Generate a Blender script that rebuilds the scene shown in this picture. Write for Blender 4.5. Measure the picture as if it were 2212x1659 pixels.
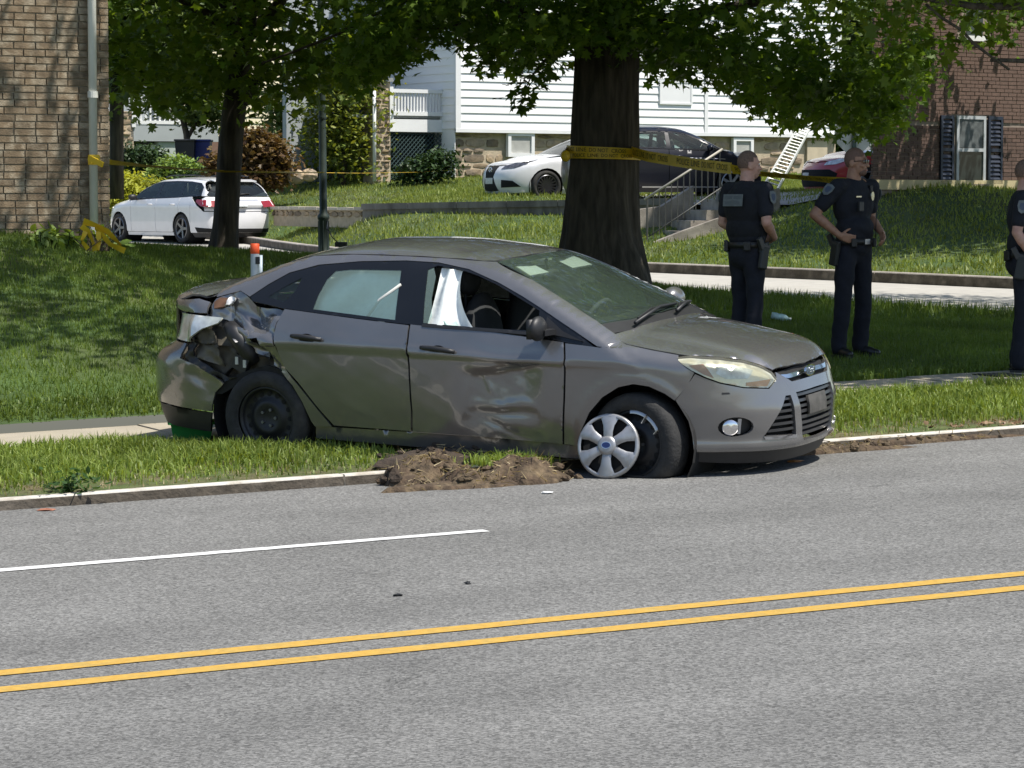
import bpy, bmesh, math, random
import numpy as np
from mathutils import Vector, Matrix, Euler
from mathutils.geometry import delaunay_2d_cdt
for o in list(bpy.data.objects): bpy.data.objects.remove(o)
SC = bpy.context.scene
COL = SC.collection
rad = math.radians
rng = np.random.default_rng(7)
random.seed(7)
# ------------------------------------------------------------------ camera, sky, sun, exposure
FZ, XC, YC = 6127.0, 1106.0, 829.5            # focal length and centre in 2212-px picture units
PIT = math.atan((YC - 430) / FZ)
CAMZ = 1.70
cam = bpy.data.cameras.new('camera'); cam.sensor_width = 36; cam.lens = FZ / 2212 * 36
cam.clip_start = .1; cam.clip_end = 2000
camo = bpy.data.objects.new('camera', cam); COL.objects.link(camo)
camo.location = (0, 0, CAMZ); camo.rotation_euler = (math.pi / 2 - PIT, 0, 0)
SC.camera = camo
SUN_EL, SUN_AZ = rad(63), math.atan2(.91, -.42)   # azimuth as x=sin, y=cos
SD = Vector((math.cos(SUN_EL) * math.sin(SUN_AZ), math.cos(SUN_EL) * math.cos(SUN_AZ), math.sin(SUN_EL)))
w = bpy.data.worlds.new('World'); SC.world = w; w.use_nodes = True
nt = w.node_tree; nt.nodes.clear()
sky = nt.nodes.new('ShaderNodeTexSky'); sky.sky_type = 'NISHITA'; sky.sun_disc = False
sky.sun_elevation = SUN_EL; sky.sun_rotation = SUN_AZ; sky.dust_density = 1.0; sky.ozone_density = 1.5
bg = nt.nodes.new('ShaderNodeBackground'); bg.inputs['Strength'].default_value = .11
wo = nt.nodes.new('ShaderNodeOutputWorld')
nt.links.new(sky.outputs[0], bg.inputs[0]); nt.links.new(bg.outputs[0], wo.inputs[0])
sun = bpy.data.lights.new('sun', 'SUN'); sun.energy = 4.6; sun.angle = rad(.55); sun.color = (1, .955, .88)
suno = bpy.data.objects.new('sun', sun); COL.objects.link(suno); suno.location = (10, -5, 30)
suno.rotation_euler = SD.to_track_quat('Z', 'Y').to_euler()
SC.view_settings.view_transform = 'Standard'; SC.view_settings.look = 'None'
SC.view_settings.gamma = 1; SC.view_settings.exposure = 0.5; SC.view_settings.use_curve_mapping = False
SC.cycles.max_bounces = 6; SC.cycles.transparent_max_bounces = 16
SC.cycles.use_denoising = True

# ------------------------------------------------------------------ geometry of the place
def rayd(x, y):
    c, s = math.cos(PIT), math.sin(PIT); u = (YC - y) / FZ
    return np.array([(x - XC) / FZ, c + u * s, -s + u * c])
def at(x, y, Y):
    d = rayd(x, y); k = Y / d[1]; return np.array([0, 0, CAMZ]) + d * k
def onsurf(x, y, f, Y0=30.0):
    Y = Y0; d = rayd(x, y)
    for _ in range(60):
        P = at(x, y, Y); z = f(P[0], P[1]); Yn = (z - CAMZ) / (d[2] / d[1]) if abs(d[2]) > 1e-6 else Y
        Y = .5 * Y + .5 * Yn
    return at(x, y, Y)
RC, RS = math.cos(rad(24.42)), math.sin(rad(24.42))   # direction of the main road
def zr(X, Y): return .027 * ((X - .76) * RC + (Y - 17.36) * RS)
_k = onsurf(1370, 1003, zr, 17.7)
KX, KY = _k[0], _k[1]
def uv(X, Y): return (X - KX) * RC + (Y - KY) * RS, -(X - KX) * RS + (Y - KY) * RC
def xy(u, v): return KX + u * RC - v * RS, KY + u * RS + v * RC
# wreck pose
CAR_ANG = (rad(-26.8226), rad(1.54348), rad(3.2086)); CAR_T = Vector((-1.21434, 19.31987, -1.69819 + CAMZ))
CAR_M = Matrix.Translation(CAR_T) @ (Matrix.Rotation(CAR_ANG[0], 4, 'Z') @ Matrix.Rotation(CAR_ANG[1], 4, 'Y') @ Matrix.Rotation(CAR_ANG[2], 4, 'X'))

# ------------------------------------------------------------------ object helpers
def mesh(name, V, F, mat=None, smooth=False):
    me = bpy.data.meshes.new(name); me.from_pydata([tuple(map(float, v)) for v in V], [], [tuple(int(i) for i in f) for f in F])
    if mat: me.materials.append(mat)
    if smooth: me.polygons.foreach_set('use_smooth', [True] * len(me.polygons))
    me.update(); return me
def npmesh(name, V, F, mat, smooth=False):
    """V (n,3) float, F (m,k) int, one polygon size"""
    V = np.ascontiguousarray(V, np.float32); F = np.ascontiguousarray(F, np.int32)
    me = bpy.data.meshes.new(name); me.vertices.add(len(V)); me.vertices.foreach_set('co', V.ravel())
    m, k = F.shape; me.loops.add(m * k); me.loops.foreach_set('vertex_index', F.ravel())
    me.polygons.add(m); me.polygons.foreach_set('loop_start', np.arange(0, m * k, k, dtype=np.int32))
    if smooth: me.polygons.foreach_set('use_smooth', np.ones(m, dtype=bool))
    me.update(calc_edges=True)
    if mat: me.materials.append(mat)
    return me
def link(name, me, parent=None, label=None, cat=None, group=None, kind=None, loc=None):
    o = bpy.data.objects.new(name, me); COL.objects.link(o)
    if parent is not None: o.parent = parent
    if loc is not None: o.location = loc
    return tag(o, label, cat, group, kind)
def tag(o, label=None, cat=None, group=None, kind=None):
    if label: o['label'] = label
    if cat: o['category'] = cat
    if group: o['group'] = group
    if kind: o['kind'] = kind
    return o
def thing(name, label, cat, loc=(0, 0, 0), rz=0, group=None, M=None):
    o = bpy.data.objects.new(name, None); COL.objects.link(o); o.empty_display_size = .2
    if M is not None: o.matrix_world = M
    else: o.location = loc; o.rotation_euler = (0, 0, rz)
    return tag(o, label, cat, group)
class MB:
    def __init__(s): s.V = []; s.F = []
    def add(s, V, F):
        n = len(s.V); s.V += [tuple(v) for v in V]; s.F += [tuple(i + n for i in f) for f in F]; return s
    def box(s, c, d, rz=0, M=None):
        x, y, z = d[0] / 2, d[1] / 2, d[2] / 2
        V = [Vector(v) for v in ((-x, -y, -z), (x, -y, -z), (x, y, -z), (-x, y, -z), (-x, -y, z), (x, -y, z), (x, y, z), (-x, y, z))]
        R = M if M is not None else Matrix.Rotation(rz, 3, 'Z')
        return s.add([Vector(c) + R @ v for v in V], [(0, 3, 2, 1), (4, 5, 6, 7), (0, 1, 5, 4), (1, 2, 6, 5), (2, 3, 7, 6), (3, 0, 4, 7)])
    def beam(s, a, b, w, h=None, up=(0, 0, 1)):
        a, b = Vector(a), Vector(b); d = (b - a); L = d.length; d.normalize(); h = h or w
        x = Vector(up).cross(d)
        if x.length < 1e-4: x = Vector((1, 0, 0))
        x.normalize(); z = d.cross(x); R = Matrix((d, x, z)).transposed()
        return s.box((a + b) / 2, (L, w, h), M=R)
    def tube(s, pts, r, n=8, cap=True, closed=False):
        pts = [Vector(p) for p in pts]; m = len(pts); rr = r if isinstance(r, (list, tuple, np.ndarray)) else [r] * m
        V = []; F = []; pu = None
        for i, p in enumerate(pts):
            t = (pts[(i + 1) % m] - pts[i - 1]) if closed else (pts[min(i + 1, m - 1)] - pts[max(i - 1, 0)])
            t.normalize()
            if pu is None:
                u = t.orthogonal().normalized()
            else:
                u = (pu - t * pu.dot(t)); u = u.normalized() if u.length > 1e-6 else t.orthogonal().normalized()
            pu = u; v = t.cross(u)
            for k in range(n):
                a = 2 * math.pi * k / n; V.append(p + (u * math.cos(a) + v * math.sin(a)) * rr[i])
        for i in range(m if closed else m - 1):
            j = (i + 1) % m
            for k in range(n): F.append((i * n + k, i * n + (k + 1) % n, j * n + (k + 1) % n, j * n + k))
        if cap and not closed: F += [tuple(range(n))[::-1], tuple((m - 1) * n + k for k in range(n))]
        return s.add(V, F)
    def lathe(s, prof, n=32, M=None, a0=0, a1=2 * math.pi, sq=None):
        """prof: (r, h); axis z of M"""
        full = abs(a1 - a0 - 2 * math.pi) < 1e-6; V = []; F = []; m = len(prof); c = n if full else n + 1
        M = M or Matrix.Identity(4)
        for k in range(c):
            a = a0 + (a1 - a0) * k / n
            for r, h in prof:
                p = Vector((r * math.cos(a), r * math.sin(a), h)); V.append(M @ p)
        for k in range(n):
            for i in range(m - 1):
                F.append((k * m + i, ((k + 1) % c) * m + i, ((k + 1) % c) * m + i + 1, k * m + i + 1))
        return s.add(V, F)
    def prism(s, poly, d, M=None):
        """poly: list of (x,y) ccw, extruded 0..d along z of M"""
        M = M or Matrix.Identity(4); n = len(poly)
        V = [M @ Vector((x, y, 0)) for x, y in poly] + [M @ Vector((x, y, d)) for x, y in poly]
        F = [tuple(range(n))[::-1], tuple(range(n, 2 * n))] + [(i, (i + 1) % n, n + (i + 1) % n, n + i) for i in range(n)]
        return s.add(V, F)
    def ball(s, c, r, n=12, m=8):
        r = Vector(r) if hasattr(r, '__len__') else Vector((r, r, r)); c = Vector(c); V = []; F = []
        for i in range(m + 1):
            t = math.pi * i / m
            for k in range(n):
                a = 2 * math.pi * k / n
                V.append(c + Vector((r.x * math.sin(t) * math.cos(a), r.y * math.sin(t) * math.sin(a), r.z * math.cos(t))))
        for i in range(m):
            for k in range(n): F.append((i * n + k, (i + 1) * n + k, (i + 1) * n + (k + 1) % n, i * n + (k + 1) % n))
        return s.add(V, F)
    def me(s, name, mat=None, smooth=False): return mesh(name, s.V, s.F, mat, smooth)
    def build(s, name, mat, parent=None, smooth=False, off=None, bevel=0, **k):
        if off is not None:
            o = Vector(off); s.V = [tuple(Vector(v) - o) for v in s.V]
        ob = link(name, s.me(name, mat, smooth), parent, **k)
        if bevel:
            b = ob.modifiers.new('b', 'BEVEL'); b.width = bevel; b.segments = 2; b.limit_method = 'ANGLE'; b.angle_limit = rad(40)
        return ob
def frame(P, ux, uz=(0, 0, 1)):
    """matrix with x=ux, z=normal (ux x up), y=up"""
    ux = Vector(ux).normalized(); up = Vector(uz).normalized(); n = ux.cross(up).normalized(); up = n.cross(ux)
    M = Matrix((ux, up, n)).transposed().to_4x4(); M.translation = Vector(P); return M
def text_me(name, s, mat, size=1.0, shear=0.0, ext=0.0):
    c = bpy.data.curves.new('lettering', 'FONT'); c.body = s; c.size = size; c.shear = shear; c.extrude = ext
    c.align_x = 'CENTER'; c.align_y = 'CENTER'; c.resolution_u = 2
    o = bpy.data.objects.new('lettering', c); COL.objects.link(o); dg = bpy.context.evaluated_depsgraph_get(); dg.update()
    me = bpy.data.meshes.new_from_object(o.evaluated_get(dg)); bpy.data.objects.remove(o); bpy.data.curves.remove(c)
    me.name = name; me.materials.clear(); me.materials.append(mat); return me
def baked(o):
    dg = bpy.context.evaluated_depsgraph_get(); dg.update()
    return bpy.data.meshes.new_from_object(o.evaluated_get(dg))

# ------------------------------------------------------------------ materials
MATS = {}
def N(nt, t, **k):
    n = nt.nodes.new(t)
    for a, b in k.items():
        if a in n.inputs: n.inputs[a].default_value = b
        else: setattr(n, a, b)
    return n
def pm(name, col, rough=.6, metal=0, var=.12, scale=6, bump=0, bscale=60, coat=0, spec=.5, var2=None, v2=.0, s2=2.0, obj=False, detail=4, island=0, objrand=0, alpha=1, stretch=None):
    """principled material: base colour with noise variation, a second tint in patches, fine relief"""
    if name in MATS: return MATS[name]
    m = bpy.data.materials.new(name); m.use_nodes = True; nt = m.node_tree; b = nt.nodes['Principled BSDF']; L = nt.links.new
    b.inputs['Roughness'].default_value = rough; b.inputs['Metallic'].default_value = metal; b.inputs['Specular IOR Level'].default_value = spec
    if coat: b.inputs['Coat Weight'].default_value = coat; b.inputs['Coat Roughness'].default_value = .04
    tc = N(nt, 'ShaderNodeTexCoord'); co = tc.outputs['Object']
    if not obj:
        g = N(nt, 'ShaderNodeNewGeometry'); co = g.outputs['Position']
    if stretch:
        mp = N(nt, 'ShaderNodeMapping'); mp.inputs['Scale'].default_value = stretch; L(co, mp.inputs[0]); co = mp.outputs[0]
    n = N(nt, 'ShaderNodeTexNoise', Scale=scale, Detail=detail); L(co, n.inputs['Vector'])
    mr = N(nt, 'ShaderNodeMapRange'); mr.inputs['From Min'].default_value = .3; mr.inputs['From Max'].default_value = .7
    mr.inputs['To Min'].default_value = 1 - var; mr.inputs['To Max'].default_value = 1 + var; L(n.outputs[0], mr.inputs[0])
    src = None
    if var2:
        n2 = N(nt, 'ShaderNodeTexNoise', Scale=s2, Detail=5.0); L(co, n2.inputs['Vector'])
        r2 = N(nt, 'ShaderNodeMapRange'); r2.inputs['From Min'].default_value = .45; r2.inputs['From Max'].default_value = .65; r2.inputs['To Max'].default_value = v2
        L(n2.outputs[0], r2.inputs[0])
        mx = N(nt, 'ShaderNodeMix', data_type='RGBA'); mx.inputs[6].default_value = (*col, 1); mx.inputs[7].default_value = (*var2, 1)
        L(r2.outputs[0], mx.inputs[0]); src = mx.outputs[2]
    mul = N(nt, 'ShaderNodeVectorMath', operation='SCALE')
    if src: L(src, mul.inputs[0])
    else: mul.inputs[0].default_value = col
    fac = mr.outputs[0]
    if island or objrand:
        if island: rn = N(nt, 'ShaderNodeNewGeometry').outputs['Random Per Island']; amt = island
        else: rn = N(nt, 'ShaderNodeObjectInfo').outputs['Random']; amt = objrand
        r3 = N(nt, 'ShaderNodeMapRange'); r3.inputs['To Min'].default_value = 1 - amt; r3.inputs['To Max'].default_value = 1 + amt; L(rn, r3.inputs[0])
        mm = N(nt, 'ShaderNodeMath', operation='MULTIPLY'); L(fac, mm.inputs[0]); L(r3.outputs[0], mm.inputs[1]); fac = mm.outputs[0]
    L(fac, mul.inputs['Scale']); L(mul.outputs[0], b.inputs['Base Color'])
    if bump:
        nb = N(nt, 'ShaderNodeTexNoise', Scale=bscale, Detail=6.0); L(co, nb.inputs['Vector'])
        bp = N(nt, 'ShaderNodeBump', Strength=bump, Distance=.02); L(nb.outputs[0], bp.inputs['Height']); L(bp.outputs[0], b.inputs['Normal'])
    MATS[name] = m; return m
def leafm(name, col, col2, trans=.35, rough=.5, island=.35, tip=None):
    """leaf: diffuse + translucent, each leaf its own tint"""
    if name in MATS: return MATS[name]
    m = bpy.data.materials.new(name); m.use_nodes = True; nt = m.node_tree; nt.nodes.clear(); L = nt.links.new
    g = N(nt, 'ShaderNodeNewGeometry')
    mx = N(nt, 'ShaderNodeMix', data_type='RGBA'); mx.inputs[6].default_value = (*col, 1); mx.inputs[7].default_value = (*col2, 1); L(g.outputs['Random Per Island'], mx.inputs[0])
    n = N(nt, 'ShaderNodeTexNoise', Scale=.9, Detail=3.0); L(g.outputs['Position'], n.inputs['Vector'])
    mr = N(nt, 'ShaderNodeMapRange'); mr.inputs['From Min'].default_value = .3; mr.inputs['From Max'].default_value = .7; mr.inputs['To Min'].default_value = .72; mr.inputs['To Max'].default_value = 1.28; L(n.outputs[0], mr.inputs[0])
    sc = N(nt, 'ShaderNodeVectorMath', operation='SCALE'); L(mx.outputs[2], sc.inputs[0]); L(mr.outputs[0], sc.inputs['Scale'])
    d = N(nt, 'ShaderNodeBsdfPrincipled', Roughness=rough); d.inputs['Specular IOR Level'].default_value = .35; L(sc.outputs[0], d.inputs['Base Color'])
    t = N(nt, 'ShaderNodeBsdfTranslucent')
    s2 = N(nt, 'ShaderNodeVectorMath', operation='MULTIPLY'); s2.inputs[1].default_value = (1.5, 1.35, .5); L(sc.outputs[0], s2.inputs[0]); L(s2.outputs[0], t.inputs[0])
    ms = N(nt, 'ShaderNodeMixShader'); ms.inputs[0].default_value = trans; L(d.outputs[0], ms.inputs[1]); L(t.outputs[0], ms.inputs[2])
    o = N(nt, 'ShaderNodeOutputMaterial'); L(ms.outputs[0], o.inputs[0]); MATS[name] = m; return m
def glassm(name, tint, refl=1.0, rough=.02, body=.0, bodycol=(.02, .03, .03)):
    """thin tinted glass sheet: tinted see-through plus mirror by fresnel, a little milky body"""
    if name in MATS: return MATS[name]
    m = bpy.data.materials.new(name); m.use_nodes = True; nt = m.node_tree; nt.nodes.clear(); L = nt.links.new
    t = N(nt, 'ShaderNodeBsdfTransparent'); t.inputs[0].default_value = (*tint, 1)
    d = N(nt, 'ShaderNodeBsdfDiffuse'); d.inputs[0].default_value = (*bodycol, 1)
    m0 = N(nt, 'ShaderNodeMixShader'); m0.inputs[0].default_value = body; L(t.outputs[0], m0.inputs[1]); L(d.outputs[0], m0.inputs[2])
    g = N(nt, 'ShaderNodeBsdfGlossy', Roughness=rough); g.inputs[0].default_value = (refl, refl, refl, 1)
    f = N(nt, 'ShaderNodeFresnel', IOR=1.5); ms = N(nt, 'ShaderNodeMixShader'); L(f.outputs[0], ms.inputs[0]); L(m0.outputs[0], ms.inputs[1]); L(g.outputs[0], ms.inputs[2])
    o = N(nt, 'ShaderNodeOutputMaterial'); L(ms.outputs[0], o.inputs[0]); MATS[name] = m; return m
# ------------------------------------------------------------------ ground
_cp = [at(*p) for p in ((1840,770,24.9),(1840,650,34.7),(2212,690,30.6),(1420,605,39.8),(2212,632,38.8),(1840,614,41.6),(1395,592,44.6),
  (1300,612,34.2),(483,543,36.8),(280,535,38.8),(240,525,27.2),(0,528,25.8),(395,530,62.8),(268,522,65.1),(600,527,64),(780,468,57),(1220,464,53.5),
  (1180,439,56.5),(1400,441,54),(1300,421,62),(1500,419,62),(1000,377,71.5),(800,382,72),(1810,372,79),(640,458,66),(50,527,30),(60,529,34),(150,532,31),(280,537,32),(480,549,32),(600,562,33),(280,560,28.5),(480,590,28.5),(60,600,24.3),(200,600,24.5),(60,700,22.8),(200,700,22.8),(400,620,27),(280,540,47),(400,548,47),(600,566,46),(280,536,55),(480,540,55),(700,560,50),(900,568,50),(700,552,57),(700,490,60),(1000,490,53.5),(1200,510,50),(340,350,82),(1900,405,49.8),(2212,417,52),(2000,500,46.5),(1480,522,50),(1000,418,64),(900,418,63))]
_cp += [np.array(p, float) for p in ((-40,30,1.6),(-40,90,2.8),(0,125,3.4),(40,100,3.2),(45,50,2.2),(30,27,1.0),(-20,45,1.2),(-9,24.5,1.25))]
for u in range(-36, 43, 6):
    X, Y = xy(u, 3.6); _cp.append(np.array((X, Y, zr(X, Y) + .135)))
_cp = np.array(_cp)
def _phi(r2): return .5 * r2 * np.log(r2 + 1e-9)
_n = len(_cp); _A = np.zeros((_n + 3, _n + 3)); _d2 = ((_cp[:, None, :2] - _cp[None, :, :2]) ** 2).sum(-1)
_A[:_n, :_n] = _phi(_d2) + np.eye(_n) * .5; _A[:_n, _n] = 1; _A[:_n, _n + 1:] = _cp[:, :2]; _A[_n, :_n] = 1; _A[_n + 1:, :_n] = _cp[:, :2].T
_w = np.linalg.solve(_A, np.r_[_cp[:, 2], 0, 0, 0])
def zt0(X, Y):
    X = np.asarray(X, float); Y = np.asarray(Y, float); sh = X.shape; x = X.ravel(); y = Y.ravel(); z = np.zeros(len(x))
    for i in range(0, len(x), 20000):
        a, b = x[i:i + 20000], y[i:i + 20000]
        r2 = (a[:, None] - _cp[:, 0]) ** 2 + (b[:, None] - _cp[:, 1]) ** 2
        z[i:i + 20000] = _phi(r2) @ _w[:_n] + _w[_n] + _w[_n + 1] * a + _w[_n + 2] * b
    z = np.clip(z, -3, 4.5).reshape(sh)
    return z if sh else float(z)
_N = [at(2212,690,30.6), at(1840,650,34.7), at(1420,605,39.8)]; _N = np.array([(14, 19.5), (9.4, 25.0)] + [p[:2] for p in _N] + [(-2.2, 43.5), (-6, 48.0), (-9, 54.5), (-11.5, 61), (-16, 71), (-24, 86)])
_K = [at(2212,632,38.8), at(1840,614,41.6), at(1395,592,44.6)]; _K = np.array([(18, 27.0), (12, 33.2)] + [p[:2] for p in _K] + [(-2.1, 50), (-4.5, 57), (-6.0, 63.6), (-9, 70.6), (-14, 80), (-22, 94)])
def resamp(P, n):
    P = np.array(P, float); d = np.r_[0, np.cumsum(np.linalg.norm(np.diff(P, axis=0), axis=1))]; t = np.linspace(0, d[-1], n)
    k = np.ones(9) / 9; Q = np.stack([np.interp(t, d, P[:, i]) for i in range(P.shape[1])], -1)
    Qp = np.pad(Q, ((4, 4), (0, 0)), mode='edge'); S = np.stack([np.convolve(Qp[:, i], k, 'valid') for i in range(P.shape[1])], -1); return S
SN, SK = resamp(_N, 120), resamp(_K, 120)
def XN(Y): return np.interp(Y, SN[:, 1], SN[:, 0])
def XK(Y): return np.interp(Y, SK[:, 1], SK[:, 0])
def zt(X, Y):
    """lawn and banks beyond the pavement, levelled where the side street runs"""
    z = zt0(X, Y); X = np.asarray(X, float); Y = np.asarray(Y, float)
    zs = np.interp(Y, [25, 30, 38.7, 45, 52, 62, 70, 80, 94], [.42, .44, .43, .52, .58, .67, .8, 1.0, 1.3])
    d = np.maximum(np.maximum(XN(Y) - X, X - XK(Y)), 0); d = np.where(X > XK(Y), d * 2.6, d); t = np.clip(1 - d / 2.6, 0, 1); t = t * t * (3 - 2 * t)
    z = z * (1 - t) + zs * t
    return z if np.ndim(z) else float(z)
V_SW0, V_SW1 = 2.37, 3.6
def zv(X, Y):
    """verge between kerb and pavement"""
    u, v = uv(X, Y); t = np.clip((v - .13) / (V_SW0 - .13), 0, 1)
    return zr(X, Y) + .06 + .06 * t + .03 * np.sin(t * math.pi) + .012 * np.sin(u * 2.3) * np.sin(v * 3.1 + u)
def ground(X, Y):
    u, v = uv(X, Y)
    if v < 0: return zr(X, Y)
    if v < V_SW0: return float(zv(X, Y))
    if v < V_SW1: return zr(X, Y) + .125
    return zt(X, Y)
def gridmesh(name, us, vs, zf, mat, tf=None):
    U, Vv = np.meshgrid(us, vs); X, Y = xy(U, Vv) if tf is None else tf(U, Vv)
    Z = zf(X, Y); nu, nv = len(us), len(vs)
    idx = np.arange(nu * nv).reshape(nv, nu)
    F = np.stack([idx[:-1, :-1], idx[:-1, 1:], idx[1:, 1:], idx[1:, :-1]], -1).reshape(-1, 4)
    return npmesh(name, np.stack([X, Y, Z], -1).reshape(-1, 3), F, mat, True)

def asphalt_mat():
    m = bpy.data.materials.new('asphalt'); m.use_nodes = True; nt = m.node_tree; b = nt.nodes['Principled BSDF']; L = nt.links.new
    b.inputs['Roughness'].default_value = .85; b.inputs['Specular IOR Level'].default_value = .3
    g = N(nt, 'ShaderNodeNewGeometry'); co = g.outputs['Position']
    v = N(nt, 'ShaderNodeTexVoronoi', Scale=95.0); L(co, v.inputs['Vector'])
    sx = N(nt, 'ShaderNodeSeparateColor'); L(v.outputs['Color'], sx.inputs[0])
    n1 = N(nt, 'ShaderNodeTexNoise', Scale=45.0, Detail=6.0, Roughness=.75); L(co, n1.inputs['Vector'])
    n2 = N(nt, 'ShaderNodeTexNoise', Scale=.8, Detail=6.0); L(co, n2.inputs['Vector'])
    # tyre-wear bands along the road
    mp = N(nt, 'ShaderNodeMapping'); mp.inputs['Rotation'].default_value = (0, 0, -rad(24.42)); L(co, mp.inputs[0])
    mp2 = N(nt, 'ShaderNodeMapping'); mp2.inputs['Scale'].default_value = (.05, 1.1, 1); L(mp.outputs[0], mp2.inputs[0])
    n3 = N(nt, 'ShaderNodeTexNoise', Scale=1.3, Detail=4.0); L(mp2.outputs[0], n3.inputs['Vector'])
    def mr(s, a, bb, c, d):
        r = N(nt, 'ShaderNodeMapRange'); r.inputs[1].default_value = a; r.inputs[2].default_value = bb; r.inputs[3].default_value = c; r.inputs[4].default_value = d; L(s, r.inputs[0]); return r.outputs[0]
    def mul(a, c):
        k = N(nt, 'ShaderNodeMath', operation='MULTIPLY'); L(a, k.inputs[0]); L(c, k.inputs[1]); return k.outputs[0]
    f = mul(mr(sx.outputs[0], 0, 1, .55, 1.45), mr(n1.outputs[0], .3, .7, .72, 1.28)); f = mul(f, mr(n2.outputs[0], .3, .7, .88, 1.1)); f = mul(f, mr(n3.outputs[0], .3, .7, .9, 1.1))
    nw = N(nt, 'ShaderNodeTexNoise', Scale=3.0, Detail=5.0); L(co, nw.inputs['Vector'])
    ad = N(nt, 'ShaderNodeMix', data_type='RGBA'); ad.blend_type = 'LINEAR_LIGHT'; ad.inputs[0].default_value = .25; L(co, ad.inputs[6]); L(nw.outputs['Color'], ad.inputs[7])
    ck = N(nt, 'ShaderNodeTexVoronoi', Scale=.42); ck.feature = 'DISTANCE_TO_EDGE'; L(ad.outputs[2], ck.inputs['Vector'])
    nm_ = N(nt, 'ShaderNodeTexNoise', Scale=.35, Detail=2.0); L(co, nm_.inputs['Vector'])
    cw = N(nt, 'ShaderNodeMath', operation='MULTIPLY'); L(mr(nm_.outputs[0], .55, .66, 0, .004), cw.inputs[0]); cw.inputs[1].default_value = 1.0
    cl = N(nt, 'ShaderNodeMath', operation='LESS_THAN'); L(ck.outputs['Distance'], cl.inputs[0]); L(cw.outputs[0], cl.inputs[1])
    f = mul(f, mr(cl.outputs[0], 0, 1, 1, .72))
    st = N(nt, 'ShaderNodeTexNoise', Scale=1.6, Detail=7.0, Roughness=.7); L(co, st.inputs['Vector']); f = mul(f, mr(st.outputs[0], .62, .72, 1, .8))
    s = N(nt, 'ShaderNodeVectorMath', operation='SCALE'); s.inputs[0].default_value = (.150, .148, .141); L(f, s.inputs['Scale']); L(s.outputs[0], b.inputs['Base Color'])
    bp = N(nt, 'ShaderNodeBump', Strength=.6, Distance=.006); L(n1.outputs[0], bp.inputs['Height']); L(bp.outputs[0], b.inputs['Normal'])
    return m
M_asph = asphalt_mat()
M_soil = pm('lawn_soil', (.042, .075, .016), .95, var=.3, scale=1.6, bump=.5, bscale=30, var2=(.075, .085, .025), v2=.7, s2=.7)
M_vsoil = pm('verge_soil', (.06, .085, .02), .95, var=.3, scale=9, bump=.7, bscale=50, var2=(.13, .10, .055), v2=.8, s2=4)
M_conc = pm('pavement_concrete', (.36, .32, .25), .85, var=.12, scale=3, bump=.25, bscale=90, var2=(.34, .30, .22), v2=.7, s2=6)
M_kerb = pm('kerb_concrete', (.56, .53, .47), .85, var=.15, scale=9, bump=.3, bscale=70, var2=(.33, .28, .21), v2=.6, s2=7, objrand=.08)
M_street = pm('pale_street_concrete', (.40, .38, .34), .85, var=.1, scale=5, bump=.15, bscale=60, var2=(.38, .36, .32), v2=.6, s2=.6)
M_yel = pm('road_paint_yellow', (.50, .30, .055), .6, var=.12, scale=30, bump=.15, bscale=80, var2=(.42, .29, .08), v2=.75, s2=14)
M_wht = pm('road_paint_white', (.74, .74, .72), .6, var=.1, scale=30, bump=.15, bscale=80, var2=(.4, .4, .39), v2=.7, s2=14)

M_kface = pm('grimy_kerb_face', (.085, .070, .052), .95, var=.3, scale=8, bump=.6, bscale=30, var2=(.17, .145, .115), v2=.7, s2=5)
us = np.r_[-400, -200, -100, np.arange(-45, 45.1, 1.0), 100, 200, 400]
link('road', gridmesh('road', us, np.r_[np.arange(-13.4, 0.01, .67)], lambda X, Y: zr(X, Y), M_asph), kind='structure')
link('near_verge', gridmesh('near_verge', us, np.r_[-300, -100, -50, -30, -20, -13.4], lambda X, Y: np.clip(zr(X, Y), -3, 3) + .12, M_vsoil), kind='structure')
link('verge', gridmesh('verge', np.arange(-45, 45.1, .15), np.r_[np.arange(.13, V_SW0 + .01, .14), V_SW0 + .03], zv, M_vsoil), kind='structure')
def zlawn(X, Y):
    r = np.hypot(X, Y - 40); t = np.clip((r - 70) / 60, 0, 1); return zt(X, Y) * (1 - t) + 3.0 * t
link('lawn', gridmesh('lawn', np.r_[-400, -200, -100, np.arange(-46, 46.1, .4), 100, 200, 400], np.r_[3.57, np.arange(3.8, 66, .4), 75, 90, 120, 200, 400], zlawn, M_soil), kind='structure')

# road markings, 4 mm above the road
def stripe(name, v0, wd, u0, u1, mat, label):
    us = np.arange(u0, u1 + .01, .25); r = np.random.default_rng(int(abs(v0) * 1000)); V = []; F = []
    for i, u in enumerate(us):
        for s in (-1, 1):
            X, Y = xy(u, v0 + s * wd / 2 + r.normal(0, .0025)); V.append((X, Y, zr(X, Y) + .004))
    F = [(2 * i, 2 * i + 2, 2 * i + 3, 2 * i + 1) for i in range(len(us) - 1)]
    link(name, mesh(name, V, F, mat), kind='structure', label=label)
def vof(x, y): P = onsurf(x, y, zr, 12); return uv(P[0], P[1])
for yy in (1347.5, 1381.0):
    stripe('yellow_centre_line', vof(1106, yy)[1], .118, -30, 40, M_yel, 'solid yellow centre line painted on the grey road')
_u1, _v1 = vof(1050, 1147)
stripe('white_lane_line', _v1, .1, _u1 - 9, _u1, M_wht, 'white lane line dash on the far lane of the road')

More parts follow.
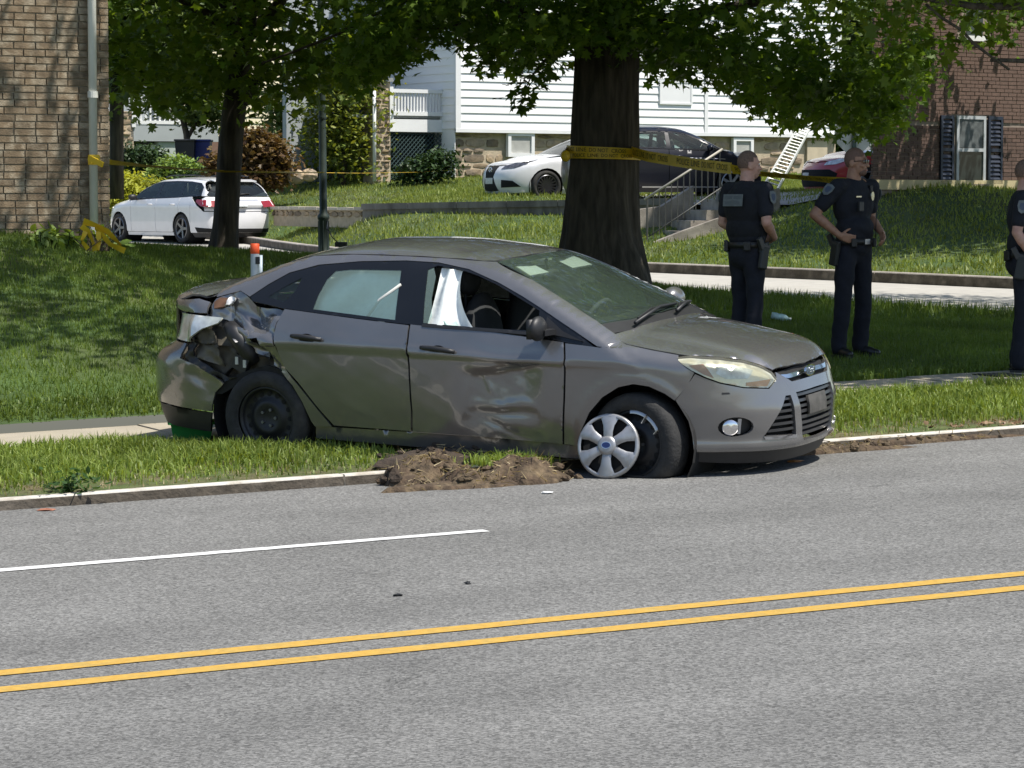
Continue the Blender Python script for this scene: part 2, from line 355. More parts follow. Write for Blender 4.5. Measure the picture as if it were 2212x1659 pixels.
# kerb of the main road: stone after stone
kt = thing('kerb', 'pale concrete kerb with dirty face between grey road and grass verge', 'kerb', (KX, KY, 0))
tag(kt, kind='structure')
def kerb_stone(P0, P1, n, hgt, wd, parent, mat, name='kerb_stone', r=.02):
    a = np.array(P0); b = np.array(P1); d = (b - a); L = np.linalg.norm(d); d = d / L; nn = np.array((n[0], n[1], 0)); up = np.array((0, 0, 1.))
    prof = [(0, -.12), (0.012, hgt - r), (0.012 + r * .4, hgt - r * .3), (0.012 + r, hgt), (wd, hgt - .002), (wd, -.12)]
    jit = (hash(name) % 7) * 0
    V = []; F = []
    for p in (a + d * .006, b - d * .006):
        for v, z in prof: V.append(p + nn * v + up * z)
    m = len(prof)
    for i in range(m - 1): F.append((i, i + m, i + 1 + m, i + 1))
    F += [tuple(range(m)), tuple(range(2 * m - 1, m - 1, -1))]
    o = parent.location
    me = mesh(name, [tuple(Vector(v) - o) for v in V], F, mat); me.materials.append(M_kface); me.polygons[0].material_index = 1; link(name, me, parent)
_uj = uv(*onsurf(742, 1048, zr, 16.8)[:2])[0]
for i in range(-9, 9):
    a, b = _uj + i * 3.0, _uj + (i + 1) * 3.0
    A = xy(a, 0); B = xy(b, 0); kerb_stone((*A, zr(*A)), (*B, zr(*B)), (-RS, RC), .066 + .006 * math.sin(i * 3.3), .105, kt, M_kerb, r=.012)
# pavement slabs
pv = thing('pavement', 'buff concrete pavement slabs behind the grass verge', 'pavement', (KX, KY, 0)); tag(pv, kind='structure')
for i in range(-22, 26):
    a, b = i * 1.3 + .4, (i + 1) * 1.3 + .4; m = MB(); V = []
    dz = .004 * math.sin(i * 2.7)
    for (u, v) in ((a + .006, V_SW0), (b - .006, V_SW0), (b - .006, V_SW1), (a + .006, V_SW1)):
        X, Y = xy(u, v); V.append((X - KX, Y - KY, zr(X, Y) + .125 + dz))
    V = [(x, y, z - .12) for x, y, z in V] + V
    m.add(V, [(4, 5, 6, 7), (0, 1, 5, 4), (1, 2, 6, 5), (2, 3, 7, 6), (3, 0, 4, 7)]).build('slab', M_conc, pv)
# side street
_T = np.linspace(0, 1, 9); _S = SN[:, None] * (1 - _T[None, :, None]) + SK[:, None] * _T[None, :, None]
_Z = zt(_S[..., 0], _S[..., 1]) + .03; _i = np.arange(120 * 9).reshape(120, 9)
link('side_street', npmesh('side_street', np.concatenate([_S, _Z[..., None]], -1).reshape(-1, 3), np.stack([_i[:-1, :-1], _i[:-1, 1:], _i[1:, 1:], _i[1:, :-1]], -1).reshape(-1, 4), M_street, True), kind='structure')
kf = thing('far_kerb', 'grey concrete kerb on far side of the pale side street', 'kerb', (SK[30, 0], SK[30, 1], 0)); tag(kf, kind='structure')
M_kerb2 = pm('far_kerb_concrete', (.36, .32, .28), .85, var=.15, scale=4, bump=.3, bscale=40, var2=(.22, .19, .16), v2=.6, s2=3, objrand=.1)
_dk = np.r_[0, np.cumsum(np.linalg.norm(np.diff(SK, axis=0), axis=1))]
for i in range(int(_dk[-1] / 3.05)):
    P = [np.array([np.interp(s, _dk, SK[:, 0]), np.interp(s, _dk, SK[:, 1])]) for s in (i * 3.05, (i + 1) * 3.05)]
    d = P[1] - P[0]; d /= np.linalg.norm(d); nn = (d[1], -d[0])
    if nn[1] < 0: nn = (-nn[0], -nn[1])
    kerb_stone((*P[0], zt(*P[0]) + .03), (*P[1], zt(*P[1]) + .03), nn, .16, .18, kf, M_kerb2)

# ------------------------------------------------------------------ grass
def blades(name, X, Y, Z, h, wd, mat, lean=.45, seg=1, label=None, flat=0):
    n = len(X); r = np.random.default_rng(len(name) * 7 + n)
    a = r.uniform(0, 2 * np.pi, n); b = r.uniform(0, 2 * np.pi, n); h = np.broadcast_to(h, (n,)) * r.uniform(.55, 1.25, n); wd = np.broadcast_to(wd, (n,)) * r.uniform(.7, 1.3, n)
    P = np.stack([X, Y, Z - .01], -1); s = np.stack([np.cos(a), np.sin(a), 0 * a], -1) * wd[:, None] * .5
    ln = np.abs(r.normal(0, lean, n)); tp = np.stack([np.cos(b) * ln, np.sin(b) * ln, np.ones(n)], -1); tp /= np.linalg.norm(tp, axis=1, keepdims=True)
    if seg == 1:
        V = np.stack([P - s, P + s, P + tp * h[:, None]], 1).reshape(-1, 3); F = np.arange(3 * n).reshape(n, 3)
    else:
        md = P + (tp * .35 + np.array((0, 0, .65))) * (h * .6)[:, None] * .95; tip = P + tp * h[:, None] * 1.0 + np.stack([np.cos(b), np.sin(b), -.35 * np.ones(n)], -1) * (h * ln * .5)[:, None]
        V = np.stack([P - s, P + s, md - s * .75, md + s * .75, tip], 1).reshape(-1, 3); k = np.arange(n)[:, None] * 5
        F = np.concatenate([k + np.array((0, 1, 3)), k + np.array((0, 3, 2)), k + np.array((2, 3, 4))], 0)
    return link(name, npmesh(name, V, F, mat), label=label, cat='grass', kind='stuff')
M_gr = leafm('verge_grass', (.13, .20, .030), (.25, .31, .07), trans=.35)
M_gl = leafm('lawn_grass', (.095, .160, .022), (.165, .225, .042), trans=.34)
M_gb = leafm('bank_grass', (.16, .22, .035), (.27, .31, .07), trans=.3)
M_dry = leafm('dry_grass', (.27, .21, .11), (.38, .31, .18), trans=.2)
def uvscatter(n, u0, u1, v0, v1, dens=None):
    u = rng.uniform(u0, u1, n); v = rng.uniform(v0, v1, n)
    if dens is not None:
        k = rng.uniform(0, 1, n) < dens(u, v); u, v = u[k], v[k]
    return u, v
def cheapnoise(X, Y, s=1.0, k=0):
    return .5 + .5 * (np.sin(X * 1.7 * s + 1.3 + k) * np.sin(Y * 2.3 * s + .7 + 2 * k) + .6 * np.sin(X * 4.1 * s - Y * 3.3 * s + k) * np.sin(Y * 5.2 * s + X + k)) / 1.6
_car_u, _car_v = uv(.76, 17.36)
def carclear(u, v):
    """no blades through the wrecked car's underbody or in the scraped soil by its sill"""
    X, Y = xy(u, v); c, s = math.cos(CAR_ANG[0]), math.sin(CAR_ANG[0]); dx, dy = X - CAR_T.x, Y - CAR_T.y
    lx, ly = dx * c + dy * s, -dx * s + dy * c
    under = (lx > -.95) & (lx < 3.4) & (np.abs(ly) < .82)
    scr = (lx > 1.1) & (lx < 2.6) & (ly > -1.45 + .0 * lx) & (ly < -.6)
    return under, scr
_u, _v = uvscatter(90000, -6.2, 7.0, .16, V_SW0 + .02)
_un, _sc = carclear(_u, _v); _X, _Y = xy(_u, _v)
_q = cheapnoise(_X, _Y, 2.0)
_edge = np.clip((_v - .16) / .55, 0.08, 1)
_right = (_u > 2.2) & (_v < .25 + .10 * (_u - 2.2))
_keep = ~_un & ~(_sc & (rng.uniform(0, 1, len(_u)) > .12)) & (rng.uniform(0, 1, len(_u)) < _edge * (.55 + .45 * _q)) & ~_right
_u, _v, _X, _Y, _q, _edge = (a[_keep] for a in (_u, _v, _X, _Y, _q, _edge))
blades('verge_grass', _X, _Y, zv(_X, _Y), .05 + .075 * _q * (.4 + .6 * _edge), .011, M_gr, .55, 2, 'tall sunlit green grass growing on the roadside verge')
_u, _v = uvscatter(9000, -6.2, 7.0, .14, .75, lambda u, v: .9 - v); _un, _sc = carclear(_u, _v); _u, _v = _u[~_un], _v[~_un]; _X, _Y = xy(_u, _v)
blades('dry_grass', _X, _Y, zv(_X, _Y), .045, .009, M_dry, 1.3, 1, 'dry straw coloured grass lying along the kerb edge')
# lawn (shaded), thinner with distance
def lawnpts(n, x0, x1, y0, y1, near=True):
    X = rng.uniform(x0, x1, n); Y = rng.uniform(y0, y1, n); u, v = uv(X, Y)
    f = np.abs(X) < Y * .19 + .6
    st = (X > XN(Y) - .05) & (X < XK(Y) + .22)
    k = (v > 3.63) & f & ~st & ((X < XN(Y)) if near else (X > XK(Y)))
    return X[k], Y[k]
_X, _Y = lawnpts(260000, -6, 6, 19, 30)
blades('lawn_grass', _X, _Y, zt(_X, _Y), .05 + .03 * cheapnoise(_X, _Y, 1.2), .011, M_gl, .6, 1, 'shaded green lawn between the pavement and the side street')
_u, _v = uvscatter(9000, -7, 8, 3.58, 4.1); _X, _Y = xy(_u, _v)
blades('lawn_edge_grass', _X, _Y, np.maximum(zt(_X, _Y), zr(_X, _Y) + .13), .085, .012, M_gl, 1.0, 2, 'grass hanging over the back edge of the pavement')
_X, _Y = lawnpts(220000, -9, 7.5, 30, 56)
_f = (XN(_Y) - _X) < .7
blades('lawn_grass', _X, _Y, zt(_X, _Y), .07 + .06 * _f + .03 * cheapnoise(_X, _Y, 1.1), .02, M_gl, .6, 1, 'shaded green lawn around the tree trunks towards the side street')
_X, _Y = lawnpts(330000, -14, 15, 31, 74, near=False)
blades('bank_grass', _X, _Y, zt(_X, _Y), .07 + .09 * cheapnoise(_X, _Y, .8) ** 2, .028, M_gb, .7, 1, 'sunlit grass bank beyond the side street')
# ------------------------------------------------------------------ buildings
class Wall:
    """a vertical wall plane: s along, z up"""
    def __init__(s, P, yaw):
        s.P = np.array(P, float)[:2]; s.d = np.array((math.cos(yaw), math.sin(yaw))); s.n = np.array((s.d[1], -s.d[0])); s.yaw = yaw
    def hit(s, x, y):
        r = rayd(x, y); k = (s.P @ s.n) / (r[:2] @ s.n); p = r * k + np.array((0, 0, CAMZ)); return (p[:2] - s.P) @ s.d, p[2]
    def p(s, a, z, out=0): q = s.P + s.d * a + s.n * out; return Vector((q[0], q[1], z))
    def local(s, a, z, out=0): q = s.d * a + s.n * out; return Vector((q[0], q[1], z))
    def box(s, m, a0, a1, z0, z1, o0, o1):
        V = [s.local(a, z, o) for z in (z0, z1) for (a, o) in ((a0, o0), (a1, o0), (a1, o1), (a0, o1))]
        # o1 > o0: outward
        return m.add(V, [(0, 1, 2, 3), (7, 6, 5, 4), (0, 4, 5, 1), (1, 5, 6, 2), (2, 6, 7, 3), (3, 7, 4, 0)])
M_mort = pm('pale_mortar', (.37, .325, .24), .95, var=.15, scale=9, bump=.4, bscale=60)
M_brk = pm('tan_brick', (.195, .142, .088), .9, var=.28, scale=14, bump=.35, bscale=70, var2=(.31, .265, .195), v2=.7, s2=7, objrand=.28)
M_brk2 = pm('red_brick', (.112, .070, .054), .9, var=.15, scale=12, bump=.3, bscale=60, objrand=.2)
M_mort2 = pm('brick_mortar', (.27, .22, .18), .95, var=.12, scale=9)
M_wpaint = pm('white_paint', (.78, .78, .77), .55, var=.03, scale=3)
M_siding = pm('white_siding', (.84, .84, .83), .5, var=.025, scale=2, bump=.05, bscale=30, stretch=(1, 1, 6))
M_cream = pm('cream_siding', (.74, .66, .46), .55, var=.04, scale=2)
M_grey = pm('grey_siding', (.36, .385, .39), .6, var=.06, scale=2)
M_stone = pm('field_stone', (.27, .215, .155), .9, var=.25, scale=7, bump=.5, bscale=22, var2=(.36, .255, .14), v2=.7, s2=2.2, objrand=.42)
M_smort = pm('stone_mortar', (.46, .38, .27), .95, var=.15, scale=8, bump=.4, bscale=40)
M_dark = pm('dark_opening', (.012, .014, .016), .8, var=.1)
M_green_l = pm('dark_green_lattice', (.05, .085, .085), .6, var=.1)
M_win = pm('window_glass', (.022, .030, .028), .08, var=.2, scale=2, spec=.45)
M_blind = pm('window_blind', (.42, .42, .39), .7, var=.2, scale=3)
M_pvc = pm('pipe_paint', (.70, .70, .64), .5, var=.1, scale=5, bump=.05, stretch=(1, 1, .4))
M_shut = pm('navy_shutter', (.018, .024, .042), .5, var=.1)
M_roof = pm('roof_shingle', (.09, .085, .08), .9, var=.2, scale=9)

def bricks(W, a0, a1, z0, z1, L, H, gap, parent, mat, base_z, maxn=300, head=.08, skip=None, stuffname='brick', out=.012, seed=3):
    """running bond brick by brick; those past maxn are joined"""
    r = random.Random(seed); protos = []
    def protomesh(l):
        m = MB(); W.box(m, 0, l, 0, H - gap, -.05, out); b = .006
        return m.me('brick', mat)
    full, half = protomesh(L - gap), protomesh(L / 2 - gap)
    rows = int((z1 - z0) / H); cnt = 0; rest = MB()
    for k in range(rows):
        a = a0 - (L / 2 if k % 2 else 0) - r.uniform(0, .02); z = z0 + k * H
        while a < a1 - .03:
            hd = r.random() < head; l = L / 2 if hd else L
            e = a + l
            if e > a0 + .04 and not (skip and skip(a, e, z, z + H)):
                aa, ee = max(a, a0), min(e, a1); jit = r.uniform(-.004, .004)
                if ee - aa > .03:
                    if cnt < maxn:
                        me = (half if hd else full) if (aa == a and ee == e) else None
                        if me is None:
                            m = MB(); W.box(m, 0, ee - aa - gap, 0, H - gap, -.05, out); me = m.me('brick', mat)
                        o = link('brick', me, parent); o.location = W.local(aa, z - base_z, jit); cnt += 1
                    else:
                        W.box(rest, aa, ee - gap, z - base_z, z - base_z + H - gap, -.05, out + jit)
            a = e
    if rest.V: rest.build(stuffname, mat, parent, kind='stuff')
    return cnt

# --- left brick building
YAW_L = rad(28)
P = at(240, 525, 27.2); LB = Wall(P, YAW_L); zb = P[2] - .25
lb = thing('brick_building', 'tan weathered brick building with pale mortar behind a white downpipe', 'building', (*P[:2], zb))
m = MB(); LB.box(m, -9, -.012, 0, 7.5, -8, -.012); m.build('mortar_wall', M_mort, lb)
bricks(LB, -2.1, -.0, zb + .12, zb + .12 + .0677 * 40, .212, .0677, .013, lb, M_brk, zb, 300, .10)
bricks(LB, -9, -2.1, zb + .12, zb + 7, .212, .0677, .013, lb, M_brk, zb, 0, .10, stuffname='brick', seed=5)
bricks(LB, -2.1, -.0, zb + .12 + .0677 * 40, zb + 7, .212, .0677, .013, lb, M_brk, zb, 0, .10, stuffname='brick', seed=6)
m = MB(); LB.box(m, -9.3, .3, 7.5, 7.8, -8.3, .4); m.build('roof', M_roof, lb)
# downpipe on that wall (a top-level thing: it is a fitting one can lift off)
a, z1_ = LB.hit(196, 480); _, z0_ = LB.hit(195, 478)
dp = thing('downpipe', 'white painted downpipe fixed to the tan brick wall', 'pipe', tuple(LB.p(a, z0_, .09)))
MB().tube([(0, 0, -.05), (0, 0, 5.5)], .041, 14).build('pipe', M_pvc, dp, True)
for z in (1.2, 3.6): MB().lathe([(.042, -.03), (.05, -.03), (.05, .03), (.042, .03)], 14, Matrix.Translation((0, 0, z))).build('pipe_clamp', M_pvc, dp)
MB().tube([(0, 0, -.05), (0, 0, -.12), (.02, -.06, -.2)], .044, 12).build('elbow', M_pvc, dp, True)

# --- white house
YAW_W = rad(33)
P = at(985, 283, 70.0); WH = Wall(P, YAW_W); zs = P[2]           # zs: bottom of the siding
zg = at(1000, 376, 70.3)[2] - .3
wh = thing('white_house', 'white clapboard house on a stone base behind the big oak', 'house', (*P[:2], zg))
W2 = WH.hit(1812, 300)[0]
m = MB(); WH.box(m, .02, W2, zs - zg, 9, -9, -.03); m.build('wall', M_siding, wh)
bh = .195
jx = WH.hit(1524, 250)[0]; jx0 = .0
def board(parent, mat, W, a0, a1, z, bh, out=.0, name='siding_board', zg=0):
    m = MB(); V = [W.local(a, zz - zg, o) for a in (a0, a1) for (zz, o) in ((z + bh + .01, .0 + out), (z, .028 + out), (z, -.02 + out), (z + bh + .01, -.02 + out))]
    m.add(V, [(0, 1, 5, 4), (1, 2, 6, 5), (0, 3, 2, 1), (4, 5, 6, 7)]); return m.build(name, mat, parent)
wx0, wz0 = WH.hit(1120, 138); wx1, wz1 = WH.hit(1150, 95)
for k in range(32):
    z = zs + .06 + k * bh
    for a0, a1 in ((.12, jx - .06), (jx + .06, W2 - .1)):
        board(wh, M_siding, WH, a0, a1, z, bh, zg=zg)
for a0, a1 in ((-.03, .12), (jx - .055, jx + .055), (W2 - .1, W2 + .03)):
    m = MB(); WH.box(m, a0, a1, zs - zg, 9, -.05, .045); m.build('corner_board', M_wpaint, wh)
m = MB(); WH.box(m, -.03, W2 + .03, zs - zg - .03, zs - zg + .06, -.05, .05); m.build('sill_board', M_wpaint, wh)
m = MB(); WH.box(m, .05, W2, 0, zs - zg - .031, -8.9, -.14); m.build('foundation_wall', M_smort, wh)
M_roofp = m = MB(); WH.box(m, -.4, W2 + .4, 9, 9.3, -9.3, .5); m.build('roof', M_roof, wh)
def window(parent, W, a0, a1, z0, z1, zg, out=.03, blind=True, fr=.075, sill=True):
    w_ = thing('window', None, None); w_.parent = parent
    bpy.data.objects.remove(w_)
    m = MB(); W.box(m, a0, a1, z0 - zg, z1 - zg, out - .06, out - .01); g = m.build('window', M_blind if blind else M_win, parent)
    f = MB()
    for b in ((a0 - fr, a0, z0 - fr, z1 + fr), (a1, a1 + fr, z0 - fr, z1 + fr), (a0, a1, z1, z1 + fr), (a0, a1, z0 - fr, z0)):
        W.box(f, b[0], b[1], b[2] - zg, b[3] - zg, out - .08, out + .035)
    f.build('frame', M_wpaint, g)
    return g
wa0, wz0 = WH.hit(1120, 137); wa1, wz1 = WH.hit(1153, 96)
g = window(wh, WH, wa0, wa1, wz0, wz1 + .6, zg, .05, True, .1)
# vinyl panel (blank framed square)
pa0, pz0 = WH.hit(1426, 221); pa1, pz1 = WH.hit(1490, 180)
m = MB(); WH.box(m, pa0, pa1, pz0 - zg, pz1 - zg, .0, .05); m.build('wall_panel', M_wpaint, wh)
f = MB()
for b in ((pa0 - .05, pa0, pz0 - .05, pz1 + .05), (pa1, pa1 + .05, pz0 - .05, pz1 + .05), (pa0, pa1, pz1, pz1 + .05), (pa0, pa1, pz0 - .05, pz0)): WH.box(f, b[0], b[1], b[2] - zg, b[3] - zg, 0, .065)
f.build('panel_frame', M_wpaint, wh)
# basement windows
for (x0, y0, x1, y1) in ((1104, 331, 1148, 291), (1590, 352, 1622, 305)):
    a0, z0 = WH.hit(x0, y0); a1, z1 = WH.hit(x1, y1); window(wh, WH, a0, a1, z0, min(z1, zs - .1), zg, -.02, True, .09)
# field stones of the base, one by one
def stones(W, a0, a1, z0, z1, zg, parent, mat, out=-.14, size=.34, seed=1, skip=None, name='stone', maxn=300):
    r = random.Random(seed); z = z0; cnt = 0
    while z < z1 - .05:
        h = min(r.uniform(.5, .95) * size * .6, z1 - z)
        a = a0 - r.uniform(0, size * .5)
        while a < a1:
            l = r.uniform(.6, 1.7) * size; b = min(a + l, a1)
            s = max(a, a0)
            if b - s > .08 and not (skip and skip(s, b, z, z + h)):
                g = .022; d = r.uniform(.015, .05); q = lambda: r.uniform(-.03, .03)
                lo = [(s + g + abs(q()), z + g + abs(q())), (s + (b - s) * .5 + q(), z + g * r.uniform(.3, 1)), (b - g - abs(q()), z + g + abs(q())), (b - g * .6, z + h * .5 + q() * .6), (b - g - abs(q()), z + h - g - abs(q())), (s + (b - s) * .5 + q(), z + h - g * .4), (s + g + abs(q()), z + h - g - abs(q())), (s + g * .5, z + h * .5 + q() * .6)]
                ca, cz = (s + b) / 2, z + h / 2
                V = [W.local(x, y - zg, out - .03) for x, y in lo] + [W.local(ca + (x - ca) * .92, cz + (y - cz) * .9 - zg, out + d * r.uniform(.7, 1)) for x, y in lo] + [W.local(ca, cz - zg, out + d * 1.25)]
                F = [(i, (i + 1) % 8, 8 + (i + 1) % 8, 8 + i) for i in range(8)] + [(8 + i, 8 + (i + 1) % 8, 16) for i in range(8)]
                link(name, mesh(name, V, F, mat), parent); cnt += 1
            a = b
        z += h
    return cnt
bw = [(WH.hit(1104, 331)[0] - .1, WH.hit(1148, 291)[0] + .1, WH.hit(1104, 331)[1] - .1), (WH.hit(1590, 352)[0] - .1, WH.hit(1622, 305)[0] + .1, WH.hit(1590, 352)[1] - .1)]
ob = (WH.hit(1745, 350)[0], WH.hit(1792, 350)[0])
skipw = lambda s, b, z0, z1: any(b > x0 and s < x1 and z1 > zz for x0, x1, zz in bw) or (b > ob[0] and s < ob[1])
stones(WH, .05, W2, zg + .1, zs - .06, zg, wh, M_stone, skip=skipw, size=.42)
m = MB(); WH.box(m, ob[0] + .03, ob[1] - .03, 0.05, zs - zg - .12, -.14, -.06); m.build('parged_patch', pm('parging', (.50, .42, .30), .9, var=.1, scale=4), wh)
# side wall and porch to the left
sd = WH.n * -1                                                    # going back from the gable wall
SWp = WH.P; D1 = .62
m = MB()
SW = Wall(WH.P, YAW_W + math.pi / 2)                               # along the left flank, normal to the right... out = -n
for k in range(32):
    z = zs + .06 + k * bh; V = [WH.local(o, zz - zg, -a) for a in (.05, D1 + 2.4) for (zz, o) in ((z + bh + .008, -.0), (z, -.025), (z, .02), (z + bh + .008, .02))]
    m2 = MB().add(V, [(0, 1, 5, 4), (1, 2, 6, 5), (4, 5, 6, 7)]); m2.build('siding_board', M_siding, wh)
m = MB(); WH.box(m, .0, .02, -.1, 9, -D1 - 2.6, -.06); m.build('side_wall', M_siding, wh)
# porch along a line set back D1
PW = Wall(WH.P - WH.n * D1, YAW_W)
off = Vector((*(-WH.n * D1), 0))
def pbox(m, a0, a1, z0, z1, o0, o1):
    V0 = len(m.V); PW.box(m, a0, a1, z0, z1, o0, o1); m.V[V0:] = [tuple(Vector(v) + off) for v in m.V[V0:]]; return m
pL = PW.hit(845, 240)[0]; pR = PW.hit(959, 240)[0]; zr_t = PW.hit(900, 193)[1]; zr_b = PW.hit(900, 250)[1]; zf0 = PW.hit(900, 285)[1]; zf1 = PW.hit(900, 258)[1]
pbox(MB(), pL, pR, zr_t - zg - .09, zr_t - zg, -.1, .02).build('hand_rail', M_wpaint, wh)
pbox(MB(), pL, pR, zr_b - zg, zr_b - zg + .1, -.09, .01).build('bottom_rail', M_wpaint, wh)
nb = 17
for i in range(nb):
    a = pL + (i + .6) * (pR - pL) / nb; pbox(MB(), a - .02, a + .02, zr_b - zg + .1, zr_t - zg - .09, -.06, -.02).build('baluster', M_wpaint, wh)
pbox(MB(), pL - .05, pL + .05, zf0 - zg, zr_t - zg + .05, -.1, .03).build('porch_post', M_wpaint, wh)
pbox(MB(), pL, pR, zf0 - zg, zf1 - zg, -.1, .0).build('deck_fascia', M_wpaint, wh)
pbox(MB(), pL - 1, pR, zf1 - zg + .03, zf1 - zg + .1, -2.6, -.11).build('deck', M_grey, wh)
pbox(MB(), pL - 1.5, pR + .1, 0, 9, -2.8, -2.6).build('back_wall', M_grey, wh)
ba = PW.hit(885, 180)[0]; pbox(MB(), ba - .5, ba + .25, zf1 - zg + .1, zf1 - zg + 2.2, -2.6, -2.56).build('porch_door', M_dark, wh)
# lattice: two layers of slats
zl1 = zf0 - .02; zl0 = zg + .15
pbox(MB(), pL, pR, 0.1, zl1 - zg, -.5, -.4).build('crawl_space', M_dark, wh)
for sgn, oo in ((1, -.06), (-1, -.085)):
    for i in range(-9, 22):
        a = pL + i * .115; b = a + (zl1 - zl0); za, zb_ = (zl0, zl1) if sgn > 0 else (zl1, zl0)
        t0 = max(0, (pL - a) / (b - a)); t1 = min(1, (pR - a) / (b - a))
        if t1 - t0 < .05: continue
        A = PW.local(a + (b - a) * t0, za + (zb_ - za) * t0 - zg, oo) + off; B = PW.local(a + (b - a) * t1, za + (zb_ - za) * t1 - zg, oo) + off
        MB().beam(A, B, .01, .03, up=(PW.n[0], PW.n[1], 0)).build('lattice_slat', M_green_l, wh)
# downspout at the corner, stone pier with white pole
a = PW.hit(964, 240)[0]; zt_ = PW.hit(964, 150)[1]; zb2 = PW.hit(964, 368)[1]
pbox(MB(), a - .04, a + .04, zb2 - zg, 8.6, -.0, .08).build('downspout', M_wpaint, wh)
pa0, pa1 = PW.hit(806, 240)[0], PW.hit(844, 240)[0]; zp1 = PW.hit(825, 176)[1]
PP = Wall(PW.P + PW.d * pa0, YAW_W); zpg = at(820, 384, 70)[2] - .15
pier = thing('stone_pier', 'brown field stone porch pier left of the white porch railing', 'pier', (*PP.P, zpg))
m = MB(); PP.box(m, 0, pa1 - pa0, 0, zp1 - zpg, -.5, -.02); m.build('pier_core', M_smort, pier)
stones(PP, 0, pa1 - pa0, zpg + .02, zp1, zpg, pier, M_stone, out=-.02, size=.26, seed=4)
m = MB(); PP.box(m, -.06, pa1 - pa0 + .05, zp1 - zpg, zp1 - zpg + .09, -.55, .05); m.build('pier_cap', pm('grey_stone_cap', (.3, .31, .3), .8), pier)
Q = at(809, 383, 69.2); pole = thing('white_pole', 'thin white pole standing before the brown stone pier', 'pole', tuple(Q))
MB().tube([(0, 0, -.1), (0, 0, at(808, 178, 69.2)[2] - Q[2])], .045, 10).build('shaft', M_wpaint, pole, True)
MB().ball((0, 0, at(808, 176, 69.2)[2] - Q[2]), .07, 10, 6).build('cap', M_wpaint, pole, True)

# --- right brick house
YAW_R = rad(36)
P = at(1885, 402, 49.0); RB = Wall(P, YAW_R); zg2 = P[2] - .2
rb = thing('red_brick_house', 'dark red brick house in shade with navy shutters', 'house', (*P[:2], zg2))
V = []
for z in (0, 8):
    for q in (RB.local(.012, z, -.012), RB.local(14, z, -.012), RB.local(14, z, -9), Vector((2.6, 10.5, z))): V.append((q[0], q[1], z))
MB().add(V, [(0, 3, 2, 1), (4, 5, 6, 7), (0, 1, 5, 4), (1, 2, 6, 5), (2, 3, 7, 6), (3, 0, 4, 7)]).build('mortar_wall', M_mort2, rb)
sa0, sz0 = RB.hit(2028, 397); sa1, sz1 = RB.hit(2163, 252)
wxa, wxb = RB.hit(2065, 330)[0], RB.hit(2128, 330)[0]
ua0, uz0 = RB.hit(2088, 77); ua1, uz1 = RB.hit(2124, 30)
sk = lambda a, e, z0, z1: (e > wxa - .06 and a < wxb + .06 and z1 > sz0 - .05 and z0 < sz1 + .02) or (e > ua0 - .1 and a < ua1 + .1 and z1 > uz0 - .05)
zz = zg2 + .32
bricks(RB, 0, 4.4, zz, zz + .0677 * 15, .212, .0677, .012, rb, M_brk2, zg2, 300, .04, skip=sk, seed=8)
bricks(RB, 0, 4.4, zz + .0677 * 15, zz + 6, .212, .0677, .012, rb, M_brk2, zg2, 0, .04, skip=sk, seed=9)
bricks(RB, 4.4, 14, zz, zz + 6, .212, .0677, .012, rb, M_brk2, zg2, 0, .04, seed=10)
m = MB(); RB.box(m, -.02, 14, .14, .31, -.05, .05); m.build('plinth', pm('plinth_paint', (.50, .42, .24), .8, var=.1), rb)
m = MB(); RB.box(m, wxa, wxb, sz0 - zg2, sz1 - zg2, -.15, -.004); win = m.build('window', M_win, rb)
f = MB(); mid = (sz0 + sz1) / 2 - .0
for b in ((wxa, wxa + .06, sz0, sz1), (wxb - .06, wxb, sz0, sz1), (wxa + .06, wxb - .06, sz1 - .06, sz1), (wxa + .06, wxb - .06, sz0, sz0 + .06), (wxa + .06, wxb - .06, mid - .03, mid + .03)): RB.box(f, b[0], b[1], b[2] - zg2, b[3] - zg2, -.02, .022)
f.build('frame', pm('grey_frame', (.42, .44, .45), .5), win)
# tied curtain behind the upper pane
m = MB(); V = []
for i in range(9):
    for j in range(5):
        t = i / 8; V.append(RB.local(wxa + .07 + (wxb - wxa - .14) * t, mid + .04 + (sz1 - mid - .1) * j / 4 - zg2, .004 + .004 * math.sin(t * 17 + j * .7)))
m.add(V, [(i * 5 + j, i * 5 + j + 5, i * 5 + j + 6, i * 5 + j + 1) for i in range(8) for j in range(4)]); m.build('curtain', pm('net_curtain', (.10, .11, .11), .6, var=.35, scale=9), win)
m = MB(); RB.box(m, wxa - .05, wxb + .05, sz0 - .09 - zg2, sz0 - zg2, -.05, .07); m.build('sill', pm('stone_sill', (.25, .2, .16), .8), win)
for a0, a1 in ((sa0, wxa - .09), (wxb + .04, sa1)):
    f = MB()
    for b in ((a0, a0 + .05, sz0, sz1), (a1 - .05, a1, sz0, sz1), (a0 + .05, a1 - .05, sz1 - .06, sz1), (a0 + .05, a1 - .05, sz0, sz0 + .06), (a0 + .05, a1 - .05, mid - .03, mid + .03)): RB.box(f, b[0], b[1], b[2] - zg2, b[3] - zg2, .013, .05)
    sh = f.build('shutter', M_shut, rb)
    for k in range(14):
        z = sz0 + .07 + k * (sz1 - sz0 - .14) / 14
        if abs(z + .03 - mid) < .05: continue
        V = [RB.local(a, zq - zg2, o) for a in (a0 + .05, a1 - .05) for zq, o in ((z, .045), (z + .055, .02), (z + .065, .022), (z + .01, .048))]
        MB().add(V, [(0, 3, 7, 4), (3, 2, 6, 7), (2, 1, 5, 6), (1, 0, 4, 5)]).build('louvre', M_shut, sh)
m = MB(); RB.box(m, ua0, ua1, uz0 - zg2, uz1 - zg2 + .8, -.15, -.002); w2 = m.build('window', M_win, rb)
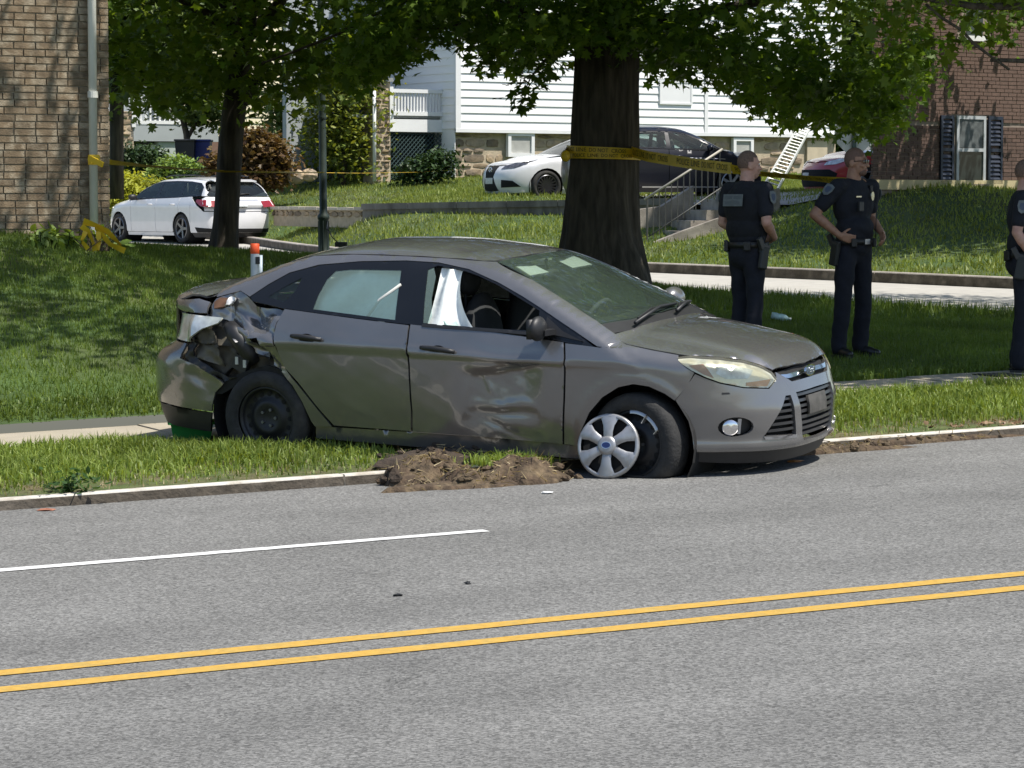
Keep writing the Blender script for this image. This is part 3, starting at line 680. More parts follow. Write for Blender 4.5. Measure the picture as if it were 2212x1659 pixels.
m = MB(); RB.box(m, ua0 - .06, ua1 + .06, uz0 - .09 - zg2, uz0 - zg2, -.05, .07); m.build('sill', M_wpaint, w2)
V = [(q[0] - .1, q[1] - .15, z) for z in (8, 8.25) for q in (RB.local(-.1, 0, .4), RB.local(14.4, 0, .4), RB.local(14.4, 0, -9.4), Vector((2.5, 10.9, 0)))]
MB().add(V, [(0, 3, 2, 1), (4, 5, 6, 7), (0, 1, 5, 4), (1, 2, 6, 5), (2, 3, 7, 6), (3, 0, 4, 7)]).build('roof', M_roof, rb)

# --- cream house far left
YAW_C = rad(30)
P = at(290, 272, 84.0); CH = Wall(P, YAW_C); zg3 = at(300, 345, 84)[2] - .4
ch = thing('cream_house', 'cream sided house with white porch railing far behind the white wagon', 'house', (*P[:2], zg3))
def cw(x, y): return CH.hit(x, y)
m = MB(); CH.box(m, -4, 14, 0, 10, -9, -2.0); m.build('wall', M_grey, ch)
a1 = cw(392, 240)[0]; zt3 = cw(340, 209)[1]; zb3 = cw(340, 268)[1]
m = MB(); CH.box(m, 0, a1, zt3 - zg3 - .09, zt3 - zg3, -.08, 0); m.build('hand_rail', M_wpaint, ch)
m = MB(); CH.box(m, 0, a1, zb3 - zg3, zb3 - zg3 + .1, -.08, 0); m.build('bottom_rail', M_wpaint, ch)
for i in range(10):
    a = (i + .5) * a1 / 10; m = MB(); CH.box(m, a - .028, a + .028, zb3 - zg3 + .1, zt3 - zg3 - .09, -.06, -.02); m.build('baluster', M_wpaint, ch)
m = MB(); CH.box(m, -.08, .04, zb3 - zg3 - .1, zt3 - zg3 + .12, -.1, .03); m.build('porch_post', M_wpaint, ch)
zf3 = cw(340, 305)[1]
m = MB(); CH.box(m, -.1, a1 + 1.2, zf3 - zg3, zb3 - zg3 - .02, -2.0, -.02); m.build('deck_fascia', M_grey, ch)
m = MB(); CH.box(m, 0.1, cw(345, 300)[0], 0, cw(340, 312)[1] - zg3, -1.9, -.3); m.build('basement_wall', M_wpaint, ch)
a2 = cw(345, 300)[0]; m = MB(); CH.box(m, a2 + .01, cw(400, 300)[0], 0, zf3 - zg3 - .02, -1.9, -.1); m.build('porch_base', pm('pale_green_grey', (.42, .46, .43), .6, var=.05), ch)
s0 = cw(424, 250)[0]; s1 = cw(640, 250)[0]; z0 = cw(440, 292)[1]
m = MB(); CH.box(m, s0, s1, z0 - zg3, 10, -1.99, -1.0); m.build('bay_wall', M_cream, ch)
for k in range(24):
    z = z0 + k * .2; V = [CH.local(a, zz - zg3, o - 1.0) for a in (s0, s1) for (zz, o) in ((z + .208, 0), (z, .035), (z, -.02), (z + .208, -.02))]
    MB().add(V, [(0, 1, 5, 4), (1, 2, 6, 5)]).build('siding_board', M_cream, ch)
m = MB(); CH.box(m, s0, s1, 0, z0 - zg3 - .01, -1.99, -1.02); m.build('bay_base', pm('base_brick', (.2, .12, .09), .9), ch)
m = MB(); CH.box(m, -4.4, 14.4, 10, 10.3, -9.4, .5); m.build('roof', M_roof, ch)
a0 = cw(205, 270)[0]; a1 = cw(289, 270)[0]
C2 = Wall(CH.P + CH.d * a0, YAW_C); zt4 = cw(260, 240)[1]
p2 = thing('stone_pier', 'buff field stone porch pier beside the tan brick corner', 'pier', (*C2.P, zg3))
m = MB(); C2.box(m, 0, a1 - a0, 0, zt4 - zg3, -.6, -.02); m.build('pier_core', M_smort, p2)
stones(C2, 0, a1 - a0, zg3 + .3, zt4, zg3, p2, M_stone, out=-.02, size=.36, seed=14)

# --- concrete retaining wall under the parked cars
A = at(783, 468, 56.8); B = at(1440, 472, 52.0)
yaw = math.atan2(B[1] - A[1], B[0] - A[0]); RW = Wall(A, yaw); zt5 = at(783, 440, 56.8)[2]; zt6 = at(1440, 428, 52)[2]; Lw = np.linalg.norm(B[:2] - A[:2])
rw = thing('retaining_wall', 'low stained grey concrete retaining wall below the parked white sedan', 'wall', (A[0], A[1], A[2] - .4))
M_rw = pm('stained_concrete', (.20, .185, .165), .9, var=.25, scale=5, bump=.4, bscale=25, var2=(.07, .062, .055), v2=.8, s2=1.6, stretch=(1, 1, .35))
nseg = 6
for i in range(nseg):
    t0, t1 = i / nseg, (i + 1) / nseg; a0, a1 = t0 * Lw, t1 * Lw - .012
    h0, h1 = (zt5 + (zt6 - zt5) * t - A[2] + .4 for t in (t0, t1))
    V = [RW.local(a, z, o) for (a, h) in ((a0, h0), (a1, h1)) for (z, o) in ((0, 0), (h - .12, 0), (0, -.3), (h - .12, -.3))]
    MB().add(V, [(0, 4, 5, 1), (2, 3, 7, 6), (0, 1, 3, 2), (4, 6, 7, 5)]).build('wall_section', M_rw, rw)
    V = [RW.local(a, z, o) for (a, h) in ((a0, h0), (a1, h1)) for (z, o) in ((h - .12, .04), (h, .04), (h - .12, -.34), (h, -.34))]
    MB().add(V, [(0, 4, 5, 1), (2, 3, 7, 6), (0, 1, 3, 2), (4, 6, 7, 5), (1, 5, 7, 3), (0, 2, 6, 4)]).build('coping', M_rw, rw)
_pa = [[RW.P + RW.d * (Lw * .48 + (Lw * .52 + 3) * s) - RW.n * (.36 + 9 * q) for q in np.linspace(0, 1, 10)] for s in np.linspace(0, 1, 14)]
_zw = [zt5 + (zt6 - zt5) * t - .06 for t in np.linspace(.48, 1.2, 14)]
V = [(p[0], p[1], max(float(zt(p[0], p[1])) + .03, 1.60)) for i_, r_ in enumerate(_pa) for p in r_]
link('parking_pad', mesh('parking_pad', V, [(i * 10 + j, i * 10 + j + 1, i * 10 + j + 11, i * 10 + j + 10) for i in range(13) for j in range(9)], M_street, True), kind='structure')
# small dry-stone edging left of it
E0 = at(588, 468, 63); E1 = at(782, 468, 57.5); yaw = math.atan2(E1[1] - E0[1], E1[0] - E0[0]); EW = Wall(E0, yaw)
ed = thing('stone_edging', 'low rough stone edging along the sunlit bank behind the lamp post', 'wall', (E0[0], E0[1], E0[2] - .2))
Le = np.linalg.norm(E1[:2] - E0[:2]); m = MB(); EW.box(m, 0, Le, 0, .36, -.35, -.03); m.build('edging_core', M_smort, ed)
stones(EW, 0, Le, E0[2], E0[2] + .15, E0[2] - .2, ed, M_stone, out=-.03, size=.36, seed=24)
rr = random.Random(5)
a = 0
while a < Le:
    l = rr.uniform(.4, .8); m = MB(); EW.box(m, a, a + l - .02, .36, .41 + rr.uniform(0, .02), -.4, .06); m.build('cap_stone', pm('pale_cap_stone', (.5, .45, .36), .85, var=.15, objrand=.15), ed); a += l

# --- concrete steps with curved cheek wall and iron handrail
S0 = at(1460, 522, 50.0); zs0 = S0[2] - .1
st = thing('garden_steps', 'concrete garden steps with curved cheek wall and iron handrail', 'steps', (S0[0], S0[1], zs0))
M_step = pm('step_concrete', (.33, .295, .25), .85, var=.2, scale=5, bump=.3, bscale=40, var2=(.16, .14, .12), v2=.7, s2=2)
SWl = Wall(S0, rad(14))
def SP(a, b, z): return SWl.local(a, z, -b)
def sz(x, y): a, z = SWl.hit(x, y); return a, z - zs0
rise, run = .185, .29
for i in range(5):
    m = MB(); a0, a1 = i * run, (i + 1) * run + .5
    V = [SP(a, b, z) for z in (0, .1 + (i + 1) * rise) for a, b in ((a0, .06), (a1, .06), (a1, 1.3), (a0, 1.3))]
    m.add(V, [(0, 3, 2, 1), (4, 5, 6, 7), (0, 1, 5, 4), (1, 2, 6, 5), (2, 3, 7, 6), (3, 0, 4, 7)]); m.build('step', M_step, st)
prof = [sz(*q) for q in ((1396, 497), (1404, 484), (1415, 472), (1428, 465), (1453, 462), (1476, 459), (1548, 413))]
prof = [(a, z + .1) for a, z in prof]
n = len(prof); V = [SP(a, 1.32, -.2) for a, z in prof] + [SP(a, 1.32, z) for a, z in prof] + [SP(a, 1.52, z) for a, z in prof] + [SP(a, 1.52, -.2) for a, z in prof]
F = [(i + k * n, i + 1 + k * n, i + 1 + (k + 1) * n, i + (k + 1) * n) for k in range(3) for i in range(n - 1)] + [(0, n, 2 * n, 3 * n), (n - 1, 4 * n - 1, 3 * n - 1, 2 * n - 1)]
MB().add(V, F).build('cheek_wall', M_step, st)
lo = [sz(*q) for q in ((1400, 520), (1471, 472), (1560, 412))]
lc = [(lo[0][0], lo[0][1] - .05), (lo[1][0], lo[1][1] - .22), (lo[2][0], lo[2][1] - .45)]
V = [SP(a, b, z) for b in (-.12, .05) for a, z in [(lo[0][0], -.1)] + lc + [(lo[2][0], -.1)]]
MB().add(V, [(0, 4, 3, 2, 1), (5, 6, 7, 8, 9), (1, 2, 7, 6), (2, 3, 8, 7), (0, 1, 6, 5), (3, 4, 9, 8)]).build('near_cheek_wall', M_step, st)
M_iron = pm('grey_iron', (.10, .10, .095), .5, metal=.3, var=.2)
M_rail = pm('pale_rail', (.42, .39, .33), .5, metal=.2, var=.1)
ra, rb_ = sz(1391, 431), sz(1560, 322)
MB().tube([SP(ra[0], -.03, ra[1]), SP(rb_[0], -.03, rb_[1])], .022, 8).build('hand_rail', M_rail, st, True)
MB().tube([SP(a, -.03, z + .07) for a, z in lo], .013, 6).build('lower_rail', M_iron, st, True)
for i in range(13):
    t = i / 12; a = ra[0] + .05 + (rb_[0] - ra[0] - .1) * t; zt_ = ra[1] + (rb_[1] - ra[1]) * (a - ra[0]) / (rb_[0] - ra[0]); zb_ = float(np.interp(a, [q[0] for q in lo], [q[1] for q in lo]))
    MB().tube([SP(a, -.03, zb_ - .02), SP(a, -.03, zt_)], .018 if i == 0 else .010, 6).build('baluster' if i else 'newel_post', M_iron, st)

# --- ladder leaning on the white house
aa, _ = WH.hit(1735, 280); zt_ = WH.hit(1735, 272)[1]
T = WH.p(aa, zt_, .08); Bt = at(1665, 405, 61.0)
ld = thing('ladder', 'long aluminium ladder leaning against the white clapboard wall', 'ladder', tuple(Bt))
M_alu = pm('ladder_metal', (.62, .62, .58), .4, metal=.4, var=.1)
d = (T - Vector(Bt)); sx = Vector((1, .2, 0)).cross(d).normalized(); side = d.cross(Vector((0, -1, .4))).normalized() * .15
for s in (-1, 1): MB().beam(side * s, d + side * s, .03, .07).build('rail', M_alu, ld)
for i in range(1, 20): MB().tube([side * -1 + d * (i / 20), side + d * (i / 20)], .018, 6).build('rung', M_alu, ld)
for s in (-1, 1): MB().box(side * s * 1.0 + Vector((0, 0, -.02)), (.1, .08, .06)).build('foot', M_dark, ld)
# --- road sign seen from behind
c = at(1846, 286, 46.0); bz = zt(c[0], c[1])
sg = thing('road_sign', 'grey back of an octagonal road sign on a dark post', 'sign', (c[0], c[1], bz))
r = .325; M_sgn = pm('sign_back', (.33, .35, .36), .4, metal=.6, var=.08)
oct_ = [(r / math.cos(math.pi / 8) * math.cos(math.pi / 8 + k * math.pi / 4), r / math.cos(math.pi / 8) * math.sin(math.pi / 8 + k * math.pi / 4)) for k in range(8)]
MB().prism(oct_, .004, frame((0, .05, c[2] - bz), (1, .1, 0))).build('plate', M_sgn, sg)
MB().box((0, 0, (c[2] - bz + .3) / 2 - .1), (.06, .035, c[2] - bz + .5)).build('post', pm('sign_post', (.04, .07, .07), .5), sg)
for z in (-.15, .15): MB().tube([(0, -.03, c[2] - bz + z), (0, .06, c[2] - bz + z)], .012, 8).build('bolt', M_iron, sg)
# ------------------------------------------------------------------ trees, shrubs
def leafproto(kind):
    if kind == 'oak':   # pointed lobes, slightly folded
        P = [(0, 0), (.12, .20), (.42, .27), (.20, .47), (.36, .80), (.09, .74), (0, 1.05)]
        L = [(-x, y) for x, y in P[1:-1]][::-1]; pts = P + L; c = (0, .5)
    elif kind == 'kite':
        V = np.array([(0, 0, 0), (.34, .5, -.1), (0, 1, 0), (-.34, .5, -.1)]); return V, np.array([(0, 1, 2), (0, 2, 3)])
    elif kind == 'maple':
        P = [(0, 0), (.12, .12), (.42, .2), (.28, .42), (.5, .7), (.18, .68), (0, 1)]; L = [(-x, y) for x, y in P[1:-1]][::-1]; pts = P + L; c = (0, .45)
    else:
        pts = [(0, 0), (.22, .3), (.24, .6), (0, 1), (-.24, .6), (-.22, .3)]; c = (0, .5)
    V = np.array([(x, y, -.22 * abs(x) - .1 * y * y) for x, y in [c] + pts]); n = len(pts)
    F = np.array([(0, 1 + i, 1 + (i + 1) % n) for i in range(n)]); return V, F
def leafmesh(name, P, size, mat, kind, down=.4, seed=1, up=.35):
    """P (n,3) leaf positions; every leaf its own orientation"""
    r = np.random.default_rng(seed); n = len(P); V0, F0 = leafproto(kind)
    az = r.uniform(0, 2 * np.pi, n); tilt = r.normal(-down, .55, n)           # leaf axis elevation
    ax = np.stack([np.cos(az) * np.cos(tilt), np.sin(az) * np.cos(tilt), np.sin(tilt)], -1)
    up_ = np.stack([r.normal(0, .5, n), r.normal(0, .5, n), np.ones(n)], -1)
    sd = np.cross(ax, up_); sd /= np.linalg.norm(sd, axis=1, keepdims=True) + 1e-9; nm = np.cross(sd, ax)
    s = np.broadcast_to(size, (n,)) * r.uniform(.65, 1.25, n)
    V = P[:, None, :] + s[:, None, None] * (V0[None, :, 0, None] * sd[:, None, :] + V0[None, :, 1, None] * ax[:, None, :] + V0[None, :, 2, None] * nm[:, None, :])
    F = F0[None] + (np.arange(n) * len(V0))[:, None, None]
    return npmesh(name, V.reshape(-1, 3), F.reshape(-1, 3), mat)
def clusters(lobes, n, per, spread, seed, keep=None, shell=.45):
    """leaf positions: twig clusters spread through ellipsoid lobes, biased to the shell"""
    r = np.random.default_rng(seed); vol = np.array([a[3] * a[4] * a[5] for a in lobes]) ** .8; vol /= vol.sum(); out = []
    k = r.choice(len(lobes), n, p=vol); d = r.normal(0, 1, (n, 3)); d /= np.linalg.norm(d, axis=1, keepdims=True)
    rad_ = (shell + (1 - shell) * r.uniform(0, 1, n) ** .6); L = np.array(lobes)[k]; C = L[:, :3] + d * rad_[:, None] * L[:, 3:6]
    if keep is not None: C = C[keep(C)]
    Q = np.repeat(C, per, 0); off = r.normal(0, 1, (len(Q), 3)) * np.array((spread, spread, spread * .55)); off[:, 2] -= np.abs(off[:, 0]) * .15
    return C, Q + off
def limb(m, a, b, r0, r1, seed=0, n=7, sag=0.0, wob=.12, sides=9):
    r = random.Random(seed); a, b = Vector(a), Vector(b); L = (b - a).length; pts = []
    for i in range(n):
        t = i / (n - 1); w_ = wob * L * math.sin(math.pi * t) * .5
        pts.append(a.lerp(b, t) + Vector((r.uniform(-w_, w_), r.uniform(-w_, w_), r.uniform(-w_, w_) * .5 + sag * math.sin(math.pi * t))))
    m.tube(pts, [r0 + (r1 - r0) * (i / (n - 1)) for i in range(n)], sides); return pts
def bark(name, col, s=1.0):
    m = pm(name, col, .95, var=.45, scale=16 * s, bump=1.0, bscale=26 * s, stretch=(1, 1, .16), var2=(col[0] * .45, col[1] * .45, col[2] * .45), v2=.8, s2=9 * s); return m
M_bark = bark('oak_bark', (.072, .060, .045)); M_bark2 = bark('grey_bark', (.11, .095, .08), 1.4)
M_oak = leafm('oak_leaf', (.070, .140, .016), (.135, .215, .030), trans=.5)
M_map = leafm('maple_leaf', (.095, .160, .020), (.185, .255, .040), trans=.5)
M_bg = leafm('hedge_leaf', (.07, .115, .028), (.15, .20, .06), trans=.4)
M_lime = leafm('lime_leaf', (.30, .33, .035), (.42, .44, .07), trans=.35)
M_yg = leafm('yellow_green_leaf', (.11, .16, .025), (.24, .26, .045), trans=.35)
M_red = leafm('red_brown_leaf', (.085, .045, .022), (.17, .115, .04), trans=.25)
M_yew = leafm('yew_leaf', (.02, .045, .014), (.04, .075, .02), trans=.15)
M_lg = leafm('light_green_leaf', (.12, .20, .035), (.20, .28, .06), trans=.3)

def trunkmesh(base, axis, radii, mat, parent, flare=None, seed=2, nseg=40, nside=40, rough=.035):
    """bark trunk: axis list of points, radii list; furrowed by noise"""
    r = np.random.default_rng(seed); A = np.array(axis, float); t = np.linspace(0, 1, nseg); ta = np.linspace(0, 1, len(A))
    C = np.stack([np.interp(t, ta, A[:, i]) for i in range(3)], -1); R = np.interp(t, ta, radii); th = np.linspace(0, 2 * np.pi, nside, endpoint=False)
    ph = r.uniform(0, 6.28, 6); rid = 1 + rough * (np.sin(th * 9 + ph[0])[None] * np.sin(t * 14 + ph[1])[:, None] * .6 + np.sin(th * 14 + t[:, None] * 9 + ph[2]) * .5 + np.sin(th * 5 + t[:, None] * 3 + ph[3]) * .9)
    but = 1 + np.exp(-t * 11)[:, None] * (.16 * np.sin(th * 5 + ph[4]) + .1 * np.sin(th * 3 + ph[5]))[None]
    rr = R[:, None] * rid * but
    V = np.stack([C[:, 0, None] + rr * np.cos(th), C[:, 1, None] + rr * np.sin(th), np.repeat(C[:, 2, None], nside, 1)], -1).reshape(-1, 3)
    i = np.arange(nseg * nside).reshape(nseg, nside); F = np.stack([i[:-1], np.roll(i[:-1], -1, 1), np.roll(i[1:], -1, 1), i[1:]], -1).reshape(-1, 4)
    return link('trunk', npmesh('trunk', V, F, mat, True), parent)

# --- the big oak
ob = at(1303, 608, 34.0); oz = float(zt(ob[0], ob[1])) - .1
oak = thing('oak_tree', 'massive dark barked oak wrapped in yellow police tape behind the wrecked car', 'tree', (ob[0], ob[1], oz))
def ol(x, y, Y=34.0): p = at(x, y, Y); return (p[0] - ob[0], p[1] - ob[1], p[2] - oz)
axis = [(0, 0, 0), ol(1303, 570), ol(1300, 500), ol(1301, 400), ol(1303, 330), ol(1306, 220), ol(1310, 120), ol(1316, 40), ol(1320, -150)]
axis = [(a[0], 0.0, a[2]) for a in axis]
ppm = FZ / 34.0
radii = [112 / ppm, 98 / ppm, 84 / ppm, 76 / ppm, 72 / ppm, 70 / ppm, 68 / ppm, 64 / ppm, 55 / ppm]
_zz = [a[2] for a in axis]; _t = np.linspace(0, _zz[-1], 24)
axis = [(float(np.interp(q, _zz, [a[0] for a in axis])), 0, float(q)) for q in _t]; radii = [float(np.interp(q, _zz, radii)) for q in _t]
trunkmesh(None, axis, radii, M_bark, oak, nseg=90, nside=96, rough=.045)
th = Vector(axis[-1]); m = MB(); fork = Vector((axis[14][0], 0, axis[14][2]))
LIM = [((-4.6, -3.0, 6.2), .2, .05), ((4.8, -3.5, 6.0), .2, .05), ((-2.5, -7.0, 7.2), .2, .04), ((3.0, -8.0, 7.0), .2, .04), ((-5.5, 2.0, 7.5), .18, .04), ((5.5, 2.5, 7.5), .18, .04), ((1, 1, 11.5), .24, .05), ((.5, -4, 10), .2, .04), ((-4.5, -1.0, 3.8), .07, .02), ((5.2, -1.5, 4.0), .07, .02)]
for i, (b, r0, r1) in enumerate(LIM):
    a = th if i < 8 else Vector((axis[-5][0], 0, axis[-5][2])); p = limb(m, a - Vector((0, 0, .4)), b, r0, r1, i)
    for j in range(4):
        q = p[2 + j]; rr = random.Random(i * 7 + j); limb(m, q, q + Vector((rr.uniform(-2, 2), rr.uniform(-2, 2), rr.uniform(-.8, 1.6))), r0 * .35, .012, i * 9 + j, 5, sides=6)
m.build('limb', M_bark, oak, True)
# underside of the crown: height above the foot as it hangs, along x
_ux = [ol(x, y)[0] for x, y in ((560, 0), (760, 175), (800, 165), (850, 130), (900, 85), (960, 95), (1040, 125), (1105, 160), (1150, 190), (1200, 105), (1240, 75), (1330, 80), (1380, 115), (1450, 155), (1500, 140), (1590, 170), (1640, 225), (1700, 250), (1770, 255), (1850, 285), (1900, 280), (1950, 225), (2020, 185), (2120, 190), (2212, 215), (2400, 215))]
_uz = [ol(x, y)[2] for x, y in ((560, 120), (760, 165), (800, 160), (850, 125), (900, 80), (960, 85), (1040, 105), (1105, 125), (1150, 125), (1200, 100), (1240, 90), (1330, 90), (1380, 120), (1450, 150), (1500, 135), (1590, 165), (1640, 215), (1700, 240), (1770, 245), (1850, 275), (1900, 275), (1950, 205), (2020, 120), (2120, 70), (2212, 60), (2400, 60))]
def under(C):
    X, Y, Z = C[:, 0], C[:, 1], C[:, 2]; zb = np.interp(X * 34.0 / np.clip(34 + Y * .7, 20, 60), _ux, _uz) + .12
    d = np.abs(Y - .2); zb = zb + np.clip(d - 2.5, 0, 9) * .14
    return Z > zb
lobes = [(0, 0, 7.6, 6.4, 6.5, 4.6), (.8, -4.5, 7.2, 5.6, 6.2, 3.9), (-3.6, -2.6, 6.2, 3.2, 4.2, 3.4), (4.6, -1.5, 5.6, 4.2, 4.6, 3.6), (2.5, -7, 7.0, 4.8, 4.2, 3.2), (-1.8, -11.0, 6.9, 3.4, 2.4, 1.7), (-1.5, -11.2, 7.3, 2.8, 2.4, 1.4), (-3.4, .2, 4.6, 2.7, 2.6, 2.0), (3.8, .2, 4.3, 3.2, 2.4, 2.2), (1.0, -.5, 4.8, 2.6, 2.2, 1.7)]  # forward lobes hang unseen above the frame, added to shade the left lawn
C, Q = clusters(lobes, 3300, 14, .32, 11, under, .42)
# low skirt that hangs in view
r = np.random.default_rng(5); n = 1300; X = r.uniform(_ux[1], _ux[-5] + .2, n); Z = np.interp(X, _ux, _uz) + .02 + np.abs(r.normal(0, .32, n)); Y = r.uniform(-2.6, 1.8, n)
gap = (X > ol(955, 100)[0]) & (X < ol(1035, 100)[0]) & (Z < ol(1000, 60)[2])
S = np.stack([X * (34 + Y) / 34, Y, Z], -1)[~gap]; Qs = np.repeat(S, 7, 0) + r.normal(0, 1, (len(S) * 7, 3)) * np.array((.16, .16, .12))
T = [ol(1125, y) for y in (150, 170, 190, 205, 220, 232)] + [ol(1145 + i * 9, 190 - i * 12) for i in range(6)] + [ol(1050 + i * 3, 118 + i * 9) for i in range(4)] + [ol(x, y) for x, y in ((1610, 215), (1622, 232), (1604, 205), (1660, 240), (1700, 262), (1740, 262), (1470, 172), (1520, 165), (1590, 188))]
T = np.array(T) + np.array((0, -.6, 0)); Qt = np.repeat(T, 7, 0) + r.normal(0, 1, (len(T) * 7, 3)) * np.array((.07, .12, .05))
_hi = Q[:, 2] > 4.3
link('crown', leafmesh('crown', np.concatenate([Q[~_hi], Qs, Qt]), .158, M_oak, 'oak', .35, 3), oak, kind='stuff')
link('crown', leafmesh('crown', Q[_hi], .19, M_oak, 'kite', .35, 4), oak, kind='stuff')
m = MB()
for i, (x0, y0, x1, y1) in enumerate(((1240, 60, 1130, 225), (1235, 80, 1050, 140), (1380, 90, 1530, 165), (1390, 70, 1660, 235), (1400, 60, 1770, 250), (1230, 60, 900, 95))):
    a, b = ol(x0, y0), ol(x1, y1); limb(m, (a[0], -.3, a[2]), (b[0], -.6 - .1 * i, b[2] + .1), .03, .006, 60 + i, 6, .12, .2, 5)
m.build('twig', M_bark, oak, True)

# --- street tree just out of frame at right: its branches reach into the top right corner
tb = Vector((7.6, 25.6, 0)); tb.z = zt(tb.x, tb.y) - .1
mt = thing('street_tree', 'leafy tree whose lit branches reach in at the upper right', 'tree', tuple(tb))
trunkmesh(None, [(0, 0, 0), (0, 0, 1), (.05, 0, 2.4), (0, .1, 4.2)], [.34, .25, .22, .18], M_bark2, mt)
def tl(x, y, Y): p = at(x, y, Y); return (p[0] - tb.x, p[1] - tb.y, p[2] - tb.z)
m = MB()
limb(m, (0, 0, 2.9), tl(1960, -10, 24.5), .09, .02, 2, 8); limb(m, (0, 0, 2.5), tl(2140, 130, 25), .07, .015, 3, 8); limb(m, tl(2000, 10, 24.6), tl(2180, 150, 25), .014, .012, 4, 6, 0, .05, 5)
for i in range(7):
    a = i * .9; limb(m, (0, 0, 3.9), (3.2 * math.cos(a), 3.2 * math.sin(a), 6.5 + (i % 3)), .13, .03, 20 + i)
m.build('limb', M_bark2, mt, True)
_tux = [tl(x, y, 24.5)[0] for x, y in ((1850, 0), (1950, 0), (2040, 0), (2120, 0), (2212, 0), (2300, 0))]; _tuz = [tl(x, y, 24.5)[2] for x, y in ((1850, 10), (1950, 60), (2040, 125), (2120, 165), (2212, 195), (2300, 205))]
C, Q = clusters([(0, 0, 6.2, 4.4, 4.6, 3.4), (-2.2, -1.4, 5.4, 3.0, 3.6, 2.6), (-3.2, -.8, 4.6, 2.2, 1.8, 1.4), (-4.3, -.4, 3.7, 1.9, 1.5, 1.0)], 2000, 14, .30, 21, lambda C: C[:, 2] > np.interp(C[:, 0], _tux, _tuz) + .1, .4)
_hi = Q[:, 2] > 4.6
link('crown', leafmesh('crown', Q[~_hi], .15, M_map, 'oak', .3, 5), mt, kind='stuff')
link('crown', leafmesh('crown', Q[_hi], .18, M_map, 'kite', .3, 6), mt, kind='stuff')

# --- second tree left of centre
b2 = at(481, 546, 36.8); z2 = float(zt(b2[0], b2[1])) - .08; pp2 = FZ / 36.8
t2 = thing('maple_tree', 'slender dark trunked tree in front of the white wagon', 'tree', (b2[0], b2[1], z2))
def l2(x, y, Y=36.8): p = at(x, y, Y); return (p[0] - b2[0], p[1] - b2[1], p[2] - z2)
ax = [l2(481, 546), l2(486, 520), l2(490, 460), l2(494, 380), l2(499, 300), l2(505, 240), l2(513, 180), l2(522, 100), l2(530, 0)]; ax = [(a[0], 0, a[2]) for a in ax]; ax[0] = (0, 0, 0)
rd = [34, 29, 27, 26.5, 26, 26, 24, 20, 15]; _zz = [a[2] for a in ax]; _t = np.linspace(0, _zz[-1], 20)
trunkmesh(None, [(float(np.interp(q, _zz, [a[0] for a in ax])), 0, float(q)) for q in _t], [float(np.interp(q, _zz, rd)) / pp2 for q in _t], M_bark, t2, seed=9, nseg=44, nside=30)
m = MB(); f = l2(508, 225)
limb(m, (f[0] + .05, 0, f[2]), l2(580, 120)[:1] + (.2,) + l2(580, 120)[2:], .10, .05, 5)
for i, (b, r0) in enumerate((((-2.4, -.6, 4.6), .08), ((2.2, .5, 5.2), .09), ((-1.4, 1.6, 6.2), .1), ((1.2, -1.6, 6.4), .1), ((.3, .2, 8), .12))): limb(m, (ax[-1][0], 0, ax[-1][2] - .5), b, r0, .02, 40 + i)
m.build('limb', M_bark, t2, True)
_ux2 = [l2(x, 0)[0] for x in (150, 230, 300, 370, 420, 470, 530, 600, 680, 760, 820)]; _uz2 = [l2(0, y)[2] for y in (60, 120, 175, 215, 205, 170, 215, 200, 195, 165, 110)]
C, Q = clusters([(0, 0, 6.4, 4.0, 3.6, 3.4), (-1.2, -.4, 4.2, 2.2, 2.0, 1.6), (1.2, -.2, 4.1, 2.0, 1.9, 1.6)], 850, 13, .32, 31, lambda C: C[:, 2] > np.interp(C[:, 0], _ux2, _uz2) + .1, .3)
r = np.random.default_rng(15); n = 330; X = r.uniform(_ux2[0], _ux2[-1], n); Z = np.interp(X, _ux2, _uz2) + np.abs(r.normal(0, .4, n)); S = np.stack([X, r.uniform(-1.6, 1.6, n), Z], -1); Qs = np.repeat(S, 7, 0) + r.normal(0, .17, (len(S) * 7, 3))
_hi = Q[:, 2] > 4.4
link('crown', leafmesh('crown', np.concatenate([Q[~_hi], Qs]), .16, M_map, 'maple', .35, 7), t2, kind='stuff')
link('crown', leafmesh('crown', Q[_hi], .19, M_map, 'kite', .35, 8), t2, kind='stuff')

# --- smaller plants. generic shrub/tree from lobes given in picture units at depth Y
def plant(name, label, cat, base, Y, lobes, mat, n, per, size, kind='leaf', spread=.2, stem=None, stemm=None, group=None, seed=1, shell=.5, dy=.7, partname='foliage'):
    b = at(*base, Y); k = FZ / Y; t = thing(name, label, cat, tuple(b), group=group); L = []
    for (x, y, rx, ry) in lobes:
        c = at(x, y, Y) - b; L.append((c[0], 0.0, c[2], rx / k, rx / k * dy, ry / k))
    C, Q = clusters(L, n, per, spread, seed, lambda C: C[:, 2] > .02, shell)
    link(partname, leafmesh(partname, Q, size, mat, kind, .2, seed), t, kind='stuff')
    if stem:
        m = MB()
        for s in stem:
            p = [Vector(tuple(at(x, y, Y) - b)) for x, y, _ in s]; m.tube(p, [q[2] / k for q in s], 8)
        m.build('trunk', stemm or M_bark, t, True)
    else:
        m = MB(); rr = random.Random(seed)
        for i in range(5): limb(m, (rr.uniform(-.1, .1), rr.uniform(-.1, .1), -.1), Vector(L[i % len(L)][:3]) + Vector((rr.uniform(-.3, .3), rr.uniform(-.2, .2), .1)), .025, .008, i + seed, 4, sides=5)
        m.build('stem', stemm or M_bark2, t, True)
    return t
plant('shrub', 'rounded dark evergreen shrub below the white porch railing', 'shrub', (296, 372, ), 72, [(296, 336, 50, 24), (270, 352, 34, 24), (330, 350, 34, 24), (296, 372, 60, 20)], M_yew, 420, 12, .11, spread=.16, seed=1)
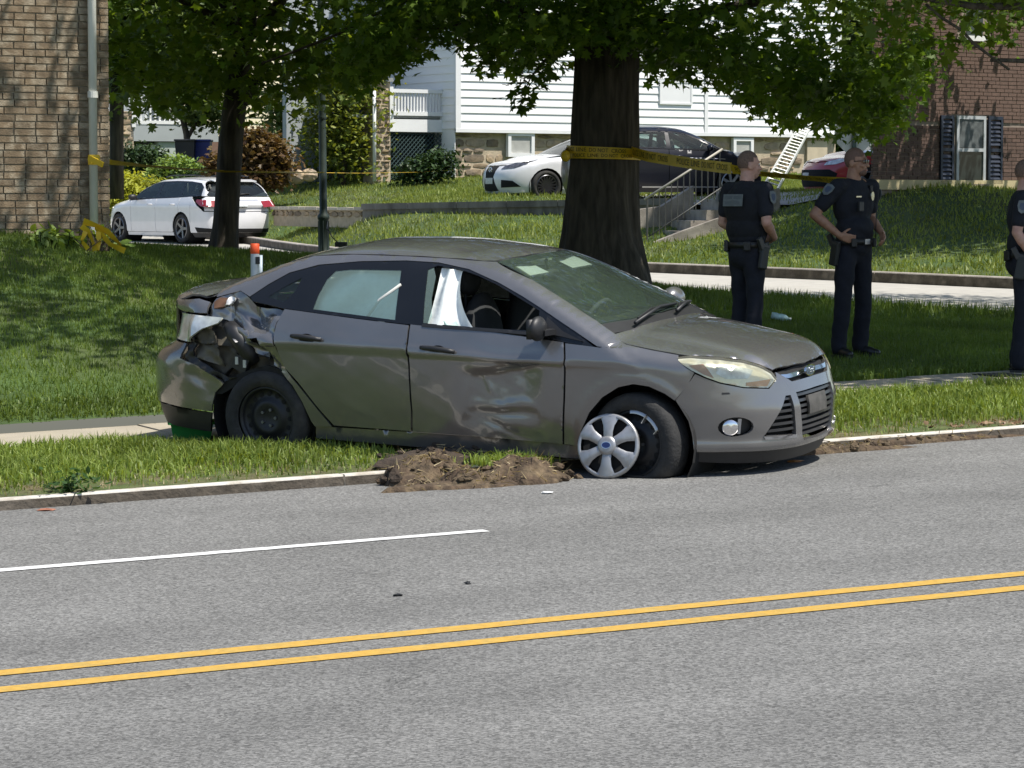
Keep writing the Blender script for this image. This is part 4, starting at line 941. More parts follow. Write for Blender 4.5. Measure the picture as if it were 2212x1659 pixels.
plant('shrub', 'bright lime yellow shrub beside the tan brick corner', 'shrub', (270, 470), 66, [(268, 412, 44, 40), (245, 400, 30, 30), (310, 430, 34, 34), (330, 405, 18, 20), (255, 450, 40, 30)], M_lime, 520, 10, .13, spread=.15, seed=2)
plant('shrub', 'light green leafy shrub in front of the blue bin', 'shrub', (385, 400), 69, [(385, 365, 44, 28), (350, 385, 34, 30), (425, 385, 36, 28), (385, 398, 60, 18)], M_lg, 430, 10, .12, spread=.16, seed=3)
plant('shrub', 'low dark shrub behind roof of the white wagon', 'shrub', (430, 400), 68, [(430, 388, 44, 16), (500, 392, 60, 16)], M_yew, 260, 10, .11, spread=.16, seed=33)
plant('shrub', 'red brown leaved maple shrub beside the slender tree trunk', 'shrub', (560, 405), 67, [(572, 335, 42, 42), (548, 308, 28, 28), (598, 352, 22, 30), (560, 378, 46, 22), (480, 360, 24, 26)], M_red, 900, 10, .13, 'maple', .16, seed=4)
plant('shrub', 'dark green shrub growing against the green porch lattice', 'shrub', (915, 385), 68.5, [(915, 362, 34, 20), (955, 352, 22, 32), (880, 374, 22, 10)], M_yew, 300, 10, .12, spread=.16, seed=5)
plant('small_tree', 'sunlit yellow green tree left of the brown stone pier', 'tree', (745, 395), 69.5, [(748, 250, 52, 90), (720, 200, 50, 60), (775, 190, 32, 50), (755, 330, 40, 50), (700, 290, 34, 60)], M_yg, 430, 11, .15, 'leaf', .32, stem=[[(742, 400, 6), (745, 330, 5), (750, 230, 3)], [(745, 340, 4), (720, 230, 2)]], seed=6, partname='crown')
plant('small_tree', 'bushy grey green tree between lamp post and red brown shrub', 'tree', (660, 400), 72, [(660, 300, 46, 90), (625, 250, 40, 60), (690, 350, 34, 50), (640, 370, 40, 26)], M_bg, 800, 11, .14, 'leaf', .24, stem=[[(655, 402, 5), (658, 320, 4), (660, 240, 2)]], seed=7, partname='crown')
plant('small_tree', 'twin stemmed small tree before the cream siding', 'tree', (405, 350), 74, [(420, 205, 62, 50), (370, 180, 50, 50), (450, 240, 34, 36), (395, 150, 80, 40)], M_bg, 560, 10, .15, 'maple', .24, stem=[[(408, 350, 8), (403, 290, 7), (388, 230, 5), (372, 190, 3)], [(404, 300, 5), (432, 250, 4), (440, 200, 2)]], seed=8, partname='crown')
plant('yard_tree', 'dark leaning tree behind the corner of tan brick building', 'tree', (255, 420), 46, [(280, 60, 90, 70), (330, 110, 70, 50), (400, 20, 110, 60), (260, 200, 22, 40)], M_bg, 700, 12, .15, 'maple', .3, stem=[[(252, 430, 16), (252, 300, 15), (252, 150, 16), (270, 90, 16), (300, 40, 12)], [(256, 150, 12), (290, 120, 9), (330, 60, 6)]], seed=9, partname='crown')
# tree out of frame that shades the red brick house and the top of its bank
plant('yard_tree', 'tree beyond right edge that shades the red brick house', 'tree', (2560, 420), 46.5, [(2440, -140, 560, 170), (2300, -160, 420, 150), (2620, -200, 420, 200), (2250, -90, 300, 110)], M_map, 1500, 13, .18, 'kite', .32, stem=[[(2560, 430, 34), (2555, 200, 28), (2540, 0, 22)], [(2548, 120, 14), (2420, 0, 9), (2300, -60, 4)], [(2550, 60, 14), (2680, -60, 8), (2760, -160, 3)]], seed=61, partname='crown', dy=.75)
# the wood behind the houses
for i, (x, y, rx, ry, Y, s) in enumerate(((560, 110, 190, 190, 104, 51), (720, 60, 170, 160, 118, 52), (320, 90, 150, 190, 112, 53), (880, 20, 130, 130, 122, 54), (1850, 180, 90, 190, 98, 55))):
    plant('background_tree', ['tall hazy tree beyond the porch seen between two dark trunks', 'broad tree crown far behind the stone pier', 'tall tree rising behind the cream house', 'distant tree behind the white house corner', 'tree in the gap between white house and red brick house'][i], 'tree', (x, 400), Y, [(x, y, rx, ry), (x - rx * .5, y + 50, rx * .6, ry * .6), (x + rx * .5, y + 40, rx * .6, ry * .6), (x, y + 150, rx * .8, ry * .5)], M_bg, 900, 11, .36, 'kite', .6, stem=[[(x, 410, 9), (x, 250, 7), (x + 8, 60, 4)]], group='trees behind the houses', seed=s, partname='crown')
# ------------------------------------------------------------------ cars: a smooth body shape, panels cut out of it

def itp(xs,ys):
    """smooth monotone-ish cubic interpolation"""
    xs=np.array(xs,float);ys=np.array(ys,float)
    o=np.argsort(xs);xs=xs[o];ys=ys[o]
    d=np.diff(ys)/np.diff(xs);m=np.zeros(len(xs))
    for i in range(1,len(xs)-1):
        m[i]=0 if d[i-1]*d[i]<=0 else 2*d[i-1]*d[i]/(d[i-1]+d[i])
    m[0]=d[0];m[-1]=d[-1]
    def f(x):
        x=np.asarray(x,float);xc=np.clip(x,xs[0],xs[-1])
        i=np.clip(np.searchsorted(xs,xc)-1,0,len(xs)-2)
        h=xs[i+1]-xs[i];t=(xc-xs[i])/h
        return (2*t**3-3*t*t+1)*ys[i]+(t**3-2*t*t+t)*h*m[i]+(-2*t**3+3*t*t)*ys[i+1]+(t**3-t*t)*h*m[i+1]+(x-xc)*0
    return f
def smax(a,b,r):
    h=np.clip(r-np.abs(a-b),0,None)/r
    return np.maximum(a,b)+h*h*r*.25
class CarShape:
    def __init__(s,**k):
        s.W=itp(*k['W']);s.xf=itp(*k['xf']);s.xr=itp(*k['xr']);s.H=itp(*k['H']);s.crown=itp(*k['crown'])
        s.pn=k.get('pn',2.8);s.xcn=k['xcn'];s.pt=k.get('pt',3.2);s.xct=k['xct']
        s.gw=itp(*k['gw']);s.ws=itp(*k['ws']);s.rw=itp(*k['rw']);s.roof=itp(*k['roof']);s.wb=k.get('wb',.3);s.rb=k.get('rb',.2)
        s.rcrown=k.get('rcrown',.06);s.extra=k.get('extra',None);s.rs=k.get('rs',.09)
    def g(s,P):
        x,y,z=P[...,0],np.abs(P[...,1]),P[...,2]
        W=s.W(z)
        sn=np.clip((x-s.xcn)/(s.xf(z)-s.xcn),0,1.6);st=np.clip((s.xct-x)/(s.xct-s.xr(z)),0,1.6)
        yn=np.clip(y/W,1e-4,3)
        # superellipse level (scaled to metres roughly)
        r=((yn**s.pn+sn**s.pn)**(1/s.pn)-1)*W
        r2=((yn**s.pt+st**s.pt)**(1/s.pt)-1)*W
        side=np.maximum(r,r2)
        top=z-(s.H(x)-s.crown(x)*np.clip(yn,0,1.2)**2.2)
        low=smax(side,top,s.rs)
        gs=(y-s.gw(z))*.85
        gr=z-(s.roof(x)-s.rcrown*(y/.6)**2)
        gws=(x-(s.ws(z)-s.wb*y*y))*.42
        grw=((s.rw(z)+s.rb*y*y)-x)*.42
        gr2=smax(smax(smax(gs,gr,.09),gws,.035),grw,.05)
        gr2=np.maximum(gr2,.8-z)
        v=np.minimum(low,gr2)
        if s.extra is not None: v=s.extra(P,v)
        return v
    def cast(s,O,D,L,n=90):
        """march from O along D (arrays) up to length L; return hit points"""
        O=np.asarray(O,float);D=np.broadcast_to(np.asarray(D,float),O.shape)
        ts=np.linspace(0,L,n);lo=np.full(len(O),np.nan);hi=np.full(len(O),np.nan);prev=s.g(O)
        for i in range(1,n):
            v=s.g(O+D*ts[i]);m=np.isnan(hi)&(v<=0)&(prev>0)
            lo[m]=ts[i-1];hi[m]=ts[i];prev=v
        ok=~np.isnan(hi);lo=np.where(ok,lo,L*.5);hi=np.where(ok,hi,L*.5)
        for _ in range(24):
            md=(lo+hi)/2;v=s.g(O+D*md[:,None]);lo=np.where(v>0,md,lo);hi=np.where(v>0,hi,md)
        return O+D*((lo+hi)/2)[:,None],ok
    def nrm(s,P,e=.004):
        N=np.stack([s.g(P+np.eye(3)[i]*e)-s.g(P-np.eye(3)[i]*e) for i in range(3)],-1)
        return N/(np.linalg.norm(N,axis=-1,keepdims=True)+1e-9)
FOCUS=dict(
 W=([.12,.20,.28,.45,.62,.80,.90,1.0,1.12],[.83,.855,.872,.895,.905,.908,.888,.862,.83]),
 xf=([.12,.2,.3,.42,.52,.62,.70,.78,.86,1.0],[3.40,3.455,3.50,3.52,3.52,3.495,3.47,3.44,3.40,3.3]),
 xr=([.15,.3,.45,.6,.75,.9,1.0,1.12],[-.92,-.97,-1.0,-1.005,-.975,-.965,-.985,-.98]),
 H=([3.5,3.44,3.38,3.3,3.15,2.95,2.7,2.5,2.3,.5,-.1,-.45,-.7,-.9,-1.0],[.68,.775,.815,.85,.895,.935,.975,1.0,1.01,1.0,1.05,1.11,1.125,1.115,1.08]),
 crown=([3.5,3.2,2.6,2.2,.2,-.4,-1],[.05,.07,.09,.07,.05,.06,.06]),
 pn=2.8,xcn=2.4,pt=3.3,xct=-.1,
 gw=([.8,.97,1.36,1.5],[.93,.865,.63,.54]),
 ws=([.8,1.0,1.2,1.40,1.5],[2.95,2.55,2.08,1.60,1.33]),
 rw=([.9,1.10,1.24,1.36,1.46],[-1.05,-.62,-.30,.02,.4]),
 roof=([1.75,1.6,1.3,1.0,.8,.5,.2,0,-.2],[1.365,1.402,1.443,1.464,1.468,1.457,1.425,1.385,1.33]),wb=.3,rb=.25,rcrown=.055)
def inpoly(P, poly):
    x, y = P[:, 0], P[:, 1]; c = np.zeros(len(P), bool); q = np.asarray(poly, float); n = len(q)
    for i in range(n):
        (x1, y1), (x2, y2) = q[i - 1], q[i]
        m = ((y1 > y) != (y2 > y)); c ^= m & (x < (x2 - x1) * (y - y1) / ((y2 - y1) if abs(y2 - y1) > 1e-12 else 1e-12) + x1)
    return c
def dens(poly, sp):
    out = []; n = len(poly)
    for i in range(n):
        a, b = np.array(poly[i], float), np.array(poly[(i + 1) % n], float); L = np.linalg.norm(b - a); k = max(1, int(round(L / sp)))
        out += [tuple(a + (b - a) * j / k) for j in range(k)]
    return out
def fill2d(poly, sp, holes=()):
    B = dens(poly, sp); loops = [B] + [dens(h, sp) for h in holes]; V = []; E = []
    for L in loops:
        s = len(V); V += L; E += [(s + i, s + (i + 1) % len(L)) for i in range(len(L))]
    p = np.array(B); lo, hi = p.min(0), p.max(0)
    gx = np.arange(lo[0] + sp * .5, hi[0], sp); gy = np.arange(lo[1] + sp * .5, hi[1], sp)
    if len(gx) and len(gy):
        G = np.stack(np.meshgrid(gx, gy), -1).reshape(-1, 2); k = inpoly(G, B)
        for h in loops[1:]: k &= ~inpoly(G, h)
        G = G[k]
        if len(G):
            A = np.array(V); d = np.min(((G[:, None] - A[None]) ** 2).sum(-1), 1); G = G[d > (sp * .45) ** 2]
            V += [tuple(g) for g in G]
    vs, es, fs, *_ = delaunay_2d_cdt([Vector(v) for v in V], E, [], 0, 1e-5)
    vs = np.array([tuple(v) for v in vs]); F = np.array([f for f in fs if len(f) == 3]); cen = vs[F].mean(1)
    k = inpoly(cen, B)
    for h in loops[1:]: k &= ~inpoly(cen, h)
    F = F[k]; a, b, c = vs[F[:, 0]], vs[F[:, 1]], vs[F[:, 2]]
    cr = (b[:, 0] - a[:, 0]) * (c[:, 1] - a[:, 1]) - (b[:, 1] - a[:, 1]) * (c[:, 0] - a[:, 0])
    F = np.where((cr < 0)[:, None], F[:, ::-1], F); F = F[np.abs(cr) > 1e-9]
    used = np.unique(F); mp = -np.ones(len(vs), int); mp[used] = np.arange(len(used)); return vs[used], mp[F]
def project(C, P2, proj, side=-1):
    n = len(P2); a, b = P2[:, 0], P2[:, 1]; z0 = np.zeros(n)
    if proj == 'side': O = np.stack([a, z0 - 1.5, b], -1); D = np.array((0, 1., 0)); L = 1.5
    elif proj == 'top': O = np.stack([a, b, z0 + 2.1], -1); D = np.array((0, 0, -1.)); L = 2.0
    elif proj == 'nose': c, s = np.cos(a), np.sin(a); O = np.stack([C.xcn + 2.2 * c, -2.2 * s, b], -1); D = np.stack([-c, s, z0], -1); L = 2.15
    elif proj == 'tail': c, s = np.cos(a), np.sin(a); O = np.stack([C.xtl - 2.6 * c, -2.6 * s, b], -1); D = np.stack([c, s, z0], -1); L = 2.55
    P, ok = C.cast(O, D, L, 110)
    return P, ok
def panel(C, name, poly, proj, mat, parent, sp=.05, off=0.0, holes=(), thick=.015, deform=None, mirror=False, label=None, flip=False):
    V2, F = fill2d(poly, sp, holes); P, ok = project(C, V2, proj)
    if not ok.all():
        g = np.where(ok)[0]
        for i in np.where(~ok)[0]:
            j = g[np.argmin(((V2[g] - V2[i]) ** 2).sum(1))]; P[i] = P[j]
    Nn = C.nrm(P); P = P + Nn * off
    if deform: P = deform(P, Nn)
    # consistent outward faces
    fn = np.cross(P[F[:, 1]] - P[F[:, 0]], P[F[:, 2]] - P[F[:, 0]]); s = (fn * Nn[F[:, 0]]).sum(1)
    F = np.where((s < 0)[:, None], F[:, ::-1], F)
    V = P; n = len(P)
    if thick:
        E = {}
        for f in F:
            for i in range(3):
                e = (f[i], f[(i + 1) % 3]); k = (min(e), max(e)); E[k] = None if k in E else e
        be = [e for e in E.values() if e is not None]
        bv = sorted({i for e in be for i in e}); m1 = {v: n + i for i, v in enumerate(bv)}; m2 = {v: n + len(bv) + i for i, v in enumerate(bv)}
        V = np.concatenate([P, P[bv], P[bv] - Nn[bv] * thick]); fl = []
        for a, b in be: fl += [(m1[b], m1[a], m2[a]), (m1[b], m2[a], m2[b])]
        F = np.concatenate([F, np.array(fl)])
    o = link(name, npmesh(name, V, F, mat, True), parent, label)
    if mirror:
        V2m = V * np.array((1, -1, 1)); link(name, npmesh(name, V2m, F[:, ::-1].copy(), mat, True), parent)
    return o
def stripm(C, name, pts, proj, wd, mat, parent, off=.004, h=.01, mirror=False, sp=.04, deform=None):
    """bead along a 2-d path on the body"""
    P2 = np.array(pts, float); d = np.r_[0, np.cumsum(np.linalg.norm(np.diff(P2, axis=0), axis=1))]; t = np.linspace(0, d[-1], max(2, int(d[-1] / sp))); Q = np.stack([np.interp(t, d, P2[:, i]) for i in (0, 1)], -1)
    P, ok = project(C, Q, proj); Nn = C.nrm(P); P = P + Nn * off
    if deform: P = deform(P, Nn)
    m = MB(); m.tube(P[ok], wd / 2, 6); m.build(name, mat, parent, True)
    if mirror: m2 = MB(); m2.tube(P[ok] * np.array((1, -1, 1)), wd / 2, 6); m2.build(name, mat, parent, True)
def YAX(x, y, z, s=-1):
    """lathe frame: local z points outward along car -y (s=-1) or +y"""
    M = Matrix(((1, 0, 0), (0, 0, s), (0, 1, 0))).to_4x4() if s > 0 else Matrix(((1, 0, 0), (0, 0, -1), (0, 1, 0))).to_4x4()
    M.translation = (x, y, z); return M
def tyre(parent, M, R=.316, wd=.205, rim=.21, mat=None, flat=0.0, n=44):
    h = wd / 2; prof = [(rim, -h * .8), (rim + .02, -h), ((R + rim) / 2, -h * 1.06), (R - .025, -h * .95), (R - .006, -h * .8), (R, -h * .5), (R, h * .5), (R - .006, h * .8), (R - .025, h * .95), ((R + rim) / 2, h * 1.06), (rim + .02, h), (rim, h * .8)]
    m = MB(); m.lathe(prof, n)
    V = []
    for v in m.V:
        v = Vector(v)
        if flat and v.y < -R + flat + .02:
            k = (-R + flat + .02 - v.y); v.y = -R + flat + .02 - k * .12; v.z *= 1 + k * 2.2
        V.append(M @ v)
    m.V = V; return m.build('tyre', mat, parent, True)
M_tyre = pm('tyre_rubber', (.022, .022, .022), .85, var=.25, scale=20, bump=.3, bscale=60, var2=(.05, .045, .038), v2=.5, s2=6, obj=True)
M_blk = pm('black_plastic', (.016, .016, .017), .5, var=.15, scale=10, obj=True)
M_gloss = pm('black_trim', (.010, .011, .013), .18, var=.1, scale=5, obj=True)
M_chrome = pm('chrome', (.80, .80, .82), .12, metal=1, var=.03, obj=True)
M_silver = pm('silver_plastic', (.46, .465, .48), .32, metal=.75, var=.1, scale=9, obj=True, bump=.03)
M_under = pm('dark_underbody', (.010, .010, .010), .9, var=.2, obj=True)
M_redl = pm('red_lens', (.24, .010, .014), .15, var=.1, obj=True, coat=.5)
M_plate = pm('plate_white', (.55, .57, .56), .5, var=.2, scale=30, obj=True)
M_glass = glassm('tinted_glass', (.50, .60, .56), .9, body=.10, bodycol=(.10, .14, .13))
M_dglass = glassm('dark_tinted_glass', (.22, .26, .26), .9, body=.25, bodycol=(.03, .04, .04))
M_int = pm('dark_interior', (.028, .030, .032), .8, var=.2, obj=True)
M_int2 = pm('grey_interior', (.12, .125, .12), .85, var=.1, obj=True)
M_head = pm('pale_headliner', (.33, .34, .32), .9, var=.05, obj=True)
def alloy(parent, M, r, mat, spokes=5, wd=.05, depth=.06, twin=False):
    """open alloy wheel"""
    m = MB(); m.lathe([(r, -.09), (r, .0), (r - .018, .012), (r - .03, .0), (r - .035, -.09)], 40, M)
    m.lathe([(.0, -.012), (.055, -.012), (.065, -.03), (.065, -.06)], 20, M)
    for k in range(spokes):
        for dd in ((-.13, .13) if twin else (0,)):
            a = 2 * math.pi * k / spokes + dd; A = M @ Vector((.04 * math.cos(a), .04 * math.sin(a), -.03)); B = M @ Vector(((r - .02) * math.cos(a + dd * .4), (r - .02) * math.sin(a + dd * .4), -.008))
            m.beam(A, B, wd * (.6 if twin else 1), .03, up=tuple((M.to_3x3() @ Vector((0, 0, 1)))))
    rimo = m.build('rim', mat, parent)
    d = MB(); d.lathe([(r - .03, -.075), (.0, -.075)], 32, M); d.build('brake_disc', M_under, rimo)
    return rimo
def arcpts(xc, zc, r, a0, a1, n=12): return [(xc + r * math.cos(math.radians(a0 + (a1 - a0) * i / n)), zc + r * math.sin(math.radians(a0 + (a1 - a0) * i / n))) for i in range(n + 1)]
def wheelwell(parent, x, z, r, y0=.9, y1=.5, sides=(-1, 1)):
    for s in sides:
        m = MB(); m.lathe([(r + .01, 0), (r + .01, y0 - y1 - .03), (0, y0 - y1 - .03)], 24, Matrix(((1, 0, 0), (0, 0, -s), (0, 1, 0))).to_4x4() if False else Matrix.Translation((x, s * (y0 - .02), z)) @ (Matrix(((1, 0, 0), (0, 0, -s), (0, 1, 0))).to_4x4()))
        m.build('wheel_arch_liner', M_under, parent)
def topz(C, pts):
    P, ok = project(C, np.array(pts, float), 'top'); return [(float(p[0]), float(p[2])) for p in P]
def nz(C, pts): return [(math.atan2(-y, x - C.xcn), z) for x, y, z in pts]
def tz(C, pts): return [(math.atan2(-y, C.xtl - x), z) for x, y, z in pts]
def mirr(pts): return pts + [(-a, b) for a, b in pts[::-1] if abs(a) > 1e-6]
def mirry(pts): return pts + [(a, -b) for a, b in pts[::-1] if abs(b) > 1e-6]
# ------------------------------------------------------------------ the wrecked grey saloon
def _ridge(P, N): return P
FOC = dict(
 W=([.12,.20,.28,.45,.62,.80,.90,1.0,1.12],[.83,.855,.872,.895,.905,.908,.888,.862,.83]),
 xf=([.12,.2,.3,.42,.52,.62,.70,.78,.86,1.0],[3.40,3.455,3.50,3.52,3.52,3.495,3.47,3.44,3.40,3.3]),
 xr=([.15,.3,.45,.6,.69,.76,.82,.95,1.03,1.12],[-1.03,-1.09,-1.115,-1.11,-1.06,-.93,-.88,-.865,-.93,-.93]),
 H=([3.5,3.44,3.38,3.3,3.15,2.95,2.7,2.5,2.3,.5,-.1,-.45,-.7,-.9,-1.0],[.68,.775,.815,.85,.895,.935,.975,1.0,1.01,1.0,1.05,1.11,1.125,1.115,1.08]),
 crown=([3.5,3.2,2.6,2.2,.2,-.4,-1],[.05,.07,.09,.07,.05,.06,.06]),
 pn=2.8,xcn=2.4,pt=3.6,xct=-.1,
 gw=([.8,.97,1.36,1.5],[.93,.865,.63,.54]),
 ws=([.8,1.0,1.2,1.40,1.5],[2.95,2.55,2.08,1.60,1.33]),
 rw=([.9,1.0,1.10,1.24,1.36,1.46],[-.78,-.74,-.62,-.30,.02,.4]),
 roof=([1.75,1.6,1.3,1.0,.8,.5,.2,0,-.2],[1.365,1.402,1.443,1.464,1.468,1.457,1.425,1.385,1.33]),wb=.3,rb=.25,rcrown=.055)
C = CarShape(**FOC); C.xtl = .3
M_paint = pm('grey_metallic_paint', (.205, .200, .198), .25, metal=.60, var=.06, scale=3, coat=.95, obj=True, var2=(.172, .166, .160), v2=.6, s2=1.3)
M_inner = pm('bare_inner_panel', (.13, .115, .085), .6, metal=.2, var=.3, scale=9, obj=True, var2=(.05, .045, .04), v2=.7, s2=5)
M_rust = pm('rust_brown_primer', (.13, .065, .036), .8, var=.3, scale=25, obj=True)
wk = thing('wrecked_car', 'crashed dark grey four door saloon with torn rear quarter and dented front door', 'car', M=CAR_M)
def fbm(P, s, seed=0):
    x, y = P[:, 0] * s + seed, P[:, 2] * s - seed
    return (np.sin(x * 1.7 + 1.3 * np.sin(y * 2.1)) * np.sin(y * 1.9 + 1.1 * np.sin(x * 1.3)) + .5 * np.sin(x * 4.3 + 2 * np.sin(y * 3.1) + seed) * np.sin(y * 3.7 + seed) + .25 * np.sin(x * 9.1 + y * 4) * np.sin(y * 8.3 - x * 3))
def wavy(P, N): return P + N * (.0016 * fbm(P, 5, 2))[:, None]
def doordent(P, N):
    x, z = P[:, 0], P[:, 2]
    s = (.775 + .03 * np.sin(x * 7) - z) / (.44 + .05 * np.sin(x * 9 + 1)); sc = np.clip(s, 0, 1)
    r = np.clip((np.abs(x - 1.73 - .05 * (z - .6)) - .14) / .20, 0, 1); wx = 1 - r * r * (3 - 2 * r)
    t = np.clip(sc / .16, 0, 1); k = t * t * (3 - 2 * t) * (1 - sc) ** .8 * wx
    d = -.070 * k
    d += .012 * np.exp(-((s + .04) / .05) ** 2) * wx                                    # pushed-up lip over the dent
    b2 = np.exp(-((z - (.505 + .07 * (x - 1.7) + .012 * np.sin(x * 21))) / .03) ** 2) * np.clip(1 - np.abs(x - 1.76) / .26, 0, 1) ** .5; d += .016 * b2
    b3 = np.exp(-((z - (.455 + .05 * (x - 1.7))) / .022) ** 2) * np.clip(1 - np.abs(x - 1.74) / .26, 0, 1) ** .5; d -= .018 * b3
    d += .011 * np.exp(-((x - (1.50 + .30 * (z - .6))) / .022) ** 2) * np.exp(-((z - .62) / .13) ** 2)
    d += .007 * np.exp(-((x - (1.66 - .55 * (z - .6))) / .02) ** 2) * np.exp(-((z - .63) / .08) ** 2)
    low = np.exp(-((z - (.365 + .045 * np.sin(x * 9))) / .022) ** 2) * np.exp(-((x - 1.75) / .26) ** 4); d += -.012 * low
    up = np.exp(-((z - (.872 - .05 * np.sin((x - 1.5) * 5))) / .03) ** 2) * np.exp(-((x - 1.82) / .22) ** 2); d += -.014 * up
    k = np.clip(k * 1.5, 0, 1); d = d * .55 + .002 * fbm(P, 11, 4) * k
    # body crease line
    cr = np.exp(-((z - (.845 - .055 * (x - 1.0))) / .014) ** 2); d += .006 * cr * (1 - np.clip(k * 2, 0, 1))
    return wavy(P, N) + N * d[:, None]
def crease(P, N):
    x, z = P[:, 0], P[:, 2]; cr = np.exp(-((z - (.845 - .055 * (x - 1.0))) / .014) ** 2); k = np.clip((2.75 - x) / .4, 0, 1)
    lip = np.exp(-((np.sqrt((x - 2.65) ** 2 + (z - .32) ** 2) - .40) / .03) ** 2) * (x > 2.2)
    return wavy(P, N) + N * (.006 * cr * k + .010 * lip)[:, None]
def crush(P, N):
    x, z = P[:, 0], P[:, 2]; k = np.clip((.24 - x) / .30, 0, 1) * np.clip((1.17 - z) / .16, 0, 1) * np.clip((z - .45) / .2, 0, 1)
    a = x * .8 + z * .6; b = -x * .5 + z * .85
    f = np.abs(np.sin(a * 16 + 1.2 * np.sin(b * 9))) ** .7 * .045 + .030 * np.sin(b * 13 + 1.5 * np.sin(a * 8 + 1)) + .010 * fbm(P, 12, 6)
    d = k * (f - .075)
    return wavy(P, N) + N * d[:, None] + np.array((0, 0, 1.)) * (k * .015 * np.sin(x * 17))[:, None]
def crushb(P, N):
    x, z = P[:, 0], P[:, 2]; k = np.clip((x + .75) / .3, 0, 1) * np.clip((z - .40) / .2, 0, 1)
    return P + N * (k * (.018 * fbm(P, 10, 3) - .02) + .004 * fbm(P, 8, 5))[:, None]
def hoodf(P, N):
    x, y = P[:, 0], np.abs(P[:, 1]); yr = .50 + .06 * np.clip((3.1 - x), 0, .5); k = 1 / (1 + np.exp((y - yr) / .018)); f = np.clip((x - 2.45) / .25, 0, 1) * np.clip((3.43 - x) / .12, 0, 1)
    return P + N * (.016 * k * f + .0012 * fbm(P, 4, 2))[:, None]
P_ = lambda *a, **k: panel(C, *a, **k)
HED = [(2.44, -.725), (2.50, -.775), (2.56, -.80), (2.76, -.80), (2.9, -.785)]
fen_top = topz(C, [(x, y - .006) for x, y in HED[::-1]])
front_door = [(1.075, .982), (1.095, .72), (1.105, .43), (1.095, .297), (1.64, .297), (2.155, .287), (2.175, .59), (2.185, .83), (2.165, .925), (1.7, .960), (1.37, .970)]
rear_door = [(.125, 1.035), (.09, .94), (.086, .85), (.116, .76), (.166, .66), (.266, .57), (.396, .42), (.515, .30), (1.083, .30), (1.093, .43), (1.083, .72), (1.062, .976), (.68, .998), (.36, 1.02)]
fender = [(2.18, .920), (2.198, .83), (2.188, .59), (2.168, .287)] + [(2.275, .285), (2.29, .38), (2.35, .5), (2.44, .6), (2.55, .67), (2.65, .695), (2.75, .685), (2.85, .645), (2.91, .605), (2.985, .70), (3.02, .775), (2.97, .805), (2.915, .845)] + fen_top[:-1] + [(2.42, .905)]
quarter = [(.115, 1.03), (.078, .94), (.074, .85), (.104, .755), (.154, .655), (.254, .56), (.384, .415), (.498, .29), (.37, .285), (.345, .32), (.29, .44), (.22, .55), (.14, .615), (.06, .66), (.045, .74), (-.01, .79), (-.05, .86), (-.12, .855), (-.15, .90), (-.27, .93), (-.335, .96), (-.50, .975), (-.46, 1.04), (-.42, 1.085), (-.25, 1.132), (-.19, 1.108), (-.13, 1.072)]
P_('front_door', front_door, 'side', M_paint, wk, sp=.018, deform=doordent, label='deeply dented grey front door')
P_('rear_door', rear_door, 'side', M_paint, wk, sp=.028, deform=crease)
P_('front_fender', fender, 'side', M_paint, wk, sp=.03, deform=crease)
P_('rear_quarter_panel', quarter, 'side', M_paint, wk, sp=.016, deform=crush, label='crumpled and torn rear quarter panel')
# far side: whole panels
def mirr_panel(name, poly, mat, sp=.06):
    o = P_(name, poly, 'side', mat, wk, sp=sp); me = o.data; v = np.empty(len(me.vertices) * 3, np.float32); me.vertices.foreach_get('co', v); v[1::3] *= -1; me.vertices.foreach_set('co', v); me.flip_normals(); me.update()
mirr_panel('front_door', front_door, M_paint); mirr_panel('rear_door', rear_door, M_paint); mirr_panel('front_fender', fender, M_paint)
mirr_panel('rear_quarter_panel', [(.115, 1.03), (.078, .94), (.074, .85), (.104, .755), (.254, .56), (.384, .415), (.498, .29), (.37, .285), (.29, .44), (.14, .62), (0, .66), (-.2, .61), (-.36, .42), (-.42, .33), (-.6, .33), (-.62, .77), (-.35, .96), (-.50, .975), (-.42, 1.085), (-.25, 1.132), (-.19, 1.108), (-.13, 1.072)], M_paint)
sill = [(.36, .20), (.37, .283), (1.1, .290), (1.64, .290), (2.27, .278), (2.27, .195), (1.3, .19)]
def silld(P, N): return P - N * (.012 + .02 * np.exp(-((P[:, 0] - 1.75) / .25) ** 2) + .006 * fbm(P, 9, 3) * (P[:, 0] > 1.4))[:, None]
P_('sill', sill, 'side', M_paint, wk, sp=.035, deform=silld); mirr_panel('sill', sill, M_paint)
# roof, pillars, glass
RAIL = [(2.44, -.725), (2.3, -.69), (2.1, -.645), (1.8, -.585), (1.52, -.525), (1.44, -.556), (1.2, -.577), (.9, -.587), (.5, -.582), (.2, -.572), (-.05, -.577), (-.3, -.62), (-.42, -.68)]
dlo_top = [(2.40, .912), (2.25, .985), (2.10, 1.055), (1.96, 1.12), (1.81, 1.185), (1.62, 1.258), (1.38, 1.330), (1.15, 1.362), (.91, 1.366), (.58, 1.350), (.28, 1.318), (.08, 1.262), (-.05, 1.185), (-.165, 1.102)]
rail = topz(C, RAIL) + [(-.42, 1.088)] + [(-.25, 1.136), (-.19, 1.112)] + dlo_top[::-1] + [(2.55, .905), (2.50, .955)]
P_('pillar_rail', rail, 'side', M_paint, wk, sp=.03, mirror=True)
dlo_bot = [(-.13, 1.075), (.11, 1.042), (.36, 1.024), (.68, 1.003), (1.0, .986), (1.37, .974), (1.7, .964), (2.0, .950), (2.17, .927)]
qg = [(-.03, 1.105), (.06, 1.165), (.185, 1.235), (.165, 1.15), (.105, 1.082)]
rg = [(.335, 1.045), (.345, 1.13), (.375, 1.23), (.42, 1.285), (.52, 1.298), (.65, 1.303), (.9, 1.308), (.955, 1.005), (.65, 1.025)]
